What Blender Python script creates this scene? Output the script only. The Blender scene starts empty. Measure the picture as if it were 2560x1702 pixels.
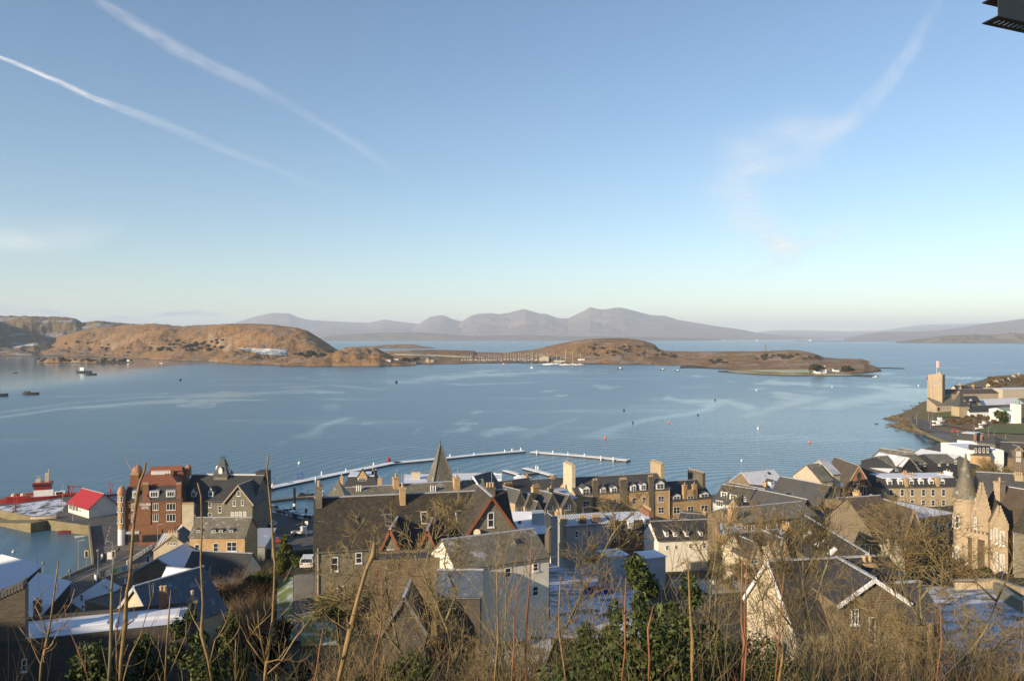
import bpy, bmesh, math, random
import numpy as np
from mathutils import Vector, Matrix, noise
R = math.radians
S = bpy.context.scene
C = S.collection

# ---------------------------------------------------------------- camera
F = 28/36*2560          # focal length in photo pixels
HOR = 843.0             # horizon row of the photo
H = 60.0                # eye height over the sea
cam = bpy.data.cameras.new('camera'); camo = bpy.data.objects.new('camera', cam); C.objects.link(camo)
camo.location = (0, 0, H); camo.rotation_euler = (R(90), 0, 0)
cam.lens = 28; cam.sensor_width = 36; cam.shift_y = -8/2560
cam.clip_start = 0.2; cam.clip_end = 400000
S.camera = camo
# ---------------------------------------------------------------- sky and sun
SUN_EL, SUN_X, SUN_Y = R(17), -0.76, -0.65      # direction towards the sun
w = bpy.data.worlds.new("World"); S.world = w; w.use_nodes = True
nt = w.node_tree; bg = nt.nodes['Background']
sky = nt.nodes.new('ShaderNodeTexSky'); sky.sky_type = 'NISHITA'; sky.sun_disc = False
sky.sun_elevation = SUN_EL; sky.sun_rotation = math.atan2(SUN_X, SUN_Y)
sky.altitude = 60; sky.air_density = 1.0; sky.dust_density = 0.05; sky.ozone_density = 2.4
nt.links.new(sky.outputs[0], bg.inputs[0]); bg.inputs[1].default_value = 0.106
sd = bpy.data.lights.new('sun', 'SUN'); sd.energy = 5.0; sd.angle = R(0.5); sd.color = (1.0, 0.81, 0.56)
so = bpy.data.objects.new('sun', sd); C.objects.link(so)
sv = Vector((SUN_X*math.cos(SUN_EL), SUN_Y*math.cos(SUN_EL), math.sin(SUN_EL)))
so.rotation_euler = sv.to_track_quat('Z', 'Y').to_euler(); so.location = (0, -50, 200)
S.view_settings.view_transform = 'Standard'; S.view_settings.look = 'None'
S.view_settings.exposure = 0.6; S.view_settings.gamma = 1
S.cycles.volume_bounces = 1; S.cycles.max_bounces = 8; S.cycles.transparent_max_bounces = 12
S.cycles.volume_step_rate = 10; S.cycles.volume_max_steps = 16

# ---------------------------------------------------------------- photo pixel -> world point helpers
def P(px, py, d): return Vector(((px-1280)/F*d, d, H-(py-HOR)/F*d))
def X(px, d): return ((px-1280)/F*d, d)
def Z(py, d): return H-(py-HOR)/F*d
def D(py, z): return (H-z)*F/(py-HOR)
def G(px, py, z=0.0):
    d = D(py, z); return Vector(((px-1280)/F*d, d, z))

# ---------------------------------------------------------------- object helpers
def tag(o, label=None, cat=None, group=None, kind=None):
    if label: o['label'] = label
    if cat: o['category'] = cat
    if group: o['group'] = group
    if kind: o['kind'] = kind
    return o
def empty(name, loc, rz=0, label=None, cat=None, group=None):
    o = bpy.data.objects.new(name, None); C.objects.link(o)
    o.location = loc; o.rotation_euler = (0, 0, rz); o.empty_display_size = .3
    return tag(o, label, cat, group)
def link(name, me, parent=None, loc=None, rot=None, scale=None):
    o = bpy.data.objects.new(name, me); C.objects.link(o)
    if parent: o.parent = parent
    if loc is not None: o.location = loc
    if rot is not None: o.rotation_euler = rot
    if scale is not None: o.scale = scale
    return o

class MB:
    def __init__(s): s.v = []; s.f = []; s.m = []; s.smooth = False
    def add(s, vs, fs, m=0):
        b = len(s.v); s.v += [tuple(p) for p in vs]
        s.f += [tuple(b+i for i in f) for f in fs]; s.m += [m]*len(fs); return s
    def box(s, x0, y0, z0, x1, y1, z1, m=0):
        vs = [(x0,y0,z0),(x1,y0,z0),(x1,y1,z0),(x0,y1,z0),(x0,y0,z1),(x1,y0,z1),(x1,y1,z1),(x0,y1,z1)]
        return s.add(vs, [(0,3,2,1),(4,5,6,7),(0,1,5,4),(1,2,6,5),(2,3,7,6),(3,0,4,7)], m)
    def prism(s, poly, z0, z1, m=0):          # poly: xy list ccw
        n = len(poly); vs = [(p[0],p[1],z0) for p in poly]+[(p[0],p[1],z1) for p in poly]
        return s.add(vs, [tuple(range(n-1,-1,-1)), tuple(range(n,2*n))]+[(i,(i+1)%n,n+(i+1)%n,n+i) for i in range(n)], m)
    def slab(s, poly, t, m=0):                # thicken a 3d polygon downwards along its normal
        ps = [Vector(p) for p in poly]; n = Vector((0,0,0))
        for i in range(len(ps)): n += ps[i].cross(ps[(i+1)%len(ps)])
        n.normalize()
        if n.z < 0 or (abs(n.z) < 1e-4 and n.y > 0): ps.reverse(); n = -n
        k = len(ps); vs = ps+[p-n*t for p in ps]
        return s.add(vs, [tuple(range(k)), tuple(range(2*k-1,k-1,-1))]+[(i,k+i,k+(i+1)%k,(i+1)%k) for i in range(k)], m)
    def xbox(s, a, b, wd, h, m=0):            # beam from a to b
        a, b = Vector(a), Vector(b); t = (b-a).normalized(); u = Vector((0,0,1)) if abs(t.z) < .95 else Vector((1,0,0))
        sd_ = t.cross(u).normalized()*(wd/2); up = sd_.cross(t).normalized()*(h/2)
        vs = [a-sd_-up, a+sd_-up, a+sd_+up, a-sd_+up, b-sd_-up, b+sd_-up, b+sd_+up, b-sd_+up]
        return s.add(vs, [(0,1,2,3),(7,6,5,4),(0,4,5,1),(1,5,6,2),(2,6,7,3),(3,7,4,0)], m)
    def tube(s, pts, rs, n=6, m=0, cap=True):
        b = len(s.v); k = len(pts); pts = [Vector(p) for p in pts]
        for i, p in enumerate(pts):
            t = (pts[min(i+1,k-1)]-pts[max(i-1,0)]).normalized()
            u = Vector((0,0,1)) if abs(t.z) < .9 else Vector((1,0,0))
            a = t.cross(u).normalized(); c = t.cross(a)
            r = rs[i] if hasattr(rs,'__len__') else rs
            for j in range(n):
                an = 2*math.pi*j/n; q = p+(a*math.cos(an)+c*math.sin(an))*r; s.v.append(tuple(q))
        for i in range(k-1):
            for j in range(n):
                s.f.append((b+i*n+j, b+i*n+(j+1)%n, b+(i+1)*n+(j+1)%n, b+(i+1)*n+j)); s.m.append(m)
        if cap:
            s.f.append(tuple(b+j for j in range(n-1,-1,-1))); s.m.append(m)
            s.f.append(tuple(b+(k-1)*n+j for j in range(n))); s.m.append(m)
        return s
    def lathe(s, prof, n=12, c=(0,0), m=0):   # prof: (r,z) bottom to top
        b = len(s.v); k = len(prof)
        for r, z in prof:
            for j in range(n):
                a = 2*math.pi*j/n; s.v.append((c[0]+r*math.cos(a), c[1]+r*math.sin(a), z))
        for i in range(k-1):
            for j in range(n):
                s.f.append((b+i*n+j, b+i*n+(j+1)%n, b+(i+1)*n+(j+1)%n, b+(i+1)*n+j)); s.m.append(m)
        s.f.append(tuple(b+j for j in range(n-1,-1,-1))); s.m.append(m)
        s.f.append(tuple(b+(k-1)*n+j for j in range(n))); s.m.append(m)
        return s
    def mesh(s, name, mats, uv=True, smooth=False):
        me = bpy.data.meshes.new(name); me.from_pydata(s.v, [], s.f)
        if not isinstance(mats, (list, tuple)): mats = [mats]
        for mt in mats: me.materials.append(mt)
        if len(mats) > 1: me.polygons.foreach_set('material_index', s.m)
        if smooth: me.polygons.foreach_set('use_smooth', [True]*len(s.f))
        if uv:
            me.update(); ul = me.uv_layers.new(name='UVMap').data
            for p in me.polygons:
                n = p.normal
                t = Vector((0,0,1)).cross(n)
                t = t.normalized() if t.length > 1e-3 else Vector((1,0,0))
                u = n.cross(t)
                for li in p.loop_indices:
                    q = me.vertices[me.loops[li].vertex_index].co
                    ul[li].uv = (q.dot(t), q.dot(u))
        me.update(); return me
    def build(s, name, mats, parent=None, uv=True, smooth=False, loc=None, rot=None):
        return link(name, s.mesh(name, mats, uv, smooth), parent, loc, rot)

# ---------------------------------------------------------------- materials
def newmat(name):
    m = bpy.data.materials.new(name); m.use_nodes = True
    t = m.node_tree; return m, t, t.nodes['Principled BSDF'], t.nodes, t.links
def ramp(n, l, fac, stops, interp='LINEAR'):
    r = n.new('ShaderNodeValToRGB'); r.color_ramp.interpolation = interp
    e = r.color_ramp.elements
    while len(e) < len(stops): e.new(.5)
    for i, (p, c) in enumerate(stops):
        e[i].position = p; e[i].color = (c[0], c[1], c[2], 1) if hasattr(c, '__len__') else (c, c, c, 1)
    l.new(fac, r.inputs[0]); return r.outputs[0]
def noisen(n, l, co, scale, detail=4, rough=.55, dim='3D', stretch=None):
    if stretch:
        mp = n.new('ShaderNodeMapping'); mp.inputs['Scale'].default_value = stretch; l.new(co, mp.inputs[0]); co = mp.outputs[0]
    t = n.new('ShaderNodeTexNoise'); t.inputs['Scale'].default_value = scale
    t.inputs['Detail'].default_value = detail; t.inputs['Roughness'].default_value = rough
    l.new(co, t.inputs['Vector']); return t.outputs['Fac']
def mixc(n, l, fac, a, b, mode='MIX'):
    x = n.new('ShaderNodeMix'); x.data_type = 'RGBA'; x.blend_type = mode
    for sock, val in ((x.inputs[0], fac), (x.inputs[6], a), (x.inputs[7], b)):
        if hasattr(val, 'links') or hasattr(val, 'is_linked'): l.new(val, sock)
        elif hasattr(val, '__len__'): sock.default_value = (*val, 1)
        else: sock.default_value = val
    return x.outputs[2]
def coords(n, kind='Object'): return n.new('ShaderNodeTexCoord').outputs[kind]
def bumpn(n, l, bsdf, h, strength=.4, dist=.1):
    b = n.new('ShaderNodeBump'); b.inputs['Strength'].default_value = strength; b.inputs['Distance'].default_value = dist
    l.new(h, b.inputs['Height']); l.new(b.outputs[0], bsdf.inputs['Normal'])
def plain(name, col, rough=.6, var=.25, scale=3.0, metal=0.0, spec=.4):
    m, t, b, n, l = newmat(name); co = coords(n)
    f = noisen(n, l, co, scale)
    c = ramp(n, l, f, [(.3, [x*(1-var) for x in col]), (.7, [min(1, x*(1+var)) for x in col])])
    l.new(c, b.inputs['Base Color']); b.inputs['Roughness'].default_value = rough
    b.inputs['Metallic'].default_value = metal; b.inputs['Specular IOR Level'].default_value = spec
    return m
def masonry(name, c1, c2, mortar, bw=.5, bh=.25, ms=.02, stain=.5, rough=.9, bump=.5, blend=.6):
    m, t, b, n, l = newmat(name); uv = coords(n, 'UV'); ob = coords(n)
    br = n.new('ShaderNodeTexBrick'); br.inputs['Scale'].default_value = 1
    br.inputs['Brick Width'].default_value = bw; br.inputs['Row Height'].default_value = bh
    br.inputs['Mortar Size'].default_value = ms; br.inputs['Mortar Smooth'].default_value = .4
    br.inputs['Color1'].default_value = (*c1, 1); br.inputs['Color2'].default_value = (*c2, 1); br.inputs['Mortar'].default_value = (*mortar, 1)
    # wobble the coursing
    nz = n.new('ShaderNodeTexNoise'); nz.inputs['Scale'].default_value = 2.2; l.new(uv, nz.inputs['Vector'])
    va = n.new('ShaderNodeVectorMath'); va.operation = 'MULTIPLY_ADD'; l.new(nz.outputs['Color'], va.inputs[0])
    va.inputs[1].default_value = (.12*blend, .10*blend, 0); l.new(uv, va.inputs[2]); l.new(va.outputs[0], br.inputs['Vector'])
    f1 = noisen(n, l, ob, 1.7, 6, .65); f2 = noisen(n, l, ob, .25, 5, .6)
    c = mixc(n, l, ramp(n, l, f1, [(.35, 0), (.7, .55)]), br.outputs['Color'], [x*.55 for x in c1])
    c = mixc(n, l, ramp(n, l, f2, [(.45, 0), (.75, stain)]), c, [x*.42+.01 for x in c2])
    l.new(c, b.inputs['Base Color']); b.inputs['Roughness'].default_value = rough; b.inputs['Specular IOR Level'].default_value = .2
    bumpn(n, l, b, br.outputs['Fac'], -bump, .04)
    return m
def slate(name, c1, c2, moss=.4, mosscol=(.10,.085,.04), frost=0.0, rough=.7, row=.24):
    m, t, b, n, l = newmat(name); uv = coords(n, 'UV'); ob = coords(n)
    br = n.new('ShaderNodeTexBrick'); br.inputs['Scale'].default_value = 1
    br.inputs['Brick Width'].default_value = .3; br.inputs['Row Height'].default_value = row
    br.inputs['Mortar Size'].default_value = .012; br.inputs['Mortar Smooth'].default_value = .2
    br.inputs['Color1'].default_value = (*c1, 1); br.inputs['Color2'].default_value = (*c2, 1)
    br.inputs['Mortar'].default_value = (*[x*.35 for x in c1], 1); l.new(uv, br.inputs['Vector'])
    f1 = noisen(n, l, ob, 2.6, 8, .7); f2 = noisen(n, l, ob, .35, 5, .6); f3 = noisen(n, l, ob, .8, 8, .72)
    c = mixc(n, l, ramp(n, l, f1, [(.40, 0), (.62, moss)]), br.outputs['Color'], mosscol)
    c = mixc(n, l, ramp(n, l, f2, [(.40, 0), (.7, .6)]), c, [x*.5 for x in c1])
    if frost > 0:
        lo = .75-frost*.6
        c = mixc(n, l, ramp(n, l, f3, [(max(0,lo-.07), 0), (min(1,lo+.07), min(1, .35+frost*.65))]), c, (.72,.74,.80))
    l.new(c, b.inputs['Base Color']); b.inputs['Roughness'].default_value = rough
    bumpn(n, l, b, br.outputs['Fac'], -.6, .03)
    return m
def sheetroof(name, c1, c2, pitch=.45, frost=.0, rough=.5):
    m, t, b, n, l = newmat(name); uv = coords(n, 'UV'); ob = coords(n)
    wv = n.new('ShaderNodeTexWave'); wv.bands_direction = 'X'; wv.inputs['Scale'].default_value = 1/pitch/3.2; wv.inputs['Distortion'].default_value = 0
    l.new(uv, wv.inputs['Vector'])
    c = mixc(n, l, wv.outputs['Fac'], c1, c2)
    f3 = noisen(n, l, ob, .5, 6, .7)
    if frost > 0: c = mixc(n, l, ramp(n, l, f3, [(.7-frost*.6, 0), (.85-frost*.6, .9)]), c, (.72,.74,.80))
    l.new(c, b.inputs['Base Color']); b.inputs['Roughness'].default_value = rough
    bumpn(n, l, b, wv.outputs['Fac'], .5, .05); return m
# ================================================================ far setting: sea, hills, mountains, haze
rnd = random.Random(7)
def fbm(x, y, z=0.0, o=5, g=2.0, r=.5):
    a, s_, f = 0.0, 1.0, 1.0
    for _ in range(o):
        a += s_*noise.noise((x*f, y*f, z*f)); s_ *= r; f *= g
    return a
def interp(cols, px):
    if px <= cols[0][0]: return cols[0][1:]
    for a, b in zip(cols, cols[1:]):
        if px <= b[0]:
            t = (px-a[0])/(b[0]-a[0]); return tuple(u+(v-u)*t for u, v in zip(a[1:], b[1:]))
    return cols[-1][1:]
def hillmat(name, cols, scale, frost=0.0, rock=(.20,.19,.16), rockamt=.5, field=None, bump=1.0, sc2=None):
    m, t, b, n, l = newmat(name); ob = coords(n)
    f1 = noisen(n, l, ob, scale, 10, .68); f2 = noisen(n, l, ob, scale*.22, 6, .6); f3 = noisen(n, l, ob, scale*3.1, 8, .7)
    c = ramp(n, l, f1, [(.30, cols[0]), (.43, cols[1]), (.55, cols[2]), (.70, cols[3])])
    c = mixc(n, l, ramp(n, l, f2, [(.42, 0), (.60, .75)]), c, cols[1])
    c = mixc(n, l, ramp(n, l, f3, [(.50, 0), (.62, .7)]), c, cols[4])
    geo = n.new('ShaderNodeNewGeometry'); sx = n.new('ShaderNodeSeparateXYZ'); l.new(geo.outputs['Normal'], sx.inputs[0])
    if rockamt > 0:
        mm = n.new('ShaderNodeMath'); mm.operation = 'MULTIPLY'; l.new(ramp(n, l, sx.outputs['Z'], [(.60, 1), (.80, 0)]), mm.inputs[0])
        l.new(ramp(n, l, f3, [(.35, .2), (.6, rockamt)]), mm.inputs[1]); c = mixc(n, l, mm.outputs[0], c, rock)
    if frost > 0:
        mm = n.new('ShaderNodeMath'); mm.operation = 'MULTIPLY'; l.new(ramp(n, l, sx.outputs['Z'], [(.90, 0), (.985, 1)]), mm.inputs[0])
        l.new(ramp(n, l, noisen(n, l, ob, scale*.6, 6, .6), [(.5, 0), (.56, frost)]), mm.inputs[1]); c = mixc(n, l, mm.outputs[0], c, (.62,.65,.72))
    # wet dark rock at the waterline
    pos = n.new('ShaderNodeSeparateXYZ'); l.new(geo.outputs['Position'], pos.inputs[0])
    dv = n.new('ShaderNodeMath'); dv.operation = 'MULTIPLY'; dv.inputs[1].default_value = .1; l.new(pos.outputs['Z'], dv.inputs[0])
    c = mixc(n, l, ramp(n, l, dv.outputs[0], [(.06, 1), (.16, 0)]), c, (.05,.045,.035))
    l.new(c, b.inputs['Base Color']); b.inputs['Roughness'].default_value = .95; b.inputs['Specular IOR Level'].default_value = .1
    bumpn(n, l, b, f3, bump, .1/scale)
    return m
def land(name, cols, depth, back, mat, seed=0, amp=.10, step=4, nf=26, nb=8, nscale=None, prof=.8, shelf=0.0, rough=1.0, edge=25):
    """cols: (px, shore row, ridge row); ridge stands `depth` m behind the shore."""
    x0, x1 = cols[0][0], cols[-1][0]; k = int((x1-x0)/step)+1
    vs, fs = [], []; rows = nf+nb+1
    for i in range(k):
        px = x0+(x1-x0)*i/(k-1); sh, top = interp(cols, px)
        ends = min(1.0, (px-x0)/edge+.02, (x1-px)/edge+.02) if edge else 1.0
        ds = D(sh, 0); dep = depth*(.55+.45*ends)
        dr = ds+dep*(1+.10*fbm(px*.004, seed+9.3, 0, 2)); zt = max(1.2, H-(top-HOR)/F*dr)
        ns = nscale or 1/(dep*.45)
        for j in range(rows):
            if j <= nf:
                t = j/nf; d = ds+(dr-ds)*t
                a = t**prof if not shelf else (t*.25/shelf if t < shelf else .25+.75*((t-shelf)/(1-shelf))**prof)
                x = (px-1280)/F*d
                nz = fbm(x*ns, d*ns, seed, 6, 2.1, .55)
                rz = 1-abs(noise.noise((x*ns*1.7+7, d*ns*1.7, seed+4)))*2
                z = zt*a+zt*amp*(nz*1.9+rz*.5*rough+.35*fbm(x*ns*6, d*ns*6, seed, 4, 2, .6))*math.sin(math.pi*min(1,t*1.02))**.7
                if j == nf: z = zt+zt*amp*.12*fbm(px*.09, seed, 1.7, 4)
                if j == 0: z = -1.5
                else: z = max(z+(1-t)**6*min(2.2, zt*.25)*fbm(x*.035, d*.02, seed+2)*1.6, -.6+9*min(t, .15)+2.2*(1-t)**4*fbm(x*.05, d*.03, seed))
            else:
                t = (j-nf)/nb; d = dr+back*t; x = (px-1280)/F*d
                z = zt*(1-t)**1.3*(1+.05*fbm(x*ns, d*ns, seed))-3*t
                z = min(z, zt)
            vs.append((x, d, z))
    for i in range(k-1):
        for j in range(rows-1):
            a = i*rows+j; fs.append((a, a+rows, a+rows+1, a+1))
    me = bpy.data.meshes.new(name); me.from_pydata(vs, [], fs); me.materials.append(mat)
    me.polygons.foreach_set('use_smooth', [True]*len(fs)); me.update()
    return tag(link(name, me), kind='structure')

BR = [(.15,.145,.06), (.23,.14,.062), (.31,.16,.07), (.23,.20,.085), (.065,.06,.036)]
m_kerr = hillmat('bracken_hill', BR, .038, 0.15, rock=(.24,.235,.19), rockamt=.85)
m_frosthill = hillmat('frosty_moor', [(.15,.14,.08),(.24,.16,.08),(.22,.17,.10),(.17,.16,.12),(.09,.085,.07)], .018, .45, rockamt=.4)
m_flat = hillmat('pasture', [(.30,.26,.15),(.34,.29,.17),(.28,.26,.14),(.38,.34,.24),(.22,.16,.09)], .02, .35, rockamt=0)
MU = [(.16,.12,.10), (.22,.15,.12), (.24,.17,.13), (.15,.13,.12), (.10,.09,.09)]
m_mull = hillmat('far_moor', MU, .0016, 0, rockamt=.4, bump=.7)
m_mull2 = hillmat('far_low_hills', [(.12,.10,.07),(.19,.14,.09),(.17,.13,.09),(.10,.09,.07),(.07,.07,.05)], .003, 0, rockamt=0, bump=.3)

# far mountains across the sound
land('mountains', [(560,850,832),(590,850,806),(640,850,791),(680,850,782),(722,850,783),(745,850,793),(770,850,799),(830,850,803),(920,850,807),(960,850,799),(1010,850,805),(1060,850,812),(1100,850,812),(1160,850,818),(1230,850,826)],
     9000, 4000, m_mull, 1.3, .09, step=3, nf=30, prof=.85, edge=8)
land('mountains', [(1000,850,833),(1050,850,808),(1062,850,800),(1075,850,792),(1100,850,787.5),(1112,850,789),(1130,850,797),(1150,850,802),(1200,850,808),(1240,850,824)],
     7600, 3000, m_mull, 6.3, .07, step=3, nf=30, prof=.85, edge=8)
land('mountains', [(1080,850,838),(1120,850,822),(1150,850,806),(1175,850,790),(1200,850,783.5),(1225,850,782.5),(1252,850,785),(1275,850,781),(1296,850,775),(1314,850,772.5),(1345,850,783),(1365,850,785),(1394,850,795),(1420,850,796),(1450,850,782),(1476,850,768),(1490,850,771),(1508,850,774),(1530,850,770.5),(1552,850,769.5),(1580,850,775),(1600,850,780),(1625,850,787.5),(1662,850,789),(1690,850,798),(1730,850,805),(1790,850,815),(1850,850,823),(1895,850,832),(1960,849.5,838),(2060,849.5,845)],
     5200, 4000, m_mull, 2.7, .12, step=2.5, nf=40, prof=.8, edge=8)
land('hills', [(780,852,846),(840,852,838),(900,852,833),(1000,852,831),(1060,852,831),(1130,852,836),(1180,852,840),(1260,852,838),(1330,852,838),(1420,852,841),(1500,852,840),(1600,852,842),(1800,851,845)],
     900, 500, m_mull2, 3.9, .15, step=3, nf=12, edge=8)
land('hills', [(1850,848.2,842),(1900,848.2,829),(1950,848.2,825),(2040,848,826),(2120,848,828),(2200,848,826),(2300,848,812),(2420,848,809),(2560,848,805),(2640,848,804)],
     16000, 4000, m_mull, 5.1, .05, step=4, nf=16, edge=8)
land('hills', [(2110,851,845),(2160,851,835),(2200,851,829.5),(2240,851,828.5),(2290,851,829),(2340,851,826),(2400,851,819),(2460,851,809),(2520,851,802),(2570,851,795),(2700,851,780)],
     3500, 1500, m_mull, 8.1, .09, step=3, nf=20, edge=8)
land('hills', [(2240,857,854),(2290,857.5,848),(2350,858,840),(2400,858,838),(2440,858,837),(2500,858,836),(2570,858,834),(2700,858,830)],
     350, 300, m_mull2, 4.4, .25, step=3, nf=16, edge=8)
land('sandbank', [(1990,853.4,852.2),(2080,853.6,851.6),(2200,853.8,852.0),(2250,853.4,852.6)], 120, 100, m_mull2, 2.2, .1, step=6, nf=4, nb=3)
# island across the bay, back to front
land('hills', [(-60,892,792),(0,890,789),(40,890,790),(80,890,790),(130,888,792),(165,888,792),(190,888,796),(205,888,806),(240,888,802),(290,888,806),(345,888,810),(400,886,822),(470,886,840)],
     900, 300, m_frosthill, 11.0, .16, step=3, nf=44, shelf=.5, prof=.9, edge=10)
land('hills', [(60,889,886),(110,890,858),(160,891,838),(195,892,828),(250,893,818),(300,895,814),(385,899,808.5),(450,902,815),(520,904,812),(580,910,809),(640,913,809),(680,914,811),(740,915,819),(765,916,826),(790,917,840),(815,917,855),(833,915,868),(850,913,878)],
     620, 260, m_kerr, 12.4, .15, step=2.5, nf=56, shelf=.45, prof=.75, rough=2.0, edge=8)
land('hills', [(700,917,910),(735,916.5,895),(760,916,888),(790,916,882),(830,915.5,879),(850,916,874),(870,916,870.5),(905,916,869.5),(935,916,869),(947,916,872),(960,915.5,880),(980,915,890),(1000,915,897),(1040,914,903)],
     150, 90, m_kerr, 14.2, .14, step=2, nf=26, prof=.6, rough=2.2, edge=10)
land('low_island', [(860,871,868),(910,871.5,866),(960,871,862.5),(1000,871,860.5),(1030,871,860.5),(1050,871,864),(1075,871,867),(1090,870.5,869.5)], 160, 80, m_kerr, 15.2, .15, step=2, nf=10)
land('hills', [(880,904,884),(920,909,878),(985,911,877),(1030,912,874.5),(1060,911,874),(1140,910,875),(1185,909,876.5),(1190,909,880),(1260,908,882),(1330,909,874),(1362,909,867),(1400,910,858.5),(1440,911,851),(1480,911,847),(1510,911,845),(1545,912,844.5),(1580,912,847),(1610,912,852),(1636,912,860),(1648,913,872),(1665,914,877),(1690,914,878),(1712,915,877.5),(1730,915,879),(1780,917,877.5),(1840,918,878),(1900,919,877.5),(1940,920,876.5),(1975,921,874.5),(2000,922,876),(2020,923,880),(2045,924,886),(2060,925,893),(2100,925,896),(2150,925,896.5),(2176,924,903)],
     420, 160, m_kerr, 16.6, .13, step=2, nf=46, shelf=.55, prof=.7, rough=1.8, edge=6)
land('low_island', [(1700,921,917),(1740,921,914),(1790,923,912),(1850,926,913),(1900,930,915),(2000,933,914),(2060,934,911),(2120,934,908),(2160,933,908),(2190,930,916),(2203,929.5,925)], 150, 80, m_kerr, 18.6, .10, step=2, nf=14, prof=.6)
land('low_island', [(1795,930,927.5),(1830,933,925),(1880,936,923.5),(1960,939,923.5),(2040,940,925),(2110,941,930),(2150,942,937),(2196,943.5,941)], 70, 40, m_flat, 19.6, .10, step=2, nf=8, prof=.5)
land('low_island', [(2185,921,919.5),(2220,921.5,918.6),(2262,922.5,920.5)], 30, 15, m_kerr, 20.2, .1, step=2, nf=4, nb=3)
land('low_island', [(92,906,899),(120,907,895),(160,907,894),(215,908,896),(240,908.5,899),(300,907,902),(335,906.5,905)], 40, 25, m_kerr, 21.2, .25, step=2, nf=8, rough=2, edge=14)
# frosty fields on the island shelf
def field(name, pts, mat, lift=.5, n=10):
    """thin field following a quad of photo points at given heights"""
    a, b, c_, d_ = [G(*p) for p in pts]; vs = []; fs = []
    for i in range(n+1):
        for j in range(n+1):
            u, v = i/n, j/n; p = (a*(1-u)+b*u)*(1-v)+(d_*(1-u)+c_*u)*v
            vs.append((p.x, p.y, p.z+lift*fbm(p.x*.02, p.y*.02, 1))) 
    for i in range(n):
        for j in range(n):
            k = i*(n+1)+j; fs.append((k, k+n+1, k+n+2, k+1))
    me = bpy.data.meshes.new(name); me.from_pydata(vs, [], fs); me.materials.append(mat)
    return tag(link(name, me), kind='structure')

# ---- sea: fan-shaped sheet with calm slicks as a surface property
slicks = []      # (world polyline pts, halfwidth m, strength)
def slick(pts, hw, st): slicks.append(([G(px, py) for px, py in pts], hw, st))
slick([(1490,1092),(1540,1068),(1620,1048),(1720,1035),(1760,1026),(1790,1008),(1805,1000)], 14, .9)
slick([(1740,1004),(1800,1002),(1860,1012),(1875,1022)], 16, .9)
slick([(1870,1040),(1930,1022),(1980,1008),(2035,994)], 16, .8)
slick([(1880,1030),(2000,1050),(2150,1040)], 20, .4)
slick([(2060,1020),(2140,1000),(2240,985),(2320,975)], 26, .8)
slick([(2200,1020),(2290,1010)], 26, .6)
slick([(0,1043),(150,1022),(330,1008),(500,1000),(640,1000)], 8, .8)
slick([(0,1030),(200,1005),(380,992),(600,985),(760,975)], 6, .5)
slick([(560,990),(660,982)], 14, .7)
slick([(785,1085),(800,1065),(865,1045)], 5, .6)
slick([(1310,1095),(1370,1068),(1440,1046)], 5, .5)
slick([(900,1130),(1000,1115),(1100,1122)], 5, .3)
slick([(1100,945),(1250,935),(1400,930)], 14, .55)
slick([(1000,958),(1100,940)], 9, .4)
slick([(1560,1080),(1800,1060),(2100,1080)], 14, .35)
slick([(1160,962),(1350,955)], 5, .5)
slick([(730,968),(830,962),(960,975)], 6, .45)
slick([(560,855),(2560,876)], 60, .0)
def slickval(x, y):
    q = 0.0
    d = max(y, 1); px = 1280+x/d*F; py = HOR+H*F/d
    wob = fbm(x*.012, y*.008, 4.2, 5)+.5*fbm(x*.05, y*.02, 7.2, 4)
    for pts, hw, st in slicks:
        best = 1e9
        for a, b in zip(pts, pts[1:]):
            dx, dy = b.x-a.x, b.y-a.y; t = max(0, min(1, ((x-a.x)*dx+(y-a.y)*dy)/(dx*dx+dy*dy+1e-9)))
            # distance measured mostly across the view so streaks stay thin
            ex, ey = x-(a.x+dx*t), (y-(a.y+dy*t))
            best = min(best, math.hypot(ex, ey))
        v = st*.8*math.exp(-1.1*(best*max(.1, 1+1.3*wob)/(hw*max(1, d/520)))**2)
        q = max(q, v)
    return q
def calm(x, y):
    """sheltered calm water: left part of the sound below the island, and the right part of the bay"""
    d = max(y, 1); px = 1280+x/d*F; py = HOR+H*F/d
    w_ = 40*fbm(x*.004, y*.002, 9.0, 3)
    a = 1/(1+math.exp(-((980-.13*px+w_*.35)-py)/7)) * 1/(1+math.exp((px-760-w_*3)/60)) * (1/(1+math.exp(-(py-884)/4)))
    b = .55/(1+math.exp(-(px-1500+(py-1000)*1.0+w_*4)/110)) * 1/(1+math.exp(-(py-(1010+w_*.5))/22)) 
    return max(a*.95, b)
vs, fs, att = [], [], []
rows = [6*(1.0165**i) for i in range(640)]; rows = [r_ for r_ in rows if r_ < 150000]
rows = [-3000., -300.] + [r_ for r_ in rows]
NA = 340; half = 1.2
for d in rows:
    for i in range(NA+1):
        if d < 6: x = (i/NA*2-1)*3000
        else: x = d*math.tan(-half+2*half*i/NA) if False else d*(-1+2*i/NA)*.95
        vs.append((x, d, 0.0))
        if d > 120 and abs(x) < d*.68 and d < 9000: att.append(max(slickval(x, d), calm(x, d)))
        else: att.append(0.0)
for r_ in range(len(rows)-1):
    for i in range(NA):
        a = r_*(NA+1)+i; fs.append((a, a+1, a+NA+2, a+NA+1))
me = bpy.data.meshes.new('sea'); me.from_pydata(vs, [], fs)
at = me.attributes.new('slick', 'FLOAT', 'POINT'); at.data.foreach_set('value', att)
m, t, b, n, l = newmat('sea_water')
ob = coords(n); a_ = n.new('ShaderNodeAttribute'); a_.attribute_name = 'slick'
big = noisen(n, l, ob, 1.0, 5, .6, stretch=(.004,.012,1)); 
sm = ramp(n, l, big, [(.56, 0), (.74, .35)])
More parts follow.
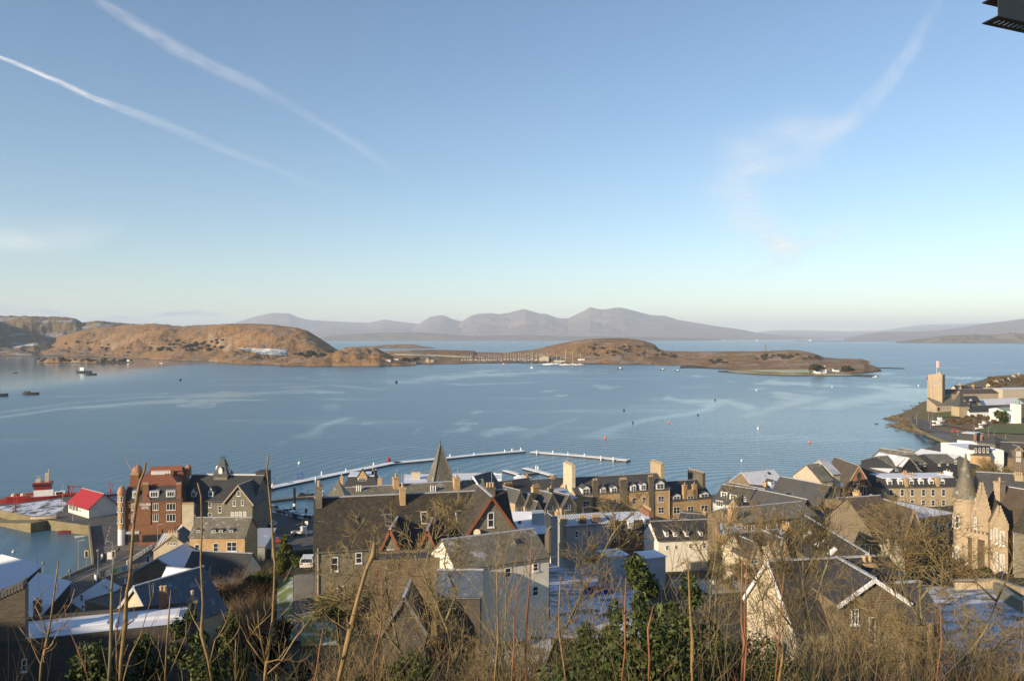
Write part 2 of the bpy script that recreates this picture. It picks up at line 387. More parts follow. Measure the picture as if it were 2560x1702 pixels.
mx = n.new('ShaderNodeMath'); mx.operation = 'ADD'; mx.use_clamp = True; l.new(a_.outputs['Fac'], mx.inputs[0]); l.new(sm, mx.inputs[1])
fine = noisen(n, l, ob, .9, 5, .65, stretch=(.25,.8,1)); med = noisen(n, l, ob, .5, 4, .6, stretch=(.06,.22,1))
ad = n.new('ShaderNodeMath'); ad.operation = 'MULTIPLY_ADD'; l.new(med, ad.inputs[0]); ad.inputs[1].default_value = 1.6; l.new(fine, ad.inputs[2])
wc = G(1965, 1235); mpw = n.new('ShaderNodeMapping'); mpw.inputs['Location'].default_value = (-wc.x, -wc.y, 0); l.new(ob, mpw.inputs[0])
wvr = n.new('ShaderNodeTexWave'); wvr.wave_type = 'RINGS'; wvr.rings_direction = 'SPHERICAL'; wvr.inputs['Scale'].default_value = .045; wvr.inputs['Distortion'].default_value = 3.0; wvr.inputs['Detail'].default_value = 3; wvr.inputs['Detail Scale'].default_value = .6; l.new(mpw.outputs[0], wvr.inputs['Vector'])
vl = n.new('ShaderNodeVectorMath'); vl.operation = 'LENGTH'; l.new(mpw.outputs[0], vl.inputs[0]); mk = n.new('ShaderNodeMapRange'); mk.inputs['From Min'].default_value = 330; mk.inputs['From Max'].default_value = 120; mk.inputs['To Min'].default_value = 0; mk.inputs['To Max'].default_value = 1.5; l.new(vl.outputs['Value'], mk.inputs['Value'])
mw = n.new('ShaderNodeMath'); mw.operation = 'MULTIPLY_ADD'; l.new(wvr.outputs['Fac'], mw.inputs[0]); l.new(mk.outputs[0], mw.inputs[1]); l.new(ad.outputs[0], mw.inputs[2]); ad = mw
bp = n.new('ShaderNodeBump'); bp.inputs['Distance'].default_value = .5
l.new(ramp(n, l, mx.outputs[0], [(0, .32), (1, .08)]), bp.inputs['Strength']); l.new(ad.outputs[0], bp.inputs['Height'])
l.new(bp.outputs[0], b.inputs['Normal'])
l.new(ramp(n, l, mx.outputs[0], [(0, .27), (1, .06)]), b.inputs['Roughness'])
l.new(mixc(n, l, mx.outputs[0], (.055,.138,.205), (.06,.15,.21)), b.inputs['Base Color'])
b.inputs['IOR'].default_value = 1.33; b.inputs['Specular IOR Level'].default_value = .5
me.materials.append(m); tag(link('sea', me), kind='structure')

# ---- contrails: real sheets of thin ice cloud at cruising height
def cloudmat(name, dens, scale, stretch, colr=(1,1,1), lo=.35, hi=.75):
    m, t, b, n, l = newmat(name); uv = coords(n, 'UV')
    out = [x for x in n if x.type == 'OUTPUT_MATERIAL'][0]; n.remove(b)
    em = n.new('ShaderNodeBsdfTranslucent'); em.inputs[0].default_value = (*colr, 1)
    df = n.new('ShaderNodeBsdfDiffuse'); df.inputs[0].default_value = (*colr, 1)
    sn = n.new('ShaderNodeCombineXYZ'); sn2 = n.new('ShaderNodeCombineXYZ')      # ice crystals scatter sunlight from every side
    for i in range(3): sn.inputs[i].default_value = -sv[i]; sn2.inputs[i].default_value = (0,-.3,-1)[i]
    l.new(sn.outputs[0], em.inputs['Normal'])
    a0 = n.new('ShaderNodeMixShader'); a0.inputs[0].default_value = .1; l.new(em.outputs[0], a0.inputs[1]); l.new(df.outputs[0], a0.inputs[2])
    tr = n.new('ShaderNodeBsdfTransparent'); mxs = n.new('ShaderNodeMixShader')
    at = n.new('ShaderNodeAttribute'); at.attribute_name = 'dens'
    f = noisen(n, l, uv, scale, 7, .62, stretch=stretch)
    fr = ramp(n, l, f, [(lo, .0), (hi, 1)])
    mu = n.new('ShaderNodeMath'); mu.operation = 'MULTIPLY'; l.new(fr, mu.inputs[0]); l.new(at.outputs['Fac'], mu.inputs[1])
    m2 = n.new('ShaderNodeMath'); m2.operation = 'MULTIPLY'; m2.inputs[1].default_value = dens; m2.use_clamp = True; l.new(mu.outputs[0], m2.inputs[0])
    l.new(m2.outputs[0], mxs.inputs[0]); l.new(tr.outputs[0], mxs.inputs[1]); l.new(a0.outputs[0], mxs.inputs[2])
    l.new(mxs.outputs[0], out.inputs['Surface']); return m
m_trail = cloudmat('ice_trail', .42, 1.0, (12, 2.6, 1), lo=.22, hi=.60)
m_wisp = cloudmat('ice_wisp', 1.8, 1.0, (1.1, 3.0, 1), lo=.28, hi=.66)
m_bank = cloudmat('grey_bank', 1.9, 1.0, (2.5, 14, 1), (.50,.55,.68), lo=.30, hi=.6)
def ribbon(name, pts, alt, mat, label, cat='contrail', group=None, wob=0.02):
    """pts: (px, py, halfwidth px across, density)"""
    vs, fs, uvs, den = [], [], [], []; nw = 12; n_ = 90
    cum = [0]
    for a, b in zip(pts, pts[1:]): cum.append(cum[-1]+math.hypot(a[0]-b[0], a[1]-b[1]))
    for i in range(n_+1):
        s_ = cum[-1]*i/n_; k = max(j for j in range(len(cum)-1) if cum[j] <= s_+1e-6); t = (s_-cum[k])/(cum[k+1]-cum[k])
        a, b = pts[k], pts[k+1]; px, py, hw, dn = [u+(v-u)*t for u, v in zip(a, b)]
        tx, ty = b[0]-a[0], b[1]-a[1]; L = math.hypot(tx, ty); nx_, ny_ = -ty/L, tx/L
        px += 6*fbm(i*.13, alt, 0); 
        for j in range(nw+1):
            u = j/nw*2-1; qx, qy = px+nx_*hw*u, py+ny_*hw*u
            dd = (alt-H)*F/(HOR-qy); vs.append(((qx-1280)/F*dd, dd, alt)); uvs.append((i/n_, j/nw))
            den.append(dn*max(0, 1-u*u)**1.5*min(1, i/4, (n_-i)/4))
    for i in range(n_):
        for j in range(nw):
            a = i*(nw+1)+j; fs.append((a, a+1, a+nw+2, a+nw+1))
    me = bpy.data.meshes.new(name); me.from_pydata(vs, [], fs); me.materials.append(mat)
    at = me.attributes.new('dens', 'FLOAT', 'POINT'); at.data.foreach_set('value', den)
    ul = me.uv_layers.new(name='UVMap').data
    for lp in me.loops: ul[lp.index].uv = uvs[lp.vertex_index]
    me.update(); o = link(name, me); o.visible_shadow = True
    return tag(o, label, cat, group)

def cloudsheet(name, pts, alt, mat, label, cat='cloud', nx=70, ny=50, soft=1.6):
    mh = max(p[2] for p in pts)*soft
    x0, x1 = min(p[0]-p[2]*soft for p in pts), max(p[0]+p[2]*soft for p in pts)
    y0, y1 = min(p[1]-p[2]*soft for p in pts), max(p[1]+p[2]*soft for p in pts)
    vs, fs, uvs, den = [], [], [], []
    for j in range(ny+1):
        for i in range(nx+1):
            px, py = x0+(x1-x0)*i/nx, y0+(y1-y0)*j/ny; q = 0
            wx = 26*fbm(px*.006, py*.012, alt*.01, 3); wy = 18*fbm(px*.006+5, py*.012, alt*.01, 3)
            for a, b in zip(pts, pts[1:]):
                dx, dy = b[0]-a[0], b[1]-a[1]; t = max(0, min(1, ((px+wx-a[0])*dx+(py+wy-a[1])*dy)/(dx*dx+dy*dy)))
                hw = a[2]+(b[2]-a[2])*t; dn = a[3]+(b[3]-a[3])*t
                q = max(q, dn*math.exp(-2.2*(math.hypot(px+wx-a[0]-dx*t, py+wy-a[1]-dy*t)/hw)**2))
            e = min(1, i/6, (nx-i)/6, j/6, (ny-j)/6)
            dd = (alt-H)*F/(HOR-min(py, 835)); vs.append(((px-1280)/F*dd, dd, alt)); uvs.append((px/400, py/400)); den.append(q*e)
    for j in range(ny):
        for i in range(nx):
            a = j*(nx+1)+i; fs.append((a, a+1, a+nx+2, a+nx+1))
    me = bpy.data.meshes.new(name); me.from_pydata(vs, [], fs); me.materials.append(mat)
    at = me.attributes.new('dens', 'FLOAT', 'POINT'); at.data.foreach_set('value', den)
    ul = me.uv_layers.new(name='UVMap').data
    for lp in me.loops: ul[lp.index].uv = uvs[lp.vertex_index]
    me.update(); return tag(link(name, me), label, cat)
ribbon('contrail', [(-60,115,6,1.3),(0,143,6,1.3),(130,197,8,1.2),(240,248,10,.8),(330,281,15,.4),(440,322,16,.33),(560,375,15,.26),(680,418,14,.16),(860,492,12,.05)], 9000, m_trail, 'sharp narrow white contrail entering at the left edge of the sky')
ribbon('contrail', [(225,-14,15,.3),(330,55,20,.40),(430,115,23,.42),(540,172,21,.38),(640,215,20,.40),(685,240,17,.18),(760,285,16,.16),(850,335,16,.24),(930,388,16,.20),(1010,445,14,.08)], 9300, m_trail, 'broad fuzzy contrail slanting down from the top left of the sky')
ribbon('contrail', [(2365,-30,18,.12),(2320,50,22,.2),(2275,130,26,.5),(2210,220,30,.5),(2130,300,34,.4),(2040,350,44,.2),(1990,385,50,.06)], 9600, m_trail, 'curved spreading contrail rising to the top right of the sky')
cloudsheet('cirrus_cloud', [(2120,300,30,.12),(2000,370,95,.3),(1890,430,120,.34),(1850,500,90,.32),(1880,560,70,.36),(1940,610,60,.4),(1975,650,36,.3),(1860,690,16,.15),(1740,700,8,.0)], 9700, m_wisp, 'wide wispy cirrus patch spreading below the right contrail', 'cloud')
cloudsheet('cirrus_cloud', [(1930,625,14,.3),(2020,600,30,.26),(2120,570,40,.15),(2200,545,30,.05)], 9650, m_wisp, 'faint cirrus tail fanning right from the lower end of the wispy patch', 'cloud')
cloudsheet('cirrus_cloud', [(-60,590,50,.2),(80,600,48,.22),(190,592,44,.14),(290,570,30,.06)], 9000, m_wisp, 'soft pale cirrus smear low at the left edge of the sky', 'cloud')
cloudsheet('cloud_bank', [(-80,778,20,.5),(40,776,15,.55),(120,780,12,.45),(200,786,5,.1)], 2600, m_bank, 'low mauve cloud bank above the hills at the left edge', 'cloud')
cloudsheet('cloud_bank', [(190,790,5,.1),(290,793,11,.45),(380,793,9,.35),(450,791,12,.5),(520,790,9,.2),(570,795,5,.05)], 2600, m_bank, 'second low mauve cloud bank above the left island summit', 'cloud')

# ================================================================ near ground
CTRL = [(0,-8,58),(0,4,56.5),(-12,-2,57),(14,0,57),(0,-60,70),(-60,-40,66),(70,-40,64),(0,18,48),(-25,18,48),(30,18,48),
 (-95,5,62),(-130,20,63),(-170,45,61),(-210,78,57),(-118,62,36),(-150,108,15),(-182,76,60),(-150,62,56),(-90,42,42),(-200,120,8),(-260,60,62),(0,45,35),(-30,42,35),(45,45,37),(0,72,27.5),(-20,72,27.2),(-30,84,27),(-22,85,28),(-28,112,28.6),(-38,84,22),(-55,72,20),(-75,70,19),(-58,104,15),(-48,120,20),(-66,130,9),
 (-80,150,5),(-60,165,6),(-45,175,8),(-100,165,4),(-90,190,3.4),(-100,222,3),(-85,250,3),(-60,230,3),(-50,215,3.4),(-40,190,8),(-60,200,4.2),(-40,250,3),(-160,262,3),
 (0,95,26),(0,115,22),(0,150,14),(0,185,9),(0,240,4.5),(0,320,3),(-20,145,15),(-20,180,9),(25,75,30),(25,110,25),
 (45,72,31.5),(62,68,32.5),(62,100,28),(60,135,18),(60,185,10),(60,250,5),(60,310,3),
 (90,72,34),(75,95,29),(88,122,25.5),(110,120,26),(105,160,17),(120,205,11),(130,275,6),(140,330,3.5),
 (190,340,3.5),(200,420,3.2),(225,500,3.2),(300,500,3.2),(290,600,4),(350,620,8),(400,700,12),(560,880,19),(300,400,7),(300,300,12),(220,260,9),(200,180,20),(400,560,6),(520,760,16)]
_c = np.array(CTRL, float); _xy = _c[:, :2]
_A = np.linalg.norm(_xy[:, None]-_xy[None], axis=2); _n = len(_c)
_M = np.zeros((_n+3, _n+3)); _M[:_n, :_n] = -_A; _M[:_n, _n:] = np.c_[np.ones(_n), _xy]; _M[_n:, :_n] = _M[:_n, _n:].T
_w = np.linalg.solve(_M+np.diag([.02]*_n+[0]*3), np.r_[_c[:, 2], 0, 0, 0])
def gz(x, y):
    r = np.hypot(_xy[:, 0]-x, _xy[:, 1]-y)
    return float(-r@_w[:_n]+_w[_n]+_w[_n+1]*x+_w[_n+2]*y)
# shoreline (world xy): west quay edge, car park edge, hidden esplanade, beach, point, far shore
def gg(px, py, z=0): q = G(px, py, z); return (q.x, q.y)
COAST = [(-400,-80),(-400,150),(-200,152),(-122,166),(-108,186),(-105,200),(-120,236),(-172,262),(-168,276),(-128,272),(-100,282),gg(640,1262,3),gg(700,1285,3),gg(790,1306,3),(-30,262),(-2,292),(58,288),(88,302),(128,334),
   gg(2130,1166),gg(2190,1146),gg(2260,1134),gg(2332,1119),gg(2345,1102),gg(2312,1088),gg(2295,1083),gg(2262,1075),gg(2240,1068),gg(2228,1063),gg(2262,1058),gg(2240,1050),gg(2206,1047),gg(2235,1044),gg(2270,1026),gg(2310,1004),gg(2325,994),gg(2400,975),gg(2470,940),gg(2560,905),gg(2700,890),(2400,900),(2400,-80)]
def inside(x, y):
    c = False; j = len(COAST)-1
    for i in range(len(COAST)):
        xi, yi = COAST[i]; xj, yj = COAST[j]
        if (yi > y) != (yj > y) and x < (xj-xi)*(y-yi)/(yj-yi)+xi: c = not c
        j = i
    return c
def cdist(x, y):
    best = 1e9
    for i in range(len(COAST)-1):
        ax, ay = COAST[i]; bx, by = COAST[i+1]; dx, dy = bx-ax, by-ay
        t = max(0, min(1, ((x-ax)*dx+(y-ay)*dy)/(dx*dx+dy*dy))); best = min(best, math.hypot(x-ax-dx*t, y-ay-dy*t))
    return best
def ground(x, y):
    z = max(2.6, gz(x, y)); d = cdist(x, y)
    if x < -84 and 182 < y < 292: z = min(z, 2.4)
    if -92 < x < -52 and 208 < y < 292: z = min(z, 2.4)
    if not inside(x, y): return max(-4, -.6-d*.25)
    return min(z, -.6+d*(1.3 if x < -108 and y < 165 else .55))
gvs, gfs = [], []
xs = list(np.arange(-300, 200, 4.0))+list(np.arange(200, 760, 9.0)); ys = list(np.arange(-20, 340, 4.0))+list(np.arange(340, 1000, 9.0))
gcache = {}
for x in xs:
    for y in ys:
        z = ground(x, y)
        if z > 5 and not (-46 < x < -12 and 78 < y < 122): z += .35*fbm(x*.15, y*.15, 3)
        gvs.append((x, y, z))
ny_ = len(ys)
for i in range(len(xs)-1):
    for j in range(ny_-1):
        a = i*ny_+j
        if max(gvs[a][2], gvs[a+1][2], gvs[a+ny_][2], gvs[a+ny_+1][2]) > -3: gfs.append((a, a+ny_, a+ny_+1, a+1))
m, t, b, n, l = newmat('hillside_ground'); ob = coords(n)
f1 = noisen(n, l, ob, .12, 8, .65); f2 = noisen(n, l, ob, 1.3, 8, .7)
c = ramp(n, l, f1, [(.35, (.04,.05,.018)), (.5, (.06,.048,.026)), (.62, (.05,.042,.026))])
c = mixc(n, l, ramp(n, l, f2, [(.4, 0), (.65, .8)]), c, (.02,.02,.012))
geo = n.new('ShaderNodeNewGeometry'); pos = n.new('ShaderNodeSeparateXYZ'); l.new(geo.outputs['Position'], pos.inputs[0])
dv = n.new('ShaderNodeMath'); dv.operation = 'MULTIPLY'; dv.inputs[1].default_value = .1; l.new(pos.outputs['Z'], dv.inputs[0])
c = mixc(n, l, ramp(n, l, dv.outputs[0], [(.40, 1), (.9, 0)]), c, mixc(n, l, f2, (.075,.072,.068), (.11,.10,.09)))
c = mixc(n, l, ramp(n, l, dv.outputs[0], [(.10, 1), (.24, 0)]), c, mixc(n, l, ramp(n, l, f2, [(.4,0),(.6,1)]), (.05,.04,.025), (.20,.16,.09)))
dx = n.new('ShaderNodeMath'); dx.operation = 'MULTIPLY'; dx.inputs[1].default_value = .002; l.new(pos.outputs['X'], dx.inputs[0])
gr = ramp(n, l, f1, [(.35, (.085,.10,.035)), (.5, (.14,.115,.06)), (.58, (.16,.10,.05)), (.68, (.10,.12,.045))])
c = mixc(n, l, ramp(n, l, dx.outputs[0], [(.48, 0), (.52, 1)]), c, mixc(n, l, ramp(n, l, dv.outputs[0], [(.16, 1), (.26, 0)]), gr, mixc(n, l, ramp(n, l, f2, [(.4,0),(.6,1)]), (.05,.04,.025), (.22,.17,.10))))
l.new(c, b.inputs['Base Color']); b.inputs['Roughness'].default_value = .95; bumpn(n, l, b, f2, .8, .3)
me = bpy.data.meshes.new('ground'); me.from_pydata(gvs, [], gfs); me.materials.append(m)
me.polygons.foreach_set('use_smooth', [True]*len(gfs)); me.update(); tag(link('ground', me), kind='structure')

def GR(px, py):
    """where the photo ray meets the ground"""
    lo = 8.0; d = lo
    while d < 1200:
        x = (px-1280)/F*d
        if Z(py, d) < ground(x, d): break
        d *= 1.006
    return Vector(((px-1280)/F*d, d, ground((px-1280)/F*d, d)))
def drape(name, quad, mat, lift=.12, n=14, kind='structure', world=False, thick=0):
    a, b, c_, d_ = [Vector(q) if world else GR(*q) for q in quad]; vs = []; fs = []
    for i in range(n+1):
        for j in range(n+1):
            u, v = i/n, j/n; p = (a*(1-u)+b*u)*(1-v)+(d_*(1-u)+c_*u)*v
            vs.append((p.x, p.y, ground(p.x, p.y)+lift))
    for i in range(n):
        for j in range(n):
            k = i*(n+1)+j; fs.append((k, k+n+1, k+n+2, k+1))
    me = bpy.data.meshes.new(name); me.from_pydata(vs, [], fs); me.materials.append(mat); me.update()
    return tag(link(name, me), kind=kind)
# ================================================================ building kit
M = dict(
 rubble=masonry('rubble_stone', (.17,.14,.10), (.105,.09,.075), (.22,.19,.14), .42, .2, .025, .5),
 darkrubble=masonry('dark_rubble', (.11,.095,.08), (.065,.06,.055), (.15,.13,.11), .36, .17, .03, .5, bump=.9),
 brownrubble=masonry('brown_rubble', (.24,.18,.11), (.13,.10,.07), (.30,.25,.17), .45, .22, .03, .5),
 greystone=masonry('grey_stone', (.22,.20,.15), (.14,.13,.10), (.30,.28,.22), .5, .25, .03, .45),
 sand=masonry('sandstone', (.64,.43,.225), (.53,.35,.175), (.30,.21,.12), .7, .32, .012, .55, bump=.25, blend=.1),
 buff=masonry('buff_ashlar', (.50,.40,.26), (.42,.33,.21), (.32,.26,.17), .8, .35, .012, .4, bump=.25, blend=.1),
 pink=masonry('pink_granite', (.50,.395,.265), (.41,.32,.215), (.34,.28,.20), .6, .3, .015, .35, bump=.4),
 red=masonry('red_sandstone', (.30,.15,.085), (.24,.115,.065), (.19,.10,.06), .7, .3, .01, .5, bump=.2, blend=.1),
 brick=masonry('red_brick', (.30,.13,.07), (.22,.10,.06), (.25,.21,.17), .22, .075, .01, .5),
 orange=plain('ochre_render', (.42,.25,.12), .9, .15, .6), white=plain('white_harl', (.72,.68,.58), .9, .10, .8), bright=plain('white_paint', (.80,.79,.76), .7, .05, 1.0),
 cream=plain('cream_harl', (.55,.47,.34), .9, .14, .8), grey=plain('grey_harl', (.30,.30,.29), .9, .14, .7), palegrey=plain('pale_grey_render', (.42,.44,.46), .9, .12, .6),
 beigebox=plain('beige_cladding', (.46,.40,.30), .8, .08, .5), darkclad=plain('black_cladding', (.035,.037,.042), .6, .2, 1),
 slate=slate('slate', (.085,.087,.095), (.058,.062,.07), .45), darkslate=slate('dark_slate', (.055,.055,.06), (.038,.04,.046), .35, (.06,.055,.035)),
 mossy=slate('mossy_slate', (.046,.038,.030), (.030,.026,.022), .75, (.10,.078,.038), .10),
 palemoss=slate('pale_lichen_slate', (.17,.155,.12), (.115,.105,.08), .7, (.24,.21,.14), .22),
 blueslate=slate('blue_slate', (.12,.15,.19), (.08,.11,.15), .2, (.12,.13,.12), .2),
 frostslate=slate('frosted_slate', (.28,.29,.31), (.22,.23,.25), .4, (.2,.18,.14), .62),
 brownslate=slate('brown_tile', (.115,.085,.06), (.085,.062,.045), .5, (.12,.10,.06)),
 snow=slate('snowy_roof', (.50,.53,.60), (.46,.49,.56), .1, (.3,.3,.3), .95), frosty=slate('thin_frost_roof', (.30,.34,.42), (.26,.30,.38), .2, (.2,.2,.2), .8),
 redroof=plain('red_sheet_roof', (.34,.022,.02), .45, .08, .6), redtile=slate('red_tile', (.36,.12,.055), (.28,.09,.045), .4, (.16,.07,.04)),
 leadroof=sheetroof('lead_roof', (.30,.32,.36), (.40,.42,.46), .6, .3), corr=sheetroof('corrugated_blue_grey', (.20,.24,.30), (.34,.38,.45), .35, .2),
 stripes=sheetroof('frosted_standing_seam', (.16,.17,.19), (.75,.77,.82), .55, .1), timber=sheetroof('timber_boards', (.15,.12,.08), (.24,.19,.13), .5, 0, .85),
 copper=plain('terracotta_dome', (.40,.20,.12), .6, .12, 1.2), green=plain('verdigris', (.22,.34,.27), .6, .15, 1.5),
 frame=plain('window_frame_white', (.72,.72,.70), .6, .05), stonetrim=plain('dressed_stone', (.42,.33,.22), .9, .15, 2), trimdark=plain('weathered_trim', (.16,.15,.13), .9, .2, 2),
 ridge=plain('ridge_lead', (.42,.43,.46), .6, .15, 2), pot=plain('clay_pot', (.50,.36,.20), .85, .2, 4), darkmetal=plain('dark_metal', (.03,.032,.035), .5, .2, 3),
 steel=plain('galvanised_steel', (.38,.39,.40), .5, .1, 2, .6), asphalt=plain('asphalt', (.095,.092,.088), .9, .25, .35), paving=plain('paving', (.15,.14,.125), .9, .15, .8),
 concrete=plain('concrete', (.26,.24,.20), .9, .2, .4), quay=masonry('quay_stone', (.30,.25,.14), (.22,.185,.11), (.15,.13,.09), .9, .4, .03, .5),
 paint=plain('road_paint', (.7,.7,.66), .8, .05), redpaint=plain('red_paint', (.32,.03,.025), .4, .1, .8), bluepaint=plain('blue_paint', (.03,.06,.28), .35, .1), blackpaint=plain('black_paint', (.02,.02,.022), .4, .1),
 orangepaint=plain('orange_paint', (.75,.16,.05), .5, .1), rubber=plain('rubber', (.02,.02,.02), .9, .1), snowdeck=plain('snow_covered_deck', (.78,.78,.80), .9, .06, 1), bush=None)
m, t, b, n, l = newmat('window_glass'); b.inputs['Base Color'].default_value = (.03,.035,.04,1); b.inputs['Roughness'].default_value = .08; b.inputs['Specular IOR Level'].default_value = .6; M['glass'] = m
m, t, b, n, l = newmat('curtained_glass'); b.inputs['Base Color'].default_value = (.45,.44,.40,1); b.inputs['Roughness'].default_value = .15; M['curtain'] = m

wcache = {}
def winmesh(w, h, style, two=False, glass='glass'):
    key = (round(w,1), round(h,1), style, two, glass)
    if key in wcache: return wcache[key]
    w, h = key[0], key[1]; fr = MB(); f = min(.11, w*.13); dpt = .07
    fr.box(-w/2, -dpt, 0, -w/2+f, .02, h); fr.box(w/2-f, -dpt, 0, w/2, .02, h)
    fr.box(-w/2+f, -dpt, 0, w/2-f, .02, f); fr.box(-w/2+f, -dpt, h-f, w/2-f, .02, h)
    fr.box(-w/2-.06, -.14, -.10, w/2+.06, .02, -.002)      # sill
    if style in ('sash', 'twin'): fr.box(-w/2+f, -dpt+.01, h/2-f*.35, w/2-f, .02, h/2+f*.35)
    if style in ('twin',): fr.box(-f/2, -dpt-.004, f, f/2, .02, h-f)
    if style == 'triple':
        for u in (-w/6, w/6): fr.box(u-f/2, -dpt-.004, f, u+f/2, .02, h-f)
    if style == 'arch':
        fr.box(-w/2, -dpt, h-.002, w/2, .02, h+f)
    pn = MB(); pn.box(-w/2+f*.6, -.03, f*.6, w/2-f*.6, .01, h-f*.6)
    if two:
        fr.add(pn.v, pn.f, 1); wcache[key] = (fr.mesh('window', [M['frame'], M[glass]], uv=False), None)
    else: wcache[key] = (fr.mesh('window', M['frame'], uv=False), pn.mesh('pane', M[glass], uv=False))
    return wcache[key]
potcache = {}
def potmesh(h):
    h = round(h, 1)
    if h not in potcache:
        q = MB(); q.lathe([(.16,0),(.15,h*.75),(.19,h*.8),(.19,h*.9),(.15,h)], 7); potcache[h] = q.mesh('chimney_pot', M['pot'], uv=False)
    return potcache[h]

class House:
    """walls between two front corners a,b (photo columns + distance), going back `dep` metres"""
    def __init__(s, name, label, cat, pxa, da, pxb, db, dep, pe, pr, wall, roof, kind='gable', zb=None, group=None, ov=.25, ridge_t=None, trim=True, frame_px=None, wname='wall', stone='stonetrim', nob=False):
        a, b_ = Vector(X(pxa, da)), Vector(X(pxb, db)); s.a = a; s.L = (b_-a).length; s.dep = dep
        ang = math.atan2(b_.y-a.y, b_.x-a.x); s.ang = ang
        s.ux = Vector((math.cos(ang), math.sin(ang))); s.uy = Vector((-math.sin(ang), math.cos(ang)))
        if zb is None:
            zb = min(ground(*(a+s.ux*(s.L*i)+s.uy*(dep*j))) for i in (0, .5, 1) for j in (0, .5, 1))-.4
        s.zb = zb; s.o = empty(name, (a.x, a.y, zb), ang, label, cat, group)
        s.wm, s.rm, s.stone = wall, roof, stone
        ze = Z(pe, (da+db)/2)-zb if pe > 200 else pe-zb     # eaves: photo row or metres
        s.kind = kind; L = s.L; s.ze = ze
        # ridge row measured at the ridge's own distance
        if kind in ('gable', 'hip', 'pyramid'): dr = (da+db)/2+dep/2*math.cos(ang)
        elif kind == 'gf': dr = (da+db)/2
        elif kind == 'mono': dr = (da+db)/2+dep*math.cos(ang)
        else: dr = (da+db)/2
        zr = (Z(pr, dr)-zb) if pr > 200 else pr-zb
        s.zr = zr; W = dep; wl = MB(); wl.box(0, 0, 0, L, W, ze); rf = MB(); th = .14
        if kind == 'gable':
            wl.add([(0,0,ze),(0,W,ze),(0,W/2,zr-.02),(L,0,ze),(L,W,ze),(L,W/2,zr-.02)], [(0,2,1),(3,4,5),(0,3,5,2),(1,2,5,4)])
            k = (zr-ze)/(W/2); e = ov
            rf.slab([(-e,-e,ze-k*e+th),(L+e,-e,ze-k*e+th),(L+e,W/2,zr+th),(-e,W/2,zr+th)], th)
            rf.slab([(L+e,W+e,ze-k*e+th),(-e,W+e,ze-k*e+th),(-e,W/2,zr+th),(L+e,W/2,zr+th)], th)
            s.slope = (Vector((0,-e,ze-k*e+th)), k)
        elif kind == 'gf':
            wl.add([(0,0,ze),(L,0,ze),(L/2,0,zr-.02),(0,W,ze),(L,W,ze),(L/2,W,zr-.02)], [(0,1,2),(4,3,5),(0,2,5,3),(1,4,5,2)])
            k = (zr-ze)/(L/2); e = ov
            rf.slab([(-e,-e,ze-k*e+th),(L/2,-e,zr+th),(L/2,W+e,zr+th),(-e,W+e,ze-k*e+th)], th)
            rf.slab([(L/2,-e,zr+th),(L+e,-e,ze-k*e+th),(L+e,W+e,ze-k*e+th),(L/2,W+e,zr+th)], th)
            s.slope = None
        elif kind == 'hip':
            h_ = min(W/2, L/2-.01); e = ov; y0 = W/2; za = ze-(zr-ze)/(W/2)*e*0
            A, B_, C_, D_ = (-e,-e,za), (L+e,-e,za), (L+e,W+e,za), (-e,W+e,za); r0, r1 = (h_,y0,zr), (L-h_,y0,zr)
            for pl in ([A,B_,r1,r0],[C_,D_,r0,r1],[D_,A,r0],[B_,C_,r1]): rf.slab(pl, .02)
            s.slope = (Vector((0,-e,za)), (zr-za)/(W/2+e))
        elif kind == 'pyramid':
            e = ov; A, B_, C_, D_ = (-e,-e,ze), (L+e,-e,ze), (L+e,W+e,ze), (-e,W+e,ze); t_ = (L/2,W/2,zr)
            for pl in ([A,B_,t_],[B_,C_,t_],[C_,D_,t_],[D_,A,t_]): rf.slab(pl, .02)
            s.slope = (Vector((0,-e,ze)), (zr-ze)/(W/2+e))
        elif kind == 'mono':
            wl.add([(0,0,ze),(0,W,ze),(0,W,zr),(L,0,ze),(L,W,ze),(L,W,zr)], [(0,2,1),(3,4,5),(1,2,5,4)])
            k = (zr-ze)/W; rf.slab([(-ov,-ov,ze-k*ov+th),(L+ov,-ov,ze-k*ov+th),(L+ov,W+ov,zr+k*ov+th),(-ov,W+ov,zr+k*ov+th)], th)
            s.slope = (Vector((0,-ov,ze-k*ov+th)), k)
        elif kind == 'mansard':
            i_ = min(1.4, W*.2); e = .15
            A, B_, C_, D_ = (-e,-e,ze), (L+e,-e,ze), (L+e,W+e,ze), (-e,W+e,ze); a2, b2, c2, d2 = (i_,i_,zr), (L-i_,i_,zr), (L-i_,W-i_,zr), (i_,W-i_,zr)
            for pl in ([A,B_,b2,a2],[B_,C_,c2,b2],[C_,D_,d2,c2],[D_,A,a2,d2]): rf.slab(pl, .02)
            s.slope = (Vector((0,-e,ze)), (zr-ze)/(i_+e))
        elif kind == 'flat':
            pw = .3; hh = max(.25, zr-ze)
            wl.box(0,0,ze,L,pw,ze+hh); wl.box(0,W-pw,ze,L,W,ze+hh); wl.box(0,pw,ze,pw,W-pw,ze+hh); wl.box(L-pw,pw,ze,L,W-pw,ze+hh)
            rf.box(pw, pw, ze, L-pw, W-pw, ze+.12); s.slope = None
        wl.build(wname, M[wall], s.o); s.roofo = rf.build('roof', M[roof], s.o)
        if kind == 'mansard':
            q = MB(); i_ = min(1.4, W*.2); q.box(i_-.1, i_-.1, zr+.005, L-i_+.1, W-i_+.1, zr+.2); q.build('roof_deck', M['snow'], s.o)
        if kind in ('gable','hip') and trim:
            h_ = 0 if kind == 'gable' else min(W/2, L/2); q = MB(); e = ov if kind == 'gable' else 0
            q.box(h_-e, W/2-.14, zr+th-.05, L-h_+e, W/2+.14, zr+th+.08); q.build('ridge', M['ridge'], s.roofo)
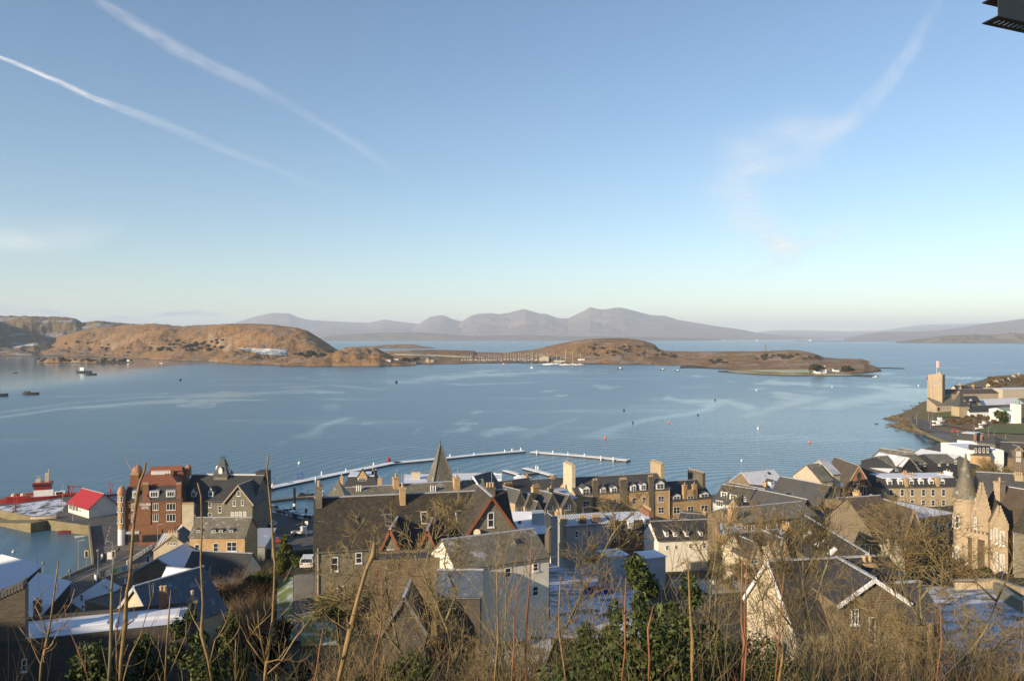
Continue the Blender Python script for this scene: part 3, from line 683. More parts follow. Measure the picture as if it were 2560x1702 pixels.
        if kind == 'gf' and trim:
            q = MB(); q.box(L/2-.14, -ov, zr+th-.05, L/2+.14, W+ov, zr+th+.08)
            q.build('ridge', M['ridge'], s.roofo)
            k = (zr-ze)/(L/2); e = ov+.03; q = MB()
            q.xbox((-e, -e, ze-k*e), (L/2, -e, zr), .07, .32); q.xbox((L+e, -e, ze-k*e), (L/2, -e, zr), .07, .32)
            q.build('bargeboard', M['stonetrim'] if stone == 'stonetrim' else M[stone], s.roofo)
        if trim and kind != 'flat':
            q = MB(); q.box(-.05, -ov-.1, ze-.18, L+.05, -ov+.02, ze-.05) if kind in ('gable','mono','mansard','hip') else q.box(-ov-.05, 0, ze-.2, -ov+.02, W, ze-.08)
            q.build('gutter', M['trimdark'], s.o)
        s.th = th
    def ray(s, px, py):
        d = Vector(((px-1280)/F, 1, -(py-HOR)/F)); ux3, uy3 = Vector((*s.ux, 0)), Vector((*s.uy, 0))
        o = Vector((-s.a.x, -s.a.y, H-s.zb))
        return Vector((o.dot(ux3), o.dot(uy3), o.z)), Vector((d.dot(ux3), d.dot(uy3), d.z))
    def on(s, px, py, y=0.0):               # local point on the plane parallel to the front, y metres behind it
        o, d = s.ray(px, py); t = (y-o.y)/d.y; return o+d*t
    def side(s, px, py, x=0.0):
        o, d = s.ray(px, py); t = (x-o.x)/d.x; return o+d*t
    def onslope(s, px, py):
        q, k = s.slope; o, d = s.ray(px, py)
        t = (q.z-q.y*k+o.y*k-o.z)/(d.z-d.y*k); return o+d*t
    def win(s, wins, style='sash', y=0.0, glass='glass', two=False, name='window'):
        for (x0, x1, y0, y1) in wins:
            a, b = s.on(x0, y1, y), s.on(x1, y0, y); w, h = abs(b.x-a.x), abs(b.z-a.z)
            fm, pm = winmesh(w, h, style, two, glass)
            o = link(name, fm, s.o, ((a.x+b.x)/2, y, min(a.z, b.z)))
            if pm: link('pane', pm, o)
        return s
    def grid(s, cols, rows, style='sash', glass='glass', two=False, y=0.0):
        return s.win([(c0, c1, r0, r1) for (r0, r1) in rows for (c0, c1) in cols], style, y, glass, two)
    def mgrid(s, xs, zs, w, h, style='sash', face='f', glass='glass', two=True):
        """windows by metres: xs along the face, zs sill heights above base"""
        fm, pm = winmesh(w, h, style, two, glass)
        for z in zs:
            for x in xs:
                loc, r = {'f': ((x,0,z),0), 'l': ((0,s.dep-x,z),-math.pi/2), 'r': ((s.L,x,z),math.pi/2)}[face]
                o = link('window', fm, s.o, loc, (0,0,r))
                if pm: link('pane', pm, o)
        return s
    def chim(s, x0, x1, ytop, y=None, dy=1.0, pots=4, mat=None, zlow=None, ph=.6, poth=None):
        """photo columns x0..x1, top row; y = metres behind the front plane"""
        if y is None: y = s.dep/2-dy/2
        a, b = s.on(x0, ytop, y), s.on(x1, ytop, y); z1 = (a.z+b.z)/2-(ph if pots else 0); q = MB(); z0 = zlow if zlow is not None else max(.1, s.ze-.6)
        q.box(a.x, y, z0, b.x, y+dy, z1-.25); q.box(a.x-.08, y-.08, z1-.25, b.x+.08, y+dy+.08, z1)
        c = q.build('chimney', M[mat or s.wm], s.o)
        for i in range(pots):
            u = (i+.5)/pots; link('chimney_pot', potmesh(ph), c, (a.x+(b.x-a.x)*u, y+dy/2, z1-.02))
        return s
    def chimside(s, x, y0, y1, z1, dx=.8, pots=6, mat=None, ph=.6, z0=None):
        q = MB(); z0 = s.ze-.5 if z0 is None else z0
        q.box(x, y0, z0, x+dx, y1, z1-.25); q.box(x-.08, y0-.08, z1-.25, x+dx+.08, y1+.08, z1); c = q.build('chimney', M[mat or s.wm], s.o)
        for i in range(pots): link('chimney_pot', potmesh(ph), c, (x+dx/2, y0+(y1-y0)*(i+.5)/pots, z1-.02))
        return s
    def dormer(s, x0, x1, y0, y1, setback=.4, style='gable', wall='frame', roof=None, wst='twin', glass='glass', rise=.35):
        """photo rectangle of the dormer's front face"""
        a, b = s.on(x0, y1, setback), s.on(x1, y0, setback); w = b.x-a.x; h = b.z-a.z; x = a.x; z = a.z
        k = s.slope[1]; back = (h+w*.4)/max(k, .2)+.4; q = MB(); q.box(x, setback, z-.3, x+w, setback+back, z+h)
        if style == 'gable':
            zr = z+h+w*rise; q.add([(x,setback,z+h),(x+w,setback,z+h),(x+w/2,setback,zr)], [(0,1,2)])
            q.slab([(x-.12,setback-.15,z+h-.05+.08),(x+w/2,setback-.15,zr+.08),(x+w/2,setback+back,zr+.08),(x-.12,setback+back,z+h-.05+.08)], .08, 1)
            q.slab([(x+w/2,setback-.15,zr+.08),(x+w+.12,setback-.15,z+h-.05+.08),(x+w+.12,setback+back,z+h-.05+.08),(x+w/2,setback+back,zr+.08)], .08, 1)
        else:
            q.slab([(x-.1,setback-.15,z+h+.1),(x+w+.1,setback-.15,z+h+.1),(x+w+.1,setback+back,z+h+.35),(x-.1,setback+back,z+h+.35)], .1, 1)
        d = q.build('dormer', [M[wall], M[roof or s.rm]], s.o)
        fm, pm = winmesh(w*.78, h*.85, wst, True, glass); link('window', fm, d, (x+w/2, setback-.005, z+h*.06)); return s
    def sky(s, quad, frame='trimdark'):
        """rooflight: photo rect on the front slope"""
        x0, x1, y0, y1 = quad; a, b, c, d = s.onslope(x0, y1), s.onslope(x1, y1), s.onslope(x1, y0), s.onslope(x0, y0)
        k = s.slope[1]; n = Vector((0,-k,1)).normalized()
        xl, xr = (a.x+d.x)/2, (b.x+c.x)/2; ylo, yhi = min(a.y,b.y), max(c.y,d.y); f = lambda x, y, h: Vector((x, y, s.slope[0].z+(y-s.slope[0].y)*k))+n*h
        q = MB(); q.slab([f(xl,ylo,.10), f(xr,ylo,.10), f(xr,yhi,.10), f(xl,yhi,.10)], .16)
        o = q.build('skylight', M[frame], s.o); q = MB(); m_ = .12*(xr-xl); my = .1*(yhi-ylo)
        q.slab([f(xl+m_,ylo+my,.125), f(xr-m_,ylo+my,.125), f(xr-m_,yhi-my,.125), f(xl+m_,yhi-my,.125)], .02)
        q.build('pane', M['glass'], o); return s
    def band(s, rows_m, mat=None, pr=.06):
        q = MB()
        for z in rows_m: q.box(-pr, -pr, z, s.L+pr, -.001 if False else .02, z+.22)
        q.build('string_course', M[mat or s.stone], s.o); return s
    def door(s, x0, x1, y0, y1, mat='blackpaint'):
        a, b = s.on(x0, y1), s.on(x1, y0); q = MB(); q.box(a.x, -.05, a.z, b.x, .02, b.z); q.build('door', M[mat], s.o); return s
# ================================================================ the town
def absorb(main, *others):
    """make the walls and roofs of a wing parts of the main building"""
    mi = Matrix.LocRotScale(main.o.location, main.o.rotation_euler, None).inverted()
    for h in others:
        hm = Matrix.LocRotScale(h.o.location, h.o.rotation_euler, None)
        for ch in [o for o in C.objects if o.parent == h.o]:
            ch.parent = main.o; ch.matrix_basis = mi@hm@ch.matrix_basis
        bpy.data.objects.remove(h.o)
    return main
def lathe_part(h, name, prof, mat, x, y, n=14, parent=None):
    q = MB(); q.lathe(prof, n, (x, y)); return q.build(name, M[mat], parent or h.o)
def spire(h, name, x, y, prof, mat, rot=math.pi/4):
    """square spire: prof (half width, z)"""
    q = MB(); b = 0
    for r, z in prof: q.v += [(x-r,y-r,z),(x+r,y-r,z),(x+r,y+r,z),(x-r,y+r,z)]
    k = len(prof)
    for i in range(k-1):
        for j in range(4): q.f.append((i*4+j, i*4+(j+1)%4, (i+1)*4+(j+1)%4, (i+1)*4+j)); q.m.append(0)
    q.f.append((0,3,2,1)); q.f.append(tuple(range(4*k-4, 4*k))); q.m += [0, 0]
    return q.build(name, M[mat], h.o)
def crow(h, x0, x1, ze, zr, y0, mat, steps=8, th=.55):
    q = MB(); xm = (x0+x1)/2
    for i in range(steps):
        t0, t1 = i/steps, (i+1)/steps; za, zb_ = ze+(zr-ze)*t0, ze+(zr-ze)*t1+.25
        xa = x0+(xm-x0)*t0-.1; xb = x0+(xm-x0)*t1+.06
        q.box(xa, y0-.12-.002*i, za-.35, xb, y0+th, zb_); q.box(x0+x1-xb, y0-.12-.002*i, za-.35, x0+x1-xa, y0+th, zb_)
    return q.build('crow_steps', M[mat], h.o)

# quay, car park, slipway
def gz3(px, py, z=3.0): q = G(px, py, z); return (q.x, q.y)
q = MB(); QP = [gz3(12,1277), gz3(118,1299), gz3(221,1313), gz3(232,1414), gz3(150,1450), (-118,170), (-88,170), (-88,262), (-100,292), gz3(175,1240), (-176,268)]
q.prism(QP, -4, 3.0); q.v = q.v; o = q.build('quay', [M['quay'], M['asphalt']])
o.data.materials.clear(); o.data.materials.append(M['quay']); o.data.materials.append(M['asphalt'])
for p in o.data.polygons: p.material_index = 1 if p.normal.z > .9 else 0
tag(o, kind='structure')
q = MB(); a, b = Vector(gz3(12,1277)), Vector(gz3(118,1299)); nrm = Vector((-(b-a).y, (b-a).x)).normalized()
for i in range(8):
    pass
c0, c1 = a-nrm*.02, b-nrm*.02
q.add([(c0.x,c0.y,-3),(c1.x,c1.y,-3),(c1.x-nrm.x*5,c1.y-nrm.y*5,-3),(c0.x-nrm.x*5,c0.y-nrm.y*5,-3),(c0.x,c0.y,.15),(c1.x,c1.y,2.95),(c1.x-nrm.x*5,c1.y-nrm.y*5,2.95),(c0.x-nrm.x*5,c0.y-nrm.y*5,.15)],
      [(0,3,2,1),(4,5,6,7),(0,1,5,4),(1,2,6,5),(2,3,7,6),(3,0,4,7)])
o = q.build('slipway', M['quay']); tag(o, kind='structure')
q = MB(); q.prism([gz3(634,1268), gz3(700,1284), gz3(792,1306), gz3(800,1380), gz3(600,1380), gz3(560,1330)], -3, 3.02); o = q.build('car_park', M['asphalt']); tag(o, kind='structure')
# coping and parapets of the promenade
q = MB(); q.xbox((*gz3(222,1316), 3.5), (*gz3(233,1412), 3.5), .45, 1.0); o = q.build('harbour_wall', M['quay']); tag(o, 'stone harbour parapet running from the pier root towards the camera', 'wall')
q = MB(); q.xbox((*gz3(234,1414), 3.35), (*gz3(150,1451), 3.35), .4, .7); q.build('coping', M['concrete'], tag(empty('promenade_wall', (0,0,0)), 'low concrete promenade wall curving left beside the road', 'wall'))
q = MB()
for pl, z in (([gz3(233,1400), gz3(262,1388), gz3(292,1378), gz3(300,1366), gz3(240,1366), gz3(232,1380)], 3.14), ([gz3(150,1449), gz3(160,1455), gz3(240,1420), gz3(234,1413)], 3.13), ([gz3(300,1364), gz3(470,1364), gz3(470,1372), gz3(300,1374)], 3.15)):
    q.prism(pl[::-1] if False else pl, 2.9, z)
o = q.build('pavement', M['paving']); tag(o, kind='structure')
q = MB()
for i in range(9):
    a_, b_ = Vector(gz3(250+i*3, 1400-i*10)), Vector(gz3(252+i*3, 1395-i*10)); q.xbox((*a_, 3.008), (*b_, 3.008), .12, .012)
q.xbox((*gz3(180,1458), 3.006), (*gz3(330,1385), 3.006), .1, .012)
tag(q.build('road_markings', M['paint']), kind='structure')
# frost on the pier deck
m_fr, t, b, n, l = newmat('deck_frost'); ob = coords(n); f = noisen(n, l, ob, .35, 6, .7, stretch=(1,.4,1))
l.new(ramp(n, l, f, [(.44, (.10,.095,.09)), (.52, (.62,.66,.74))]), b.inputs['Base Color']); b.inputs['Roughness'].default_value = .9
q = MB(); q.prism([gz3(16,1277.5), gz3(118,1296), gz3(150,1280), gz3(168,1258), gz3(150,1247), (-174.5,267)], 3.002, 3.012); tag(q.build('pier_deck_frost', m_fr), kind='structure')

# --- west side
h = House('harbour_office', 'white harbour office with bright red metal roof on the pier', 'building', 171,260, 222,251, 9, 6.1, 10.0, 'white', 'redroof', zb=2.9, ov=.6)
h.win([(173,180,1258,1272),(181,188,1261,1275),(189,196,1263,1277)], 'triple'); h.win([(198,203,1274,1278)], 'sash')
w_ = House('x','','',223,254.5, 312,262, 10, 5.6, 7.4, 'grey','leadroof', zb=2.9, ov=.5)
w_.door(236,243,1276,1288,'frame'); w_.win([(226,233,1279,1286),(267,275,1272,1280),(278,288,1270,1277)], 'twin'); q = MB(); q.box(0, 4.7, w_.zr+.16, w_.L, 5.3, w_.zr+.7); q.build('red_ridge', M['redpaint'], w_.o)
absorb(h, w_)
# red sandstone hotel
h = House('red_hotel', 'four storey red sandstone hotel with domed corner turrets at the pier head', 'hotel', 303,219, 456,222, 17, 14.9, 18.7, 'red', 'darkslate', 'mansard', zb=2.9)
for o in [o for o in C.objects if o.parent == h.o and o.name.startswith('roof_deck')]: bpy.data.objects.remove(o)
q = MB(); L, zr = h.L, h.zr; e = .3
for pl in ([(1.2,1.2,zr),(L-1.2,1.2,zr),(L-4,5.5,zr+2.1),(4,5.5,zr+2.1)], [(1.2,1.2,zr),(4,5.5,zr+2.1),(4,11,zr+2.1),(1.2,16,zr)], [(L-1.2,1.2,zr),(L-1.2,16,zr),(L-4,11,zr+2.1),(L-4,5.5,zr+2.1)], [(4,11,zr+2.1),(L-4,11,zr+2.1),(L-1.2,16,zr),(1.2,16,zr)], [(4,5.5,zr+2.1),(L-4,5.5,zr+2.1),(L-4,11,zr+2.1),(4,11,zr+2.1)]): q.slab(pl, .15)
q.build('upper_roof', M['redtile'], h.o)
q = MB(); q.box(5, 8, zr+2.0, L-1.5, 10.5, zr+3.0); q.slab([(5,7.6,zr+3.0),(L-1.5,7.6,zr+3.0),(L-2,9.2,zr+4.2),(5.6,9.2,zr+4.2)], .15); q.slab([(5,10.8,zr+3.0),(L-1.5,10.8,zr+3.0),(L-2,9.2,zr+4.2),(5.6,9.2,zr+4.2)], .15); q.build('rear_roof', M['redtile'], h.o)
h.dormer(331,346,1227,1244,.15,'flat','frame','leadroof','triple'); h.dormer(373,397,1227,1243,.15,'flat','frame','leadroof','triple'); h.dormer(415,438,1226,1242,.15,'flat','frame','leadroof','triple')
h.grid([(329,338),(382,396),(416,439)], [(1257,1275),(1283,1303)], 'triple'); h.grid([(329,338)], [(1320,1334)], 'sash')
h.band([8.3, 11.6], 'red', .12); h.chim(356,371,1206,.0,1.0,4,'red'); h.chim(441,453,1206,-.1,1.1,3,'red', zlow=.2)
h.chim(325,346,1183,7,1.2,6,'red'); h.chim(412,433,1178,7,1.2,6,'red'); h.chim(459,467,1168,9,1.2,2,'red')
q = MB(); a, b = h.on(350,1253,-.25), h.on(379,1240,-.25); q.add([(a.x,-.25,a.z),(b.x,-.25,a.z),((a.x+b.x)/2,-.25,b.z+.5),(a.x,.9,a.z),(b.x,.9,a.z),((a.x+b.x)/2,.9,b.z+.5)], [(0,1,2),(0,2,5,3),(1,4,5,2),(0,3,4,1)]); q.build('pediment', M['red'], h.o)
q = MB(); a, b = h.on(349,1311), h.on(377,1252); q.box(a.x,-.22,a.z,b.x,-.002,b.z); q.build('name_bay', M['red'], h.o)
def text(body, size, loc, rot, mat, parent, name='lettering', sx=1.0, bold=.012):
    cu = bpy.data.curves.new(name, 'FONT'); cu.body = body; cu.size = size; cu.extrude = .02; cu.offset = bold; cu.align_x = 'CENTER'; cu.space_line = .95
    ob_ = bpy.data.objects.new('tmp', cu); C.objects.link(ob_); bpy.context.view_layer.update()
    me = bpy.data.meshes.new_from_object(ob_.evaluated_get(bpy.context.evaluated_depsgraph_get())); bpy.data.objects.remove(ob_)
    me.materials.clear(); me.materials.append(mat); o = link(name, me, parent, loc, rot); o.scale = (sx,1,1); return o
a, b = h.on(350,1273,-.3), h.on(376,1256,-.3)
text('COLUMBA\nHOTEL', .95, ((a.x+b.x)/2, -.27, a.z+1.0), (R(90),0,0), M['bright'], h.o, 'name_sign', .66, .02)
q = MB(); a, b = h.on(310,1361), h.on(349,1326); q.box(a.x,-.25,b.z-.8,b.x,.02,b.z); q.build('shop_fascia', M['leadroof'], h.o); q = MB(); q.box(a.x+.3,-.08,a.z+.6,b.x-.3,.02,b.z-1.1); q.build('shop_window', M['glass'], h.o)
text("OBAN'S WORLD", .55, ((a.x+b.x)/2, -.27, b.z-.62), (R(90),0,0), M['bright'], h.o, 'shop_lettering', .95)
q = MB(); a, b = h.on(352,1361), h.on(405,1322); q.box(a.x,-.2,b.z-1.4,b.x,.02,b.z); q.build('bar_fascia', M['red'], h.o); q = MB(); q.box(a.x+.4,-.07,a.z+.7,b.x-.4,.02,b.z-1.45); q.build('bar_window', M['glass'], h.o)
q = MB(); q.box(a.x-.3,-2.2,.1,b.x-.6,-2.1,1.0); q.build('terrace_screen', M['redtile'], h.o)
t_ = h.on(298,1361,0); x_ = t_.x
lathe_part(h, 'corner_turret', [(1.0,4.5),(1.0,13.9),(1.12,14.1)], 'sand', .1, .1); lathe_part(h, 'turret_base', [(.98,0),(.98,4.5)], 'bright', .1, .1); lathe_part(h, 'turret_dome', [(1.2,14.1),(1.15,14.6),(1.0,15.2),(.7,15.8),(.3,16.2),(.05,16.4),(.04,17.6)], 'copper', .1, .1)
for z in (6.2, 9.2, 12.0):
    fm, pm = winmesh(.6, 1.5, 'sash', True); link('window', fm, h.o, (.35, -.92, z)); link('window', fm, h.o, (-.72, -.45, z), (0,0,-.95))
lathe_part(h, 'rear_turret', [(1.35,12),(1.35,17.6)], 'red', .6, 14); lathe_part(h, 'rear_dome', [(1.5,17.6),(1.45,18.2),(1.2,18.9),(.8,19.4),(.3,19.8),(.04,19.9),(.04,20.9)], 'copper', .6, 14)
lathe_part(h, 'small_dome', [(.9,16.5),(.9,18.6),(.8,19.2),(.5,19.6),(.05,19.9)], 'copper', h.L-.8, 12)
q = MB()
for i in range(7): q.box(6.2+i*.8, 6.9, zr+2.1, 6.26+i*.8, 6.96, zr+3.3)
q.box(6, 6.85, zr+3.2, 11.2, 7.0, zr+3.3); q.box(6, 7.2, zr+2.1, 11.2, 9, zr+3.0); q.build('roof_lantern', M['frame'], h.o)
# grey stone hotel with tower
h = House('tower_hotel', 'grey rubble hotel with steep slate roof and iron crested tower beside the car park', 'hotel', 455,227, 632,226, 15, 13.6, 19.4, 'greystone', 'darkslate', zb=2.9, ov=.5)
w_ = House('x','','',563,224.5, 631,223.5, 9, 13.7, 18.4, 'greystone','slate','gf', zb=2.9, ov=.6)
w_.win([(582,590,1251,1264),(603,610,1250,1263),(592,601,1228,1239)]); w_.win([(577,585,1279,1296),(587,595,1279,1296),(597,605,1278,1295),(608,616,1278,1295)], glass='curtain'); w_.win([(611,617,1307,1325)])
h.dormer(478,490,1230,1241,.9,'gable','frame','slate','sash',rise=.9); h.dormer(520,533,1229,1240,.9,'gable','frame','slate','sash',rise=.9)
h.win([(484,489,1257,1268),(521,529,1255,1268),(545,554,1264,1281),(520,529,1281,1296)])
q = MB()
q.box(.2, 7.36, h.zr+.15, 18.6, 7.64, h.zr+.32)
for i in range(30): q.box(.2+i*.62, 7.3, h.zr+.3, .55+i*.62, 7.7, h.zr+.55)
q.build('ridge_crest', M['bright'], h.o)
tx = h.on(558,1200,8).x
tb = h.zr-1
spire(h, 'tower', tx, 8, [(2.0,h.ze-1),(2.0,h.zr+.2)], 'greystone'); spire(h, 'tower_roof', tx, 8, [(2.45,h.zr+.1),(2.0,h.zr+.8),(1.45,h.zr+2.0),(.9,h.zr+3.6),(.5,h.zr+4.7)], 'slate')
q = MB()
for sx_ in (-.45,.45):
    for sy_ in (-.45,.45): q.box(tx+sx_-.04, 8+sy_-.04, h.zr+4.7, tx+sx_+.04, 8+sy_+.04, h.zr+5.8)
q.box(tx-.5,7.5,h.zr+5.2,tx+.5,8.5,h.zr+5.27); q.build('iron_cresting', M['darkmetal'], h.o)
for sx_, sy_, r_ in ((0,-2.2,0),(2.2,0,math.pi/2),(-2.2,0,-math.pi/2)):
    q = MB(); q.box(-.55,-.25,0,.55,1.2,1.4); q.add([(-.65,-.3,1.4),(.65,-.3,1.4),(0,-.3,2.3),(-.65,1.3,1.4),(.65,1.3,1.4),(0,1.3,2.3)], [(0,1,2),(0,2,5,3),(1,4,5,2),(3,5,4)]); q.build('tower_dormer', M['frame'], h.o, loc=(tx+sx_*.8, 8+sy_*.8, h.zr+.5), rot=(0,0,r_))
h.chim(510,526,1194,8,1.0,6,'red'); q = MB(); q.box(h.L-3.2,10,h.ze,h.L-.1,15,h.zr+.6); q.build('rear_block', M['darkslate'], h.o)
absorb(h, w_)
# house rows stepping up from the harbour
h = House('sandstone_house', 'sandstone fronted house with mottled slate roof and four small roof windows', 'house', 474,181, 612,181, 9, 14.6, 18.0, 'sand', 'palemoss')
h.win([(487,499,1360,1382),(533,546,1357,1379)]); h.win([(567,592,1354,1377)], 'twin')
for x in (492, 530, 548, 574): h.dormer(x-1,x+10,1324,1334,1.0,'flat','trimdark','slate','sash')
h = House('blue_shed', 'blue grey corrugated shed between the sandstone house and the car park', 'shed', 613,200, 662,200, 9, 7.6, 9.8, 'grey', 'corr', 'mono')
h = House('cottage', 'cottage with dark slate roof and a little conical porch below the sandstone house', 'cottage', 457,166, 606,164, 8, 10.8, 14.4, 'white', 'darkslate')
lathe_part(h, 'porch', [(1.6,0),(1.6,h.ze-.3)], 'white', h.on(532,1440,-.8).x, -.6); lathe_part(h, 'porch_roof', [(1.9,h.ze-.35),(.9,h.ze+1.5),(.05,h.ze+3.0),(.04,h.ze+3.5)], 'slate', h.on(532,1440,-.8).x, -.6)
h.mgrid([2.5, 9.8], [h.ze-2.0], .8, 1.4)
h = House('white_cottage', 'white harled gable cottage with chimney on its apex near the road', 'cottage', 384,190, 476,191, 9, 9.4, 12.6, 'cream', 'slate', 'gf', ov=.15)
h.chim(418,444,1326,0,1.0,4,'cream',zlow=h.ze+1); h.win([(424,441,1355,1363)], 'twin')
h = House('hipped_house', 'blue grey slated house with long chimney row just right of the red hotel', 'house', 430,205, 498,206, 8, 8.5, 13.5, 'greystone', 'frostslate', 'hip')
h.chim(455,484,1256,1.0,1.0,9,'cream',zlow=3)
h = House('snow_lean_to', 'lean-to with three snowy roof strips in front of the red hotel', 'outbuilding', 388,203, 428,203, 5, 6.0, 8.6, 'white', 'stripes', 'mono')
h = House('stone_warehouse', 'dark rubble gable warehouse with one narrow window beside the painted hoarding', 'warehouse', 333,170, 456,169, 13, 10.0, 13.0, 'brownrubble', 'frosty', 'gf', ov=.2, stone='ridge')
h.win([(407,414,1438,1454)]); h.win([(365,374,1388,1404)], 'sash', y=0)
h = House('yard_building', 'low flat roofed brown walled building behind the frosty roofs', 'building', 212,138, 286,134, 10, 14.2, 14.5, 'brownrubble', 'asphalt', 'flat', zb=3)
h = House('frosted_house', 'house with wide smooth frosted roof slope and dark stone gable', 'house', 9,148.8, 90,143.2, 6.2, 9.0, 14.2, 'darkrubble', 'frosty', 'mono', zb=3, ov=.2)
h.chimside(h.L-1.5, .3, 1.4, 9.3, .9, 1, 'brick')
h = House('frosted_outhouse', 'small cream outhouse with ribbed frosted roof beside the dark gable', 'outbuilding', 178,152, 214,147, 6, 9.6, 12.4, 'cream', 'stripes', 'mono', zb=3)
h.win([(202,208,1486,1500)]); h.door(205,209,1514,1530,'redpaint')
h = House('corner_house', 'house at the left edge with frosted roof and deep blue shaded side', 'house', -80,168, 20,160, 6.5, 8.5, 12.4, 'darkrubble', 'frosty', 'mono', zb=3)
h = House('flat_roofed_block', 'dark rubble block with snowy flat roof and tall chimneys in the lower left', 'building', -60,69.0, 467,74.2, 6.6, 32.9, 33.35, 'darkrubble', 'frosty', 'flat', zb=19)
h.win([(221,246,1625,1664),(54,68,1645,1678)], 'sash')
q = MB(); q.box(4.5,1.9,h.ze+.12,10.6,4.4,h.ze+.45); q.box(12.3,3.2,h.ze+.12,16,5.0,h.ze+.4); q.box(7.4,2.2,h.ze+.452,9.9,3.8,h.ze+.62); q.build('roof_upstand', M['snow'], h.o)
h.chim(397,416,1466,5.6,.9,2,'brick',zlow=h.ze,poth=.9); h.chim(468,492,1478,6.2,1.0,1,'greystone',zlow=4,ph=.9)
q = MB(); x_ = h.on(20,1600,0).x; q.add([(x_-3,.5,h.ze-2),(x_+1.2,.5,h.ze-2),(x_+1.2,1.6,h.ze-2),(x_-3,1.6,h.ze-2),(x_-3,.5,h.ze+3.3),(x_+1.2,.5,h.ze+5.0),(x_+1.2,1.6,h.ze+5.0),(x_-3,1.6,h.ze+3.3)], [(0,3,2,1),(4,5,6,7),(0,1,5,4),(1,2,6,5),(2,3,7,6),(3,0,4,7)]); q.build('gable_wall', M['rubble'], h.o)
q = MB(); rr = random.Random(4)
for i in range(16): u = i/16; q.box(x_-2.9+u*4, .42, h.ze+3.3+u*1.65, x_-2.7+u*4, 1.68, h.ze+3.75+u*1.7+rr.random()*.2)
q.build('skew_stones', M['trimdark'], h.o)
h = House('slated_wing', 'steep blue slated gable roof rising behind the flat snowy roof', 'house', 284,84, 398,80, 8, 30.4, 34.3, 'cream', 'blueslate', 'gf', zb=19, stone='ridge')
h = House('frosty_cottage', 'cottage with patchy frosted roof behind the tall brick chimney', 'cottage', 372,96, 442,95, 7, 27.6, 31.2, 'rubble', 'snow')
h.sky((381,391,1470,1480))
# --- near big house, centre left
h = House('stone_villa', 'large rubble villa with wide dark mossy roof, nearest the middle of the town', 'house', 787,94.5, 1288,100, 11.5, 34.6, 39.7, 'greystone', 'mossy', zb=26, ov=.2)
w1 = House('x','','',1166,94.5, 1290,96, 7, 36.6, 40.9, 'greystone','mossy','gf', zb=26, ov=.3, stone='redtile')
w1.win([(1219,1235,1280,1318)], 'sash'); lathe_part(w1, 'satellite_dish', [(.02,0),(.3,.06),(.42,.14)], 'cream', 0, 0)
d_ = [o for o in C.objects if o.parent == w1.o and o.name.startswith('satellite_dish')][0]; p_ = w1.on(1193,1331,-.35); d_.location = p_; d_.rotation_euler = (R(70),0,R(-25))
w2 = House('x','','',944,93.5, 1006,93.5, 6, 34.3, 37.4, 'greystone','mossy','gf', zb=26, ov=.25, stone='redtile'); w2.win([(968,987,1372,1402)], 'sash')
w3 = House('x','','',1040,93.5, 1096,93.5, 6, 34.5, 37.3, 'greystone','mossy','gf', zb=26, ov=.25, stone='redtile')
h.win([(826,846,1392,1428),(1112,1128,1384,1402),(842,862,1462,1500)], 'sash'); h.sky((962,980,1285,1316)); h.sky((1052,1069,1279,1310),'cream'); h.sky((1139,1155,1276,1305),'cream'); h.sky((890,898,1293,1306))
h.chim(1000,1014,1207,4.4,1.0,1,'sand',zlow=h.ze+2); h.chim(1217,1238,1207,5.0,1.1,3,'rubble',zlow=h.ze+3); h.win([(888,906,1380,1408)], 'sash'); h.chimside(0,4.5,6.5,15.4,.8,2,'greystone')
q = MB()
for zz in (0,): q.tube([h.on(795,1370,-.12), h.on(795,1520,-.12)], .06, 6)
q.build('downpipe', M['cream'], h.o); absorb(h, w1, w2, w3)
h = House('rubble_outbuilding', 'flat topped rubble outbuilding in front of the big mossy villa', 'outbuilding', 925,87, 1202,89, 4, 35.2, 35.6, 'brownrubble', 'slate', 'flat', zb=25)
h = House('white_gabled_house', 'long pale roofed house with bright white left gable and a rooflight', 'house', 1141,84, 1372,89, 7.5, 35.4, 37.7, 'white', 'palemoss', zb=26, ov=.15)
h.sky((1284,1311,1346,1361)); h.win([(1332,1346,1406,1428),(1180,1196,1420,1448),(1262,1278,1416,1444),(1330,1346,1462,1490)])
h = House('blue_tiled_wing', 'low wing with ribbed blue slate roof among the bare trees', 'outbuilding', 1092,81, 1200,81, 6, 33.7, 35.4, 'darkrubble', 'blueslate', zb=25)
h = House('lower_wing', 'low building with narrow frosted roof strip behind the left thicket', 'outbuilding', 957,77, 1064,77, 5, 31.6, 34.9, 'darkrubble', 'mossy', 'gf', zb=24, stone='trimdark')
# --- behind the villa
h = House('mossy_roofed_house', 'lichen grey roofed house with two pale chimneys behind the big villa', 'house', 850,125, 1226,133, 10, 32.3, 35.3, 'rubble', 'palemoss', zb=16)
h.chim(984,998,1184,4,1,1,'sand'); h.chim(1136,1150,1186,3,1.1,1,'sand'); h.sky((1077,1090,1218,1229),'ridge')
q = MB()
for x in (892,897,902,1077,1083,1089): p_ = h.onslope(x, 1228); q.tube([p_, p_+Vector((0,0,1.0))], .1, 6)
q.build('roof_vent', M['frame'], h.o)
h = House('pyramid_roof', 'small tower with pyramid slate roof at the left end of the lichen roof', 'building', 812,121, 866,121, 3.6, 35.0, 38.0, 'rubble', 'palemoss', 'pyramid', zb=16)
h = House('church_spire', 'tall slate pyramid spire with lead hips rising above the middle roofs', 'church', 1085,150, 1131,151.5, 3.5, 32.6, 39.8, 'rubble', 'palemoss', 'pyramid', zb=12, ov=.25)
q = MB(); L, W, e = h.L, h.dep, .25
for c_ in ((-e,-e),(L+e,-e)): q.xbox((c_[0],c_[1],h.ze+.05), (L/2,W/2,h.zr+.05), .22, .14)
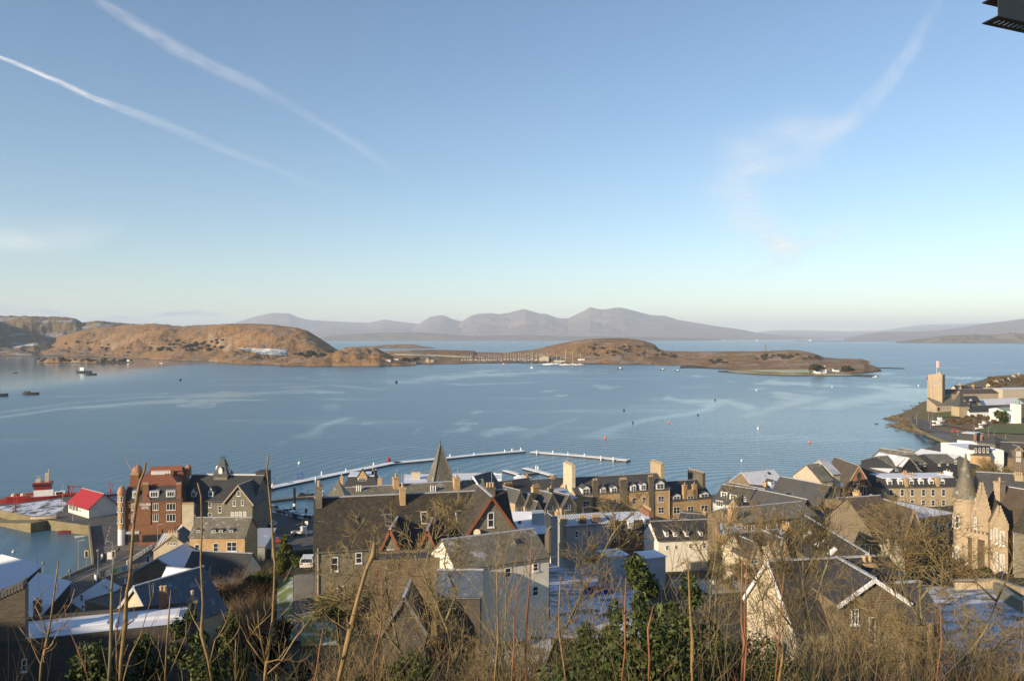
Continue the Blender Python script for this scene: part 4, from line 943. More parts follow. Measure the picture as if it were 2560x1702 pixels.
q.xbox((L/2,W/2,h.zr-.2),(L/2,W/2,h.zr+.5),.2,.2); q.build('hip_rolls', M['trimdark'], h.roofo)
h = House('gabled_roof', 'grey slate cross gable with snowy verge left of the dark roofs', 'building', 1158,138, 1212,136, 6, 33.2, 36.0, 'greystone', 'slate', 'gf', zb=14, stone='snowdeck')
h = House('balustraded_house', 'distant dark roofed house with stone balustrade and slim chimneys', 'house', 856,202, 948,203, 9, 21.4, 24.4, 'rubble', 'darkslate', 'mansard', zb=5)
q = MB()
for i in range(12): a = h.on(882+i*3.6,1210,-.3); q.box(a.x,-.4,h.ze-.1,a.x+.2,-.2,h.ze+.7)
a, b = h.on(881,1205,-.3), h.on(925,1205,-.3); q.box(a.x,-.45,h.ze+.7,b.x,-.15,h.ze+.9); q.build('balustrade', M['sand'], h.o)
h.chim(850,858,1185,1,1,1,'sand'); h.chim(929,935,1170,3,1,1,'rubble'); h.chim(937,942,1172,4,1,1,'rubble'); h.chim(944,955,1190,0,1,1,'sand'); h.dormer(893,918,1192,1202,1.0,'gable','sand','darkslate','sash',rise=.8)
h = House('flat_white_block', 'modern block with broad snow covered flat roof by the pontoons', 'building', 1002,258, 1254,262, 17, 12.4, 12.7, 'palegrey', 'snow', 'flat', zb=2)
q = MB(); a, b = h.on(1029,1199,8), h.on(1050,1182,8); q.box(a.x,8,h.ze,b.x,10.5,h.ze+2.0); q.box(a.x-.15,7.85,h.ze+2.0,b.x+.15,10.65,h.ze+2.3); q.build('plant_room', M['cream'], h.o)
q = MB()
for x in (1064,1190,1230): p_ = h.on(x,1196,8); q.box(p_.x,7.5,h.ze,p_.x+.7,8.2,h.ze+.5)
q.build('roof_vent', M['trimdark'], h.o); h.win([(1207,1217,1200,1212),(1236,1242,1213,1220)])
h = House('white_block_wing', 'white rendered end wall below the snowy flat roof', 'building', 1222,240, 1254,240, 10, 17.0, 17.3, 'bright', 'snow', 'flat', zb=3)
h.win([(1236,1242,1213,1219)])
h = House('dark_roof_row', 'plain dark slated house right of the white end wall', 'house', 1256,215, 1345,222, 10, 16.5, 20, 'greystone', 'darkslate', zb=5); h.chim(1262,1283,1205,2,1,6,'brick'); h.chim(1316,1324,1184,5,1,1,'brown' if False else 'sand')
h = House('snow_hip_roof', 'house with frosted hip roof and little chimney near the small jetty', 'house', 1276,245, 1330,246, 9, 14.2, 17.0, 'greystone', 'snow', 'hip', zb=4)
h = House('long_dark_roof', 'long low dark slate roof left of the tall gable chimney', 'house', 1335,240, 1432,245, 9, 13.4, 16.2, 'greystone', 'slate', zb=4); h.chim(1378,1388,1188,4,1,3,'sand')
# --- gabled block and sandstone terrace
h = House('gabled_tenement', 'buff stone tenement with a row of steep gables and frosted striped roof', 'tenement', 1295,205, 1442,216, 12, 16.4, 18.2, 'buff', 'stripes', zb=6)
ws = []
for (x0, x1, d0, pe_, pr_, rf_) in ((1288,1312,203.5,1255,1226,'slate'),(1313,1336,204.5,1262,1236,'slate'),(1334,1354,204,1276,1254,'slate'),(1363,1397,206,1268,1234,'slate'),(1404,1441,208,1266,1238,'slate')):
    w_ = House('x','','',x0,d0,x1,d0+(x1-x0)*.08,7,pe_,pr_,'buff',rf_,'gf',zb=6,ov=.12,trim=True)
    ws.append(w_)
ws[2].win([(1338,1346,1265,1280)]); ws[3].win([(1369,1374,1263,1277),(1377,1383,1263,1277)]); ws[4].win([(1413,1418,1261,1275),(1421,1427,1261,1275)])
ws[0].win([(1292,1297,1268,1282),(1303,1308,1268,1282)]); ws[1].win([(1317,1322,1272,1288)])
h.chim(1333,1351,1211,2,1,6,'sand'); h.chim(1375,1385,1214,3,1,1,'sand'); absorb(h, *ws)
h = House('sandstone_terrace', 'four storey sandstone terrace with six dormers and massive end chimneys', 'terrace', 1440,230, 1675,239, 13, 14.6, 18.2, 'sand', 'slate', zb=5)
for (x0,x1,y0,y1) in ((1456,1474,1221,1236),(1501,1514,1221,1232),(1528,1542,1219,1231),(1577,1590,1214,1227),(1602,1615,1211,1224),(1641,1660,1208,1222)): h.dormer(x0-1,x1+1,y0-1,y1+1,-.05,'gable','frame','slate','twin')
C1 = [(1457,1474),(1506,1515),(1532,1541),(1580,1590),(1605,1614),(1645,1660)]
for i, (x0, x1) in enumerate(C1):
    o_ = -.064*(x0-1440)
    for r0 in (1252, 1279): h.win([(x0,x1,r0+o_,r0+17+o_)], 'twin' if x1-x0 > 12 else 'sash')
h.band([h.ze-.4, h.ze-3.6]); h.chim(1483,1496,1196,-.25,1.0,3,'rubble',zlow=2); h.chim(1551,1569,1194,-.25,1.1,6,'rubble',zlow=2); h.chim(1623,1635,1187,-.25,1.0,3,'rubble',zlow=2)
h.chimside(-.3,2.5,9.5,17.6,1.1,8,'cream'); h.chimside(h.L-.9,4,11,h.zr+3.2,1.1,8,'buff')
q = MB()
for x in (1458,): pass
for (x0,x1,z_) in ((.3,8.5,h.ze-1.1),(h.L-9.5,h.L-.5,h.ze-1.0)): q.box(x0,-.12,z_,x1,-.02,z_+.12)
q.box(h.L-.3,-.14,0,h.L-.18,-.02,h.ze); q.box(1.0,-.14,0,1.12,-.02,h.ze); q.build('downpipe', M['cream'], h.o)
h = House('lower_terrace', 'lower sandstone terrace with white dormers and twin chimneyed wallhead gable', 'terrace', 1677,239.5, 1778,245, 12, 10.9, 15.3, 'sand', 'darkslate', zb=4)
h.dormer(1681,1702,1238,1252,.1,'gable','frame','darkslate','twin',rise=.25); h.dormer(1750,1772,1233,1248,.1,'gable','frame','darkslate','twin',rise=.25)
h.win([(1683,1700,1266,1284),(1719,1734,1264,1282),(1752,1770,1261,1280),(1683,1700,1293,1308),(1719,1734,1291,1306)], 'twin')
q = MB(); a, b = h.on(1709,1250,0), h.on(1743,1222,0); q.box(a.x,-.1,h.ze-.5,b.x,.6,b.z); q.build('wallhead_gable', M['sand'], h.o); h.win([(1719,1734,1238,1250)],'twin',y=-.1)
h.chim(1709,1718,1207,-.1,.9,1,'sand',zlow=h.ze); h.chim(1733,1742,1206,-.1,.9,1,'sand',zlow=h.ze); h.chimside(h.L-1,3,11,h.zr+2.4,1.0,9,'rubble')
# --- second row
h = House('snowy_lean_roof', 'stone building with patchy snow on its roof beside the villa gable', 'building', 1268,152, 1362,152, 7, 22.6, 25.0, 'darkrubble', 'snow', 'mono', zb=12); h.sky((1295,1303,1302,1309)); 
q = MB(); a, b = h.on(1330,1330,2.5), h.on(1361,1305,2.5); q.box(a.x,2.5,h.ze,b.x,6,h.ze+3.2); q.build('roof_cabin', M['palegrey'], h.o)
h = House('grey_house', 'grey harled house with frosted ribbed roof and three chimneys', 'house', 1415,165, 1524,168, 9, 20.9, 22.0, 'grey', 'stripes', zb=8)
h.win([(1437,1446,1326,1344),(1469,1478,1325,1341)]); h.chim(1405,1418,1290,.4,1.1,2,'buff',zlow=6); h.chim(1450,1466,1288,.1,1.1,4,'rubble',zlow=h.ze-2); h.chim(1482,1502,1286,.1,1.1,8,'rubble',zlow=h.ze-2)
h = House('brick_mansard_house', 'brick house with black mansard, white dormers and snowy flat top', 'house', 1522,170, 1644,172, 10, 18.3, 20.5, 'brick', 'darkslate', 'mansard', zb=8)
h.dormer(1570,1584,1303,1319,.3,'flat','frame','snow','twin'); h.dormer(1612,1627,1298,1317,.3,'flat','frame','snow','twin'); h.win([(1535,1542,1335,1352),(1607,1614,1335,1350)]); h.chimside(h.L-1.2,2,8,h.zr+1.6,1,8,'brick')
h = House('white_terrace', 'white harled terrace in shade with dark roof and small dormers', 'terrace', 1646,158, 1802,160, 9, 19.7, 22.4, 'white', 'darkslate', zb=8)
for x in (1663, 1684, 1713, 1749): h.dormer(x,x+9,1329,1340,.6,'flat','frame','slate','sash')
h.win([(1664,1671,1362,1374),(1688,1693,1362,1372),(1722,1730,1358,1370),(1757,1765,1356,1370)])
for px_, py_, lb in ((1545,1376,'small frosted pyramid roofed garden building left of the holly'),(1640,1380,'small snowy peaked shelter right of the brick house')):
    h = House('garden_building', lb, 'outbuilding', px_-24,118, px_+24,119, 3.5, py_+12, py_, 'palegrey', 'snow', 'pyramid', zb=22)
# --- east side
h = House('long_frosted_roof', 'long building with pale frosted roof and a row of tall windows', 'building', 1840,150, 2040,157, 9, 25.0, 26.7, 'brownrubble', 'palemoss', zb=14)
h.win([(1862,1869,1312,1326),(1878,1886,1311,1325),(1916,1922,1308,1322),(1942,1950,1307,1320),(2022,2030,1298,1312)]); h.chim(1829,1843,1264,.5,1.2,2,'orange',zlow=6)
h = House('white_gable_house', 'house with large blank cream gable and dark frosted roof', 'house', 1867,118, 1975,120.5, 6.5, 27.6, 30.1, 'cream', 'darkslate', zb=20, ov=.1)
w_ = House('x','','',1876,116.5, 1903,117, 5, 27.6, 29.8, 'cream','slate','gf',zb=20,ov=.15); w_.win([(1884,1896,1392,1408)]); w2 = House('x','','',1942,117.5, 1970,118, 5, 27.8, 30.2, 'cream','slate','gf',zb=20,ov=.15); absorb(h, w_, w2)
h = House('ochre_block', 'ochre rendered block with white flat roof left of the cream gable', 'building', 1795,134, 1868,133, 9, 26.6, 26.9, 'orange', 'snow', 'flat', zb=14)
h = House('slate_hall', 'broad blue grey slate roof tilted towards the camera above the long frosted roof', 'hall', 1858,178, 1978,167, 10, 20.5, 25.4, 'greystone', 'slate', zb=9)
h = House('upper_slate_hall', 'second larger slate roof behind, with sunlit patch near its left verge', 'hall', 1912,205, 2034,192, 12, 17.6, 23.6, 'greystone', 'slate', zb=7); h.sky((1960,1982,1232,1240))
h = House('boarded_gable_house', 'house with brown boarded gable and lead grey frost patched roof', 'house', 1893,215, 1972,220, 12, 18.4, 22.6, 'timber', 'frostslate', zb=5); h.sky((1919,1926,1180,1186)); h.dormer(1926,1936,1203,1212,1.2,'gable','frame','slate','sash')
h = House('dormered_house', 'slate house with two white dormers right of the sandstone terrace', 'house', 1782,192, 1862,186, 10, 20.4, 23.8, 'palegrey', 'slate', zb=8); h.dormer(1802,1819,1230,1243,1.6,'flat','frame','slate','twin'); h.dormer(1824,1842,1237,1250,1.2,'flat','frame','slate','twin'); h.win([(1790,1808,1252,1264)],'triple')
h = House('gabled_sand_house', 'low ochre gable with chimney in front of the dormered house', 'house', 1812,176, 1856,174, 7, 21.4, 24.2, 'orange', 'slate', 'gf', zb=9); h.win([(1860,1866,1242,1252)])
h = House('brown_roof_house', 'brown tiled roof rising behind the dormered house', 'house', 1800,215, 1884,206, 9, 15.6, 20.2, 'white', 'brownslate', zb=6)
h = House('lichen_hall', 'pale gable hall with lichen grey roof left of the red church', 'hall', 2052,217, 2082,219, 10, 20.8, 24.5, 'beigebox', 'palemoss', zb=8)
w_ = House('x','','',2082,221, 2100,222, 10, 22.0, 25.2, 'beigebox','leadroof',zb=8); absorb(h, w_)
h = House('red_church', 'tall red sandstone church with round rose window and steep mossy roof', 'church', 2118,245, 2176,245, 18, 14.6, 20.4, 'red', 'brownslate', 'gf', zb=4, ov=.15)
q = MB(); p_ = h.on(2148,1190); 
for i in range(16):
    a0, a1 = 2*math.pi*i/16, 2*math.pi*(i+1)/16
    q.xbox((p_.x+.75*math.cos(a0),-.06,p_.z+1.35*math.sin(a0)),(p_.x+.75*math.cos(a1),-.06,p_.z+1.35*math.sin(a1)),.12,.2)
q.build('rose_window', M['redtile'], h.o); q = MB(); q.v=[(p_.x+.7*math.cos(2*math.pi*i/16),-.03,p_.z+1.3*math.sin(2*math.pi*i/16)) for i in range(16)]; q.f=[tuple(range(16))]; q.m=[0]; q.build('rose_glass', M['glass'], h.o)
h.win([(2125,2133,1219,1262),(2141,2149,1208,1255),(2158,2165,1216,1240)],'arch')
for x in (0, h.L): q = MB(); q.box(x-.35,-.6,0,x+.35,.02,h.ze-1.5); q.build('buttress', M['red'], h.o)
w_ = House('x','','',2030,225, 2118,226, 9, 12.6, 16.2, 'red','palemoss',zb=5,ov=.3); w_.win([(2046,2053,1268,1286),(2071,2078,1266,1285),(2094,2104,1264,1284)],'arch')
w3 = House('x','','',2030,223.5,2052,223.5,4,1262,1243,'red','slate','gf',zb=5,ov=.2); absorb(h, w_, w3)
h = House('flat_hall', 'low frosted flat roof between the slate halls and the red church', 'building', 1992,236, 2116,232, 9, 16.2, 16.5, 'redtile' if False else 'brick', 'snow', 'flat', zb=6)
h = House('boarded_hall', 'big hall with striped timber gable and sagging brown slate roof', 'hall', 2182,135, 2262,137, 12, 26.8, 31.6, 'timber', 'brownslate', zb=16)
h = House('boarded_hall_wing', 'right hand dark gabled wing of slate beside the blue frosted flat roof', 'hall', 2262,134, 2306,134.5, 12, 26.6, 31.0, 'darkrubble', 'brownslate', 'gf', zb=16)
h = House('blue_flat_roof', 'school block with wide blue frosted low roof and dark window bands', 'building', 2296,151, 2396,156, 14, 25.3, 25.6, 'rubble', 'frosty', 'flat', zb=14); h.grid([(2330,2338),(2343,2350),(2366,2372)],[(1306,1316),(1328,1337)],'twin')
h = House('skylight_roof', 'brown slate roof running towards the camera with three bright rooflights', 'house', 2096,104, 2236,104, 22, 28.4, 31.8, 'brownrubble', 'mossy', 'gf', zb=22, stone='snowdeck')
k_ = (h.zr-h.ze)/(h.L/2)
for i in range(3):
    q = MB(); yy = 6+i*4.6; x0_, x1_ = 1.3, 2.3; f_ = lambda x, y: (x, y, h.ze+k_*x+.28); q.slab([f_(x0_,yy),f_(x1_,yy),f_(x1_,yy+1.2),f_(x0_,yy+1.2)],.12); q.build('skylight', M['frame'], h.o)
# foreground right house
h = House('foreground_house', 'cream and rubble house with long dark roof behind the right hand bare trees', 'house', 1990,62, 2300,63.7, 8.5, 37.0, 41.3, 'cream', 'darkslate', zb=30, ov=.15)
w_ = House('x','','',2100,60.8, 2264,61.2, 5.4, 39.75, 41.5, 'brownrubble','darkslate','gf',zb=30,ov=.3,stone='snowdeck'); w_.win([(2172,2188,1540,1610)],'sash'); w_.win([(2128,2146,1520,1560)],'twin')
w2 = House('x','','',2266,60, 2352,60.5, 5, 38.6, 40.6, 'brownrubble','slate',zb=30)
q = MB(); p_ = w2.on(2325,1560,-.3); q.box(p_.x-.15,-.5,0,p_.x+.15,-.2,w2.ze-.1); q.build('post', M['sand'], w2.o)
h.chim(2163,2190,1392,3.5,1,2,'sand',zlow=h.ze); h.chim(2228,2262,1352,4.0,1.4,2,'cream',zlow=h.ze); h.chim(1925,1952,1356,6,1.2,2,'cream',zlow=h.ze-3)
for (a_, b_) in (((0,-.2,h.ze-.1),(0,h.dep/2,h.zr)),): 
    q = MB(); q.xbox((-.25,-.25,h.ze-.2),(-.25,h.dep/2,h.zr+.05),.08,.3); q.xbox((-.25,h.dep+.25,h.ze-.2),(-.25,h.dep/2,h.zr+.05),.08,.3); q.build('bargeboard', M['snowdeck'], h.o)
h.mgrid([2.2, 4.6], [3.2], .9, 1.7, 'sash', 'l', glass='curtain'); absorb(h, w_, w2)
# villa with conical turret
h = House('turreted_villa', 'pink granite villa with conical slate turret and crow stepped gables at the right edge', 'villa', 2440,127, 2650,116, 12, 31.0, 35.8, 'pink', 'brownslate', zb=22)
w1 = House('x','','',2430,125.5, 2478,124.5, 8, 31.6, 37.0, 'pink','brownslate','gf',zb=22,ov=.02,trim=False); crow(w1, 0, w1.L, w1.ze, w1.zr, 0, 'pink', 9)
w1.win([(2437,2442,1245,1270),(2435,2442,1292,1326)],glass='curtain')
w2 = House('x','','',2476,121.5, 2520,120.5, 6, 31.2, 34.2, 'pink','brownslate','gf',zb=22,ov=.02,trim=False); crow(w2, 0, w2.L, w2.ze, w2.zr, 0, 'pink', 7)
w2.win([(2475.5,2480,1310,1345),(2484,2494,1320,1357),(2500,2511,1327,1363),(2484,2494,1380,1425),(2500,2511,1385,1432)],glass='curtain')
w4 = House('x','','',2535,117, 2640,112, 9, 31.5, 36, 'greystone','mossy',zb=22)
tc = h.on(2414,1300,-1.2); r_ = 1.72; zt_ = Z(1252,124.5)-h.zb; za = Z(1140,124.5)-h.zb
lathe_part(h, 'turret', [(r_*.8,h.on(2414,1392,-1.2).z),(r_*.98,h.on(2414,1380,-1.2).z),(r_,zt_-.5),(r_*1.08,zt_-.45),(r_*1.08,zt_)], 'pink', tc.x, -1.2, 20)
lathe_part(h, 'turret_roof', [(r_*1.14,zt_),(r_*.98,zt_+.7),(r_*.55,zt_+3.3),(.16,za-.5),(.12,za)], 'palemoss', tc.x, -1.2, 20)
for (px_, rz_) in ((2407,-.15),(2391,-1.05)):
    for r0 in (1286, 1362):
        fm, pm = winmesh(.85, 2.0, 'sash', False, 'curtain' if r0 > 1300 or px_ < 2400 else 'glass'); p_ = h.on(2414, r0+32, -1.2); o = link('window', fm, h.o, (tc.x+r_*math.sin(rz_), -1.2-r_*math.cos(rz_), p_.z), (0,0,rz_)); link('pane', pm, o)
q = MB(); a, b = h.on(2412,1400,-3), h.on(2470,1338,-3)
q.box(a.x,-3,a.z-2,a.x+.5,-1,b.z); q.box(b.x-.5,-3,a.z-2,b.x,-1,b.z); q.box(a.x+.5,-3,b.z-.9,b.x-.5,-1,b.z); q.box((a.x+b.x)/2-.2,-3,a.z-2,(a.x+b.x)/2+.2,-1,b.z-.9)
for i in range(6): u = a.x+(b.x-a.x)*i/6; q.box(u,-3.05,b.z,u+.32,-2.7,b.z+.4)
q.build('porch', M['pink'], h.o); h.chimside(1.0,3,4.5,h.zr+1.2,1,1,'pink'); absorb(h, w1, w2, w4)
h = House('rear_villa', 'slate roofed house with squat stone chimneys behind the turreted villa', 'house', 2452,170, 2600,166, 9, 26.5, 30.5, 'greystone', 'slate', zb=14); h.chim(2458,2478,1198,3,1.2,3,'buff'); h.chim(2537,2559,1181,3,1.4,4,'buff')
# --- terrace by the esplanade
h = House('dormered_terrace', 'cream stone terrace with six arched white dormers and snowy top', 'terrace', 2205,245, 2402,247, 11, 13.8, 16.3, 'buff', 'darkslate', 'mansard', zb=5)
for x in (2218,2245,2272,2297,2322,2349): h.dormer(x,x+13,1201,1215,.35,'gable','frame','snow','sash')
for x in (2223,2251,2276,2304,2328,2354): h.win([(x,x+9,1223,1239)]); h.win([(x,x+9,1249,1264)])
h.chim(2263,2271,1195,-.1,1,0,'sand',zlow=h.ze-.3); h.chim(2341,2349,1193,-.1,1,0,'sand',zlow=h.ze-.3); h.chim(2260,2269,1176,6,1,2,'orange'); h.chim(2274,2287,1181,4,1,2,'buff'); h.chim(2350,2370,1180,6,1,3,'bright'); h.chimside(h.L-1,4,7,h.zr+1.2,1,2,'bright')
h = House('black_clad_block', 'black clad block with cream gable end and rows of small windows', 'building', 2234,262, 2330,268, 14, 17.4, 19.8, 'darkclad', 'palemoss', zb=3)
h.win([(2238,2246,1168,1177),(2252,2259,1166,1175),(2276,2280,1162,1170),(2295,2302,1158,1168),(2309,2315,1156,1165)],'twin'); w_ = House('x','','',2255,261.5,2290,263.5,8,17.6,20.2,'darkclad','frosty','gf',zb=3); absorb(h, w_)
h = House('black_clad_annexe', 'shorter black clad annexe with white ground floor', 'building', 2340,262, 2394,262, 14, 18.8, 20.5, 'darkclad', 'palemoss', zb=3); h.win([(2345,2351,1156,1164),(2367,2371,1155,1162),(2386,2392,1150,1159)],'twin')
q = MB(); q.box(.3,-.4,0,h.L-.3,-.02,h.ze-5.5); q.build('ground_floor', M['white'], h.o)
h = House('tall_dark_house', 'tall dark sided house with frosted slate roof behind the red church', 'house', 2160,275, 2222,262, 12, 15.6, 20, 'darkrubble', 'frostslate', zb=3)
h = House('ochre_roofed_house', 'ochre lichened roof at the water edge beyond the black clad block', 'house', 2178,318, 2258,306, 12, 12.0, 15.2, 'brownrubble', 'palemoss', zb=2)
h = House('shore_house', 'farther lichened gable roof touching the bay', 'house', 2220,335, 2278,322, 12, 10.0, 13.2, 'beigebox', 'palemoss', zb=2)
h = House('long_shore_roof', 'long low grey roof with ridge pointing at the beach', 'house', 2278,318, 2372,300, 10, 12.8, 15.2, 'greystone', 'frostslate', zb=2)
h = House('white_hotel', 'long white painted hotel with stepped parapet beside the beach', 'hotel', 2352,338, 2426,315, 13, 15.0, 15.4, 'bright', 'snow', 'flat', zb=2); h.mgrid([3,6,9,12,15], [4, 7.4], .8, 1.3, glass='curtain')
w_ = House('x','','',2426,315, 2476,312, 10, 13.6, 17.0, 'sand','slate',zb=2)
for x in (2436,2446,2456,2466): w_.dormer(x,x+7,1119,1131,.3,'flat','trimdark','slate','sash')
absorb(h, w_)
h = House('white_house', 'white two storey house with dark chimneys behind the white hotel', 'house', 2393,362, 2442,356, 10, 13.6, 16.6, 'bright', 'darkslate', 'mansard', zb=2); h.chim(2434,2441,1085,0,1,2,'brick',zlow=5); h.chim(2450,2456,1087,1,1,2,'brick',zlow=5)
h = House('grey_stone_block', 'square grey stone block with dark shaded right wall', 'building', 2446,352, 2488,346, 12, 13.6, 16.4, 'greystone', 'slate', 'hip', zb=2)
h = House('gable_fronted_house', 'slate house with tall lit gable windows at the far right edge', 'house', 2508,318, 2620,312, 10, 12.2, 17.6, 'brownrubble', 'darkslate', zb=3); w_ = House('x','','',2536,315.5,2557,315,5,1126,1116,'brownrubble','slate','gf',zb=3); w_.win([(2540,2552,1128,1139),(2540,2552,1143,1153)],glass='curtain'); absorb(h, w_)
# --- cathedral point
h = House('cathedral', 'pink granite cathedral with square tower on the far right shore', 'cathedral', 2320,597, 2356,591, 10, 31.6, 32.2, 'pink', 'pink', 'flat', zb=2)
w1 = House('x','','',2357,600, 2496,610, 13, 17.4, 20.2, 'pink','brownslate',zb=2,ov=.3); w2 = House('x','','',2341,586, 2399,590, 10, 9.8, 14.6, 'pink','palemoss','mono',zb=2,ov=.2)
w2.win([(2357+i*3.6,2359+i*3.6,1014,1025) for i in range(12) if i not in (4, 8)],'arch',two=True); w2.win([(2343,2350,1017,1028)],'arch',two=True)
h.win([(2331+i*3.4,2333+i*3.4,952,963) for i in range(5)],'arch',two=True,glass='glass')
q = MB()
for x in (-.3, 2.0, h.L-1.2): q.box(x,-.5,0,x+1.2 if x > 0 else x+1.0,.02,26)
q.build('buttress', M['pink'], h.o); q = MB(); q.box(h.L-3.4,1,h.ze,h.L-1,3.4,h.ze+2.4); q.build('stair_turret', M['pink'], h.o)
w3 = House('x','','',2398,588, 2403,588, 3, 19, 20.5, 'pink','pink','pyramid',zb=2); absorb(h, w1, w2, w3)
h = House('gate_tower', 'small square stone tower with slate spire in front of the cathedral', 'tower', 2398,556, 2424,558, 7.2, 11.6, 22.6, 'buff', 'slate', 'pyramid', zb=2); h.dormer(2407,2415,1006,1013,1.0,'gable','frame','slate','sash',rise=.8); h.mgrid([3.6],[2.4,5.4,7.6],.9,1.2)
h = House('white_range', 'long low white range with dark roofs right of the small spired tower', 'building', 2424,556, 2512,562, 9, 7.8, 11.8, 'bright', 'darkslate', zb=2); h.mgrid([8,12,18,21],[2.4],.9,1.4)
h = House('slated_range', 'slate roofed house with small gable dormer behind the white range', 'house', 2420,576, 2452,578, 9, 12.8, 17.2, 'buff', 'darkslate', zb=2); h.dormer(2423,2430,1000,1007,1,'gable','frame','darkslate','sash',rise=.6)
h = House('blue_roof_range', 'low blue grey roofed range beyond the white buildings', 'building', 2452,584, 2560,600, 12, 10.0, 14.0, 'greystone', 'frostslate', zb=2)
h = House('white_church', 'white painted church with square tower and green cupola at the right edge', 'church', 2509,518, 2553,518, 16, 12.2, 13.4, 'bright', 'green', 'gable', zb=2, ov=.1); h.mgrid([1.9,4.6,7.4],[5.0],.6,3.0)
w_ = House('x','','',2536,516, 2553,516, 4.4, 16.0, 16.5, 'bright','snow','flat',zb=2); absorb(h, w_)
tx_ = h.on(2544,1011,.5).x; lathe_part(h, 'cupola', [(1.2,14),(1.2,15.8),(1.4,15.8),(.9,17.2),(.3,18.0),(.05,19.2)], 'green', tx_, .5, 8)
h = House('clad_leisure_box', 'large windowless beige clad box beyond the white church', 'building', 2507,640, 2640,650, 20, 17.8, 18.1, 'beigebox', 'snow', 'flat', zb=4)
for k_, (x0,x1,d0,pe_,pr_,wl_,rf_,lb) in enumerate(((2393,2424,690,976,963,'cream','darkslate','gabled shore villa with brown chimneys behind the cathedral roof'),(2426,2462,694,977,966,'greystone','darkslate','dark gabled villa right of the brown chimneyed one'),(2480,2503,760,968,956,'white','slate','white gabled house low on the wooded slope at far right'),
        (2500,2530,790,958,948,'buff','brownslate','buff house with long chimneyed roof on the far right slope'),(2530,2552,800,955,943,'cream','slate','cream gabled house among trees near the right edge'),(2540,2570,860,947,936,'white','brownslate','pale house highest on the far right slope'),(2462,2482,740,976,968,'bright','slate','little white house beside the sea at far right'))):
    h = House('shore_villa', lb, 'house', x0,d0, x1,d0+2, 9, pe_, pr_, wl_, rf_, zb=3 if k_ < 2 else 6); h.chim(x0+6,x0+10,pr_-6,3,1.2,2,'sand'); h.mgrid([2,6,9] if h.L > 9.5 else [2,5],[h.ze-2.6],1,1.6)
    if k_ in (0, 1, 3): 
        w_ = House('x','','',x0+2,d0-1.5,x0+12,d0-1.5,5,pe_+1,pr_+1,wl_,rf_,'gf',zb=3 if k_ < 2 else 6); absorb(h, w_)

# extra small roofs and stacks that crowd the middle of the town
for (px,d0,px1,d1,dep,pe,pr,wl,rf,kd,lb) in ((1700,205,1762,203,8,1296,1284,'brick','slate','gable','narrow slate roofed extension under the lower terrace'),(1236,118,1292,119,7,1330,1296,'brownrubble','mossy','gable','small mossy roofed house tucked right of the villa gable'),
   (1870,212,1912,210,7,1228,1212,'white','slate','gable','small white house beyond the brown tiled roof'),(1952,128,2010,130,7,1352,1330,'palegrey','frostslate','gable','pale house with frosted roof beside the rooflights'),(2126,176,2180,178,8,1262,1243,'brownrubble','slate','gable','slate roof between the red church and the timber hall'),(2010,190,2082,188,8,1296,1282,'rubble','palemoss','gable','low lichened roof under the red church windows'),
   (1372,190,1410,191,7,1318,1298,'rubble','darkslate','gf','dark gabled back building beside the grey house'),(1786,160,1832,159,6,1318,1303,'cream','darkslate','gf','little dark gable beside the ochre block')):
    h = House('town_house', lb, 'house', px,d0, px1,d1, dep, pe, pr, wl, rf, kd); h.chimside(h.L-.9, dep/2-.9, dep/2+.9, h.zr+1.0, .8, 3, 'sand'); h.mgrid([h.L*.3,h.L*.7],[h.ze-2.3],.9,1.4)

rg_ = random.Random(8)
for o in [o for o in C.objects if o.parent is None and o.name.split('.')[0] in ('stone_villa','white_cottage','sandstone_house','cottage','tower_hotel','gabled_tenement','sandstone_terrace','lower_terrace','grey_house','white_terrace','long_frosted_roof','white_gable_house','dormered_house','foreground_house','rear_villa','dormered_terrace','mossy_roofed_house','town_house')]:
    ch = [c for c in C.objects if c.parent == o and c.name.startswith('chimney')]
    for c in ch[:2]:
        zs = max(v.co.z for v in c.data.vertices); xs_ = sum(v.co.x for v in c.data.vertices)/len(c.data.vertices); ys_ = sum(v.co.y for v in c.data.vertices)/len(c.data.vertices)
        q = MB(); h0 = 1.4+rg_.random(); q.tube([(xs_+.2,ys_,zs-.3),(xs_+.2,ys_,zs+h0)], .025, 4); q.tube([(xs_-.5,ys_,zs+h0-.1),(xs_+.9,ys_,zs+h0-.1)], .018, 4)
        for k in range(5): q.tube([(xs_-.4+k*.28,ys_-.28,zs+h0-.1),(xs_-.4+k*.28,ys_+.28,zs+h0-.1)], .012, 3)
        a = q.build('aerial', M['steel'], o, uv=False); a.matrix_basis = c.matrix_basis.copy()
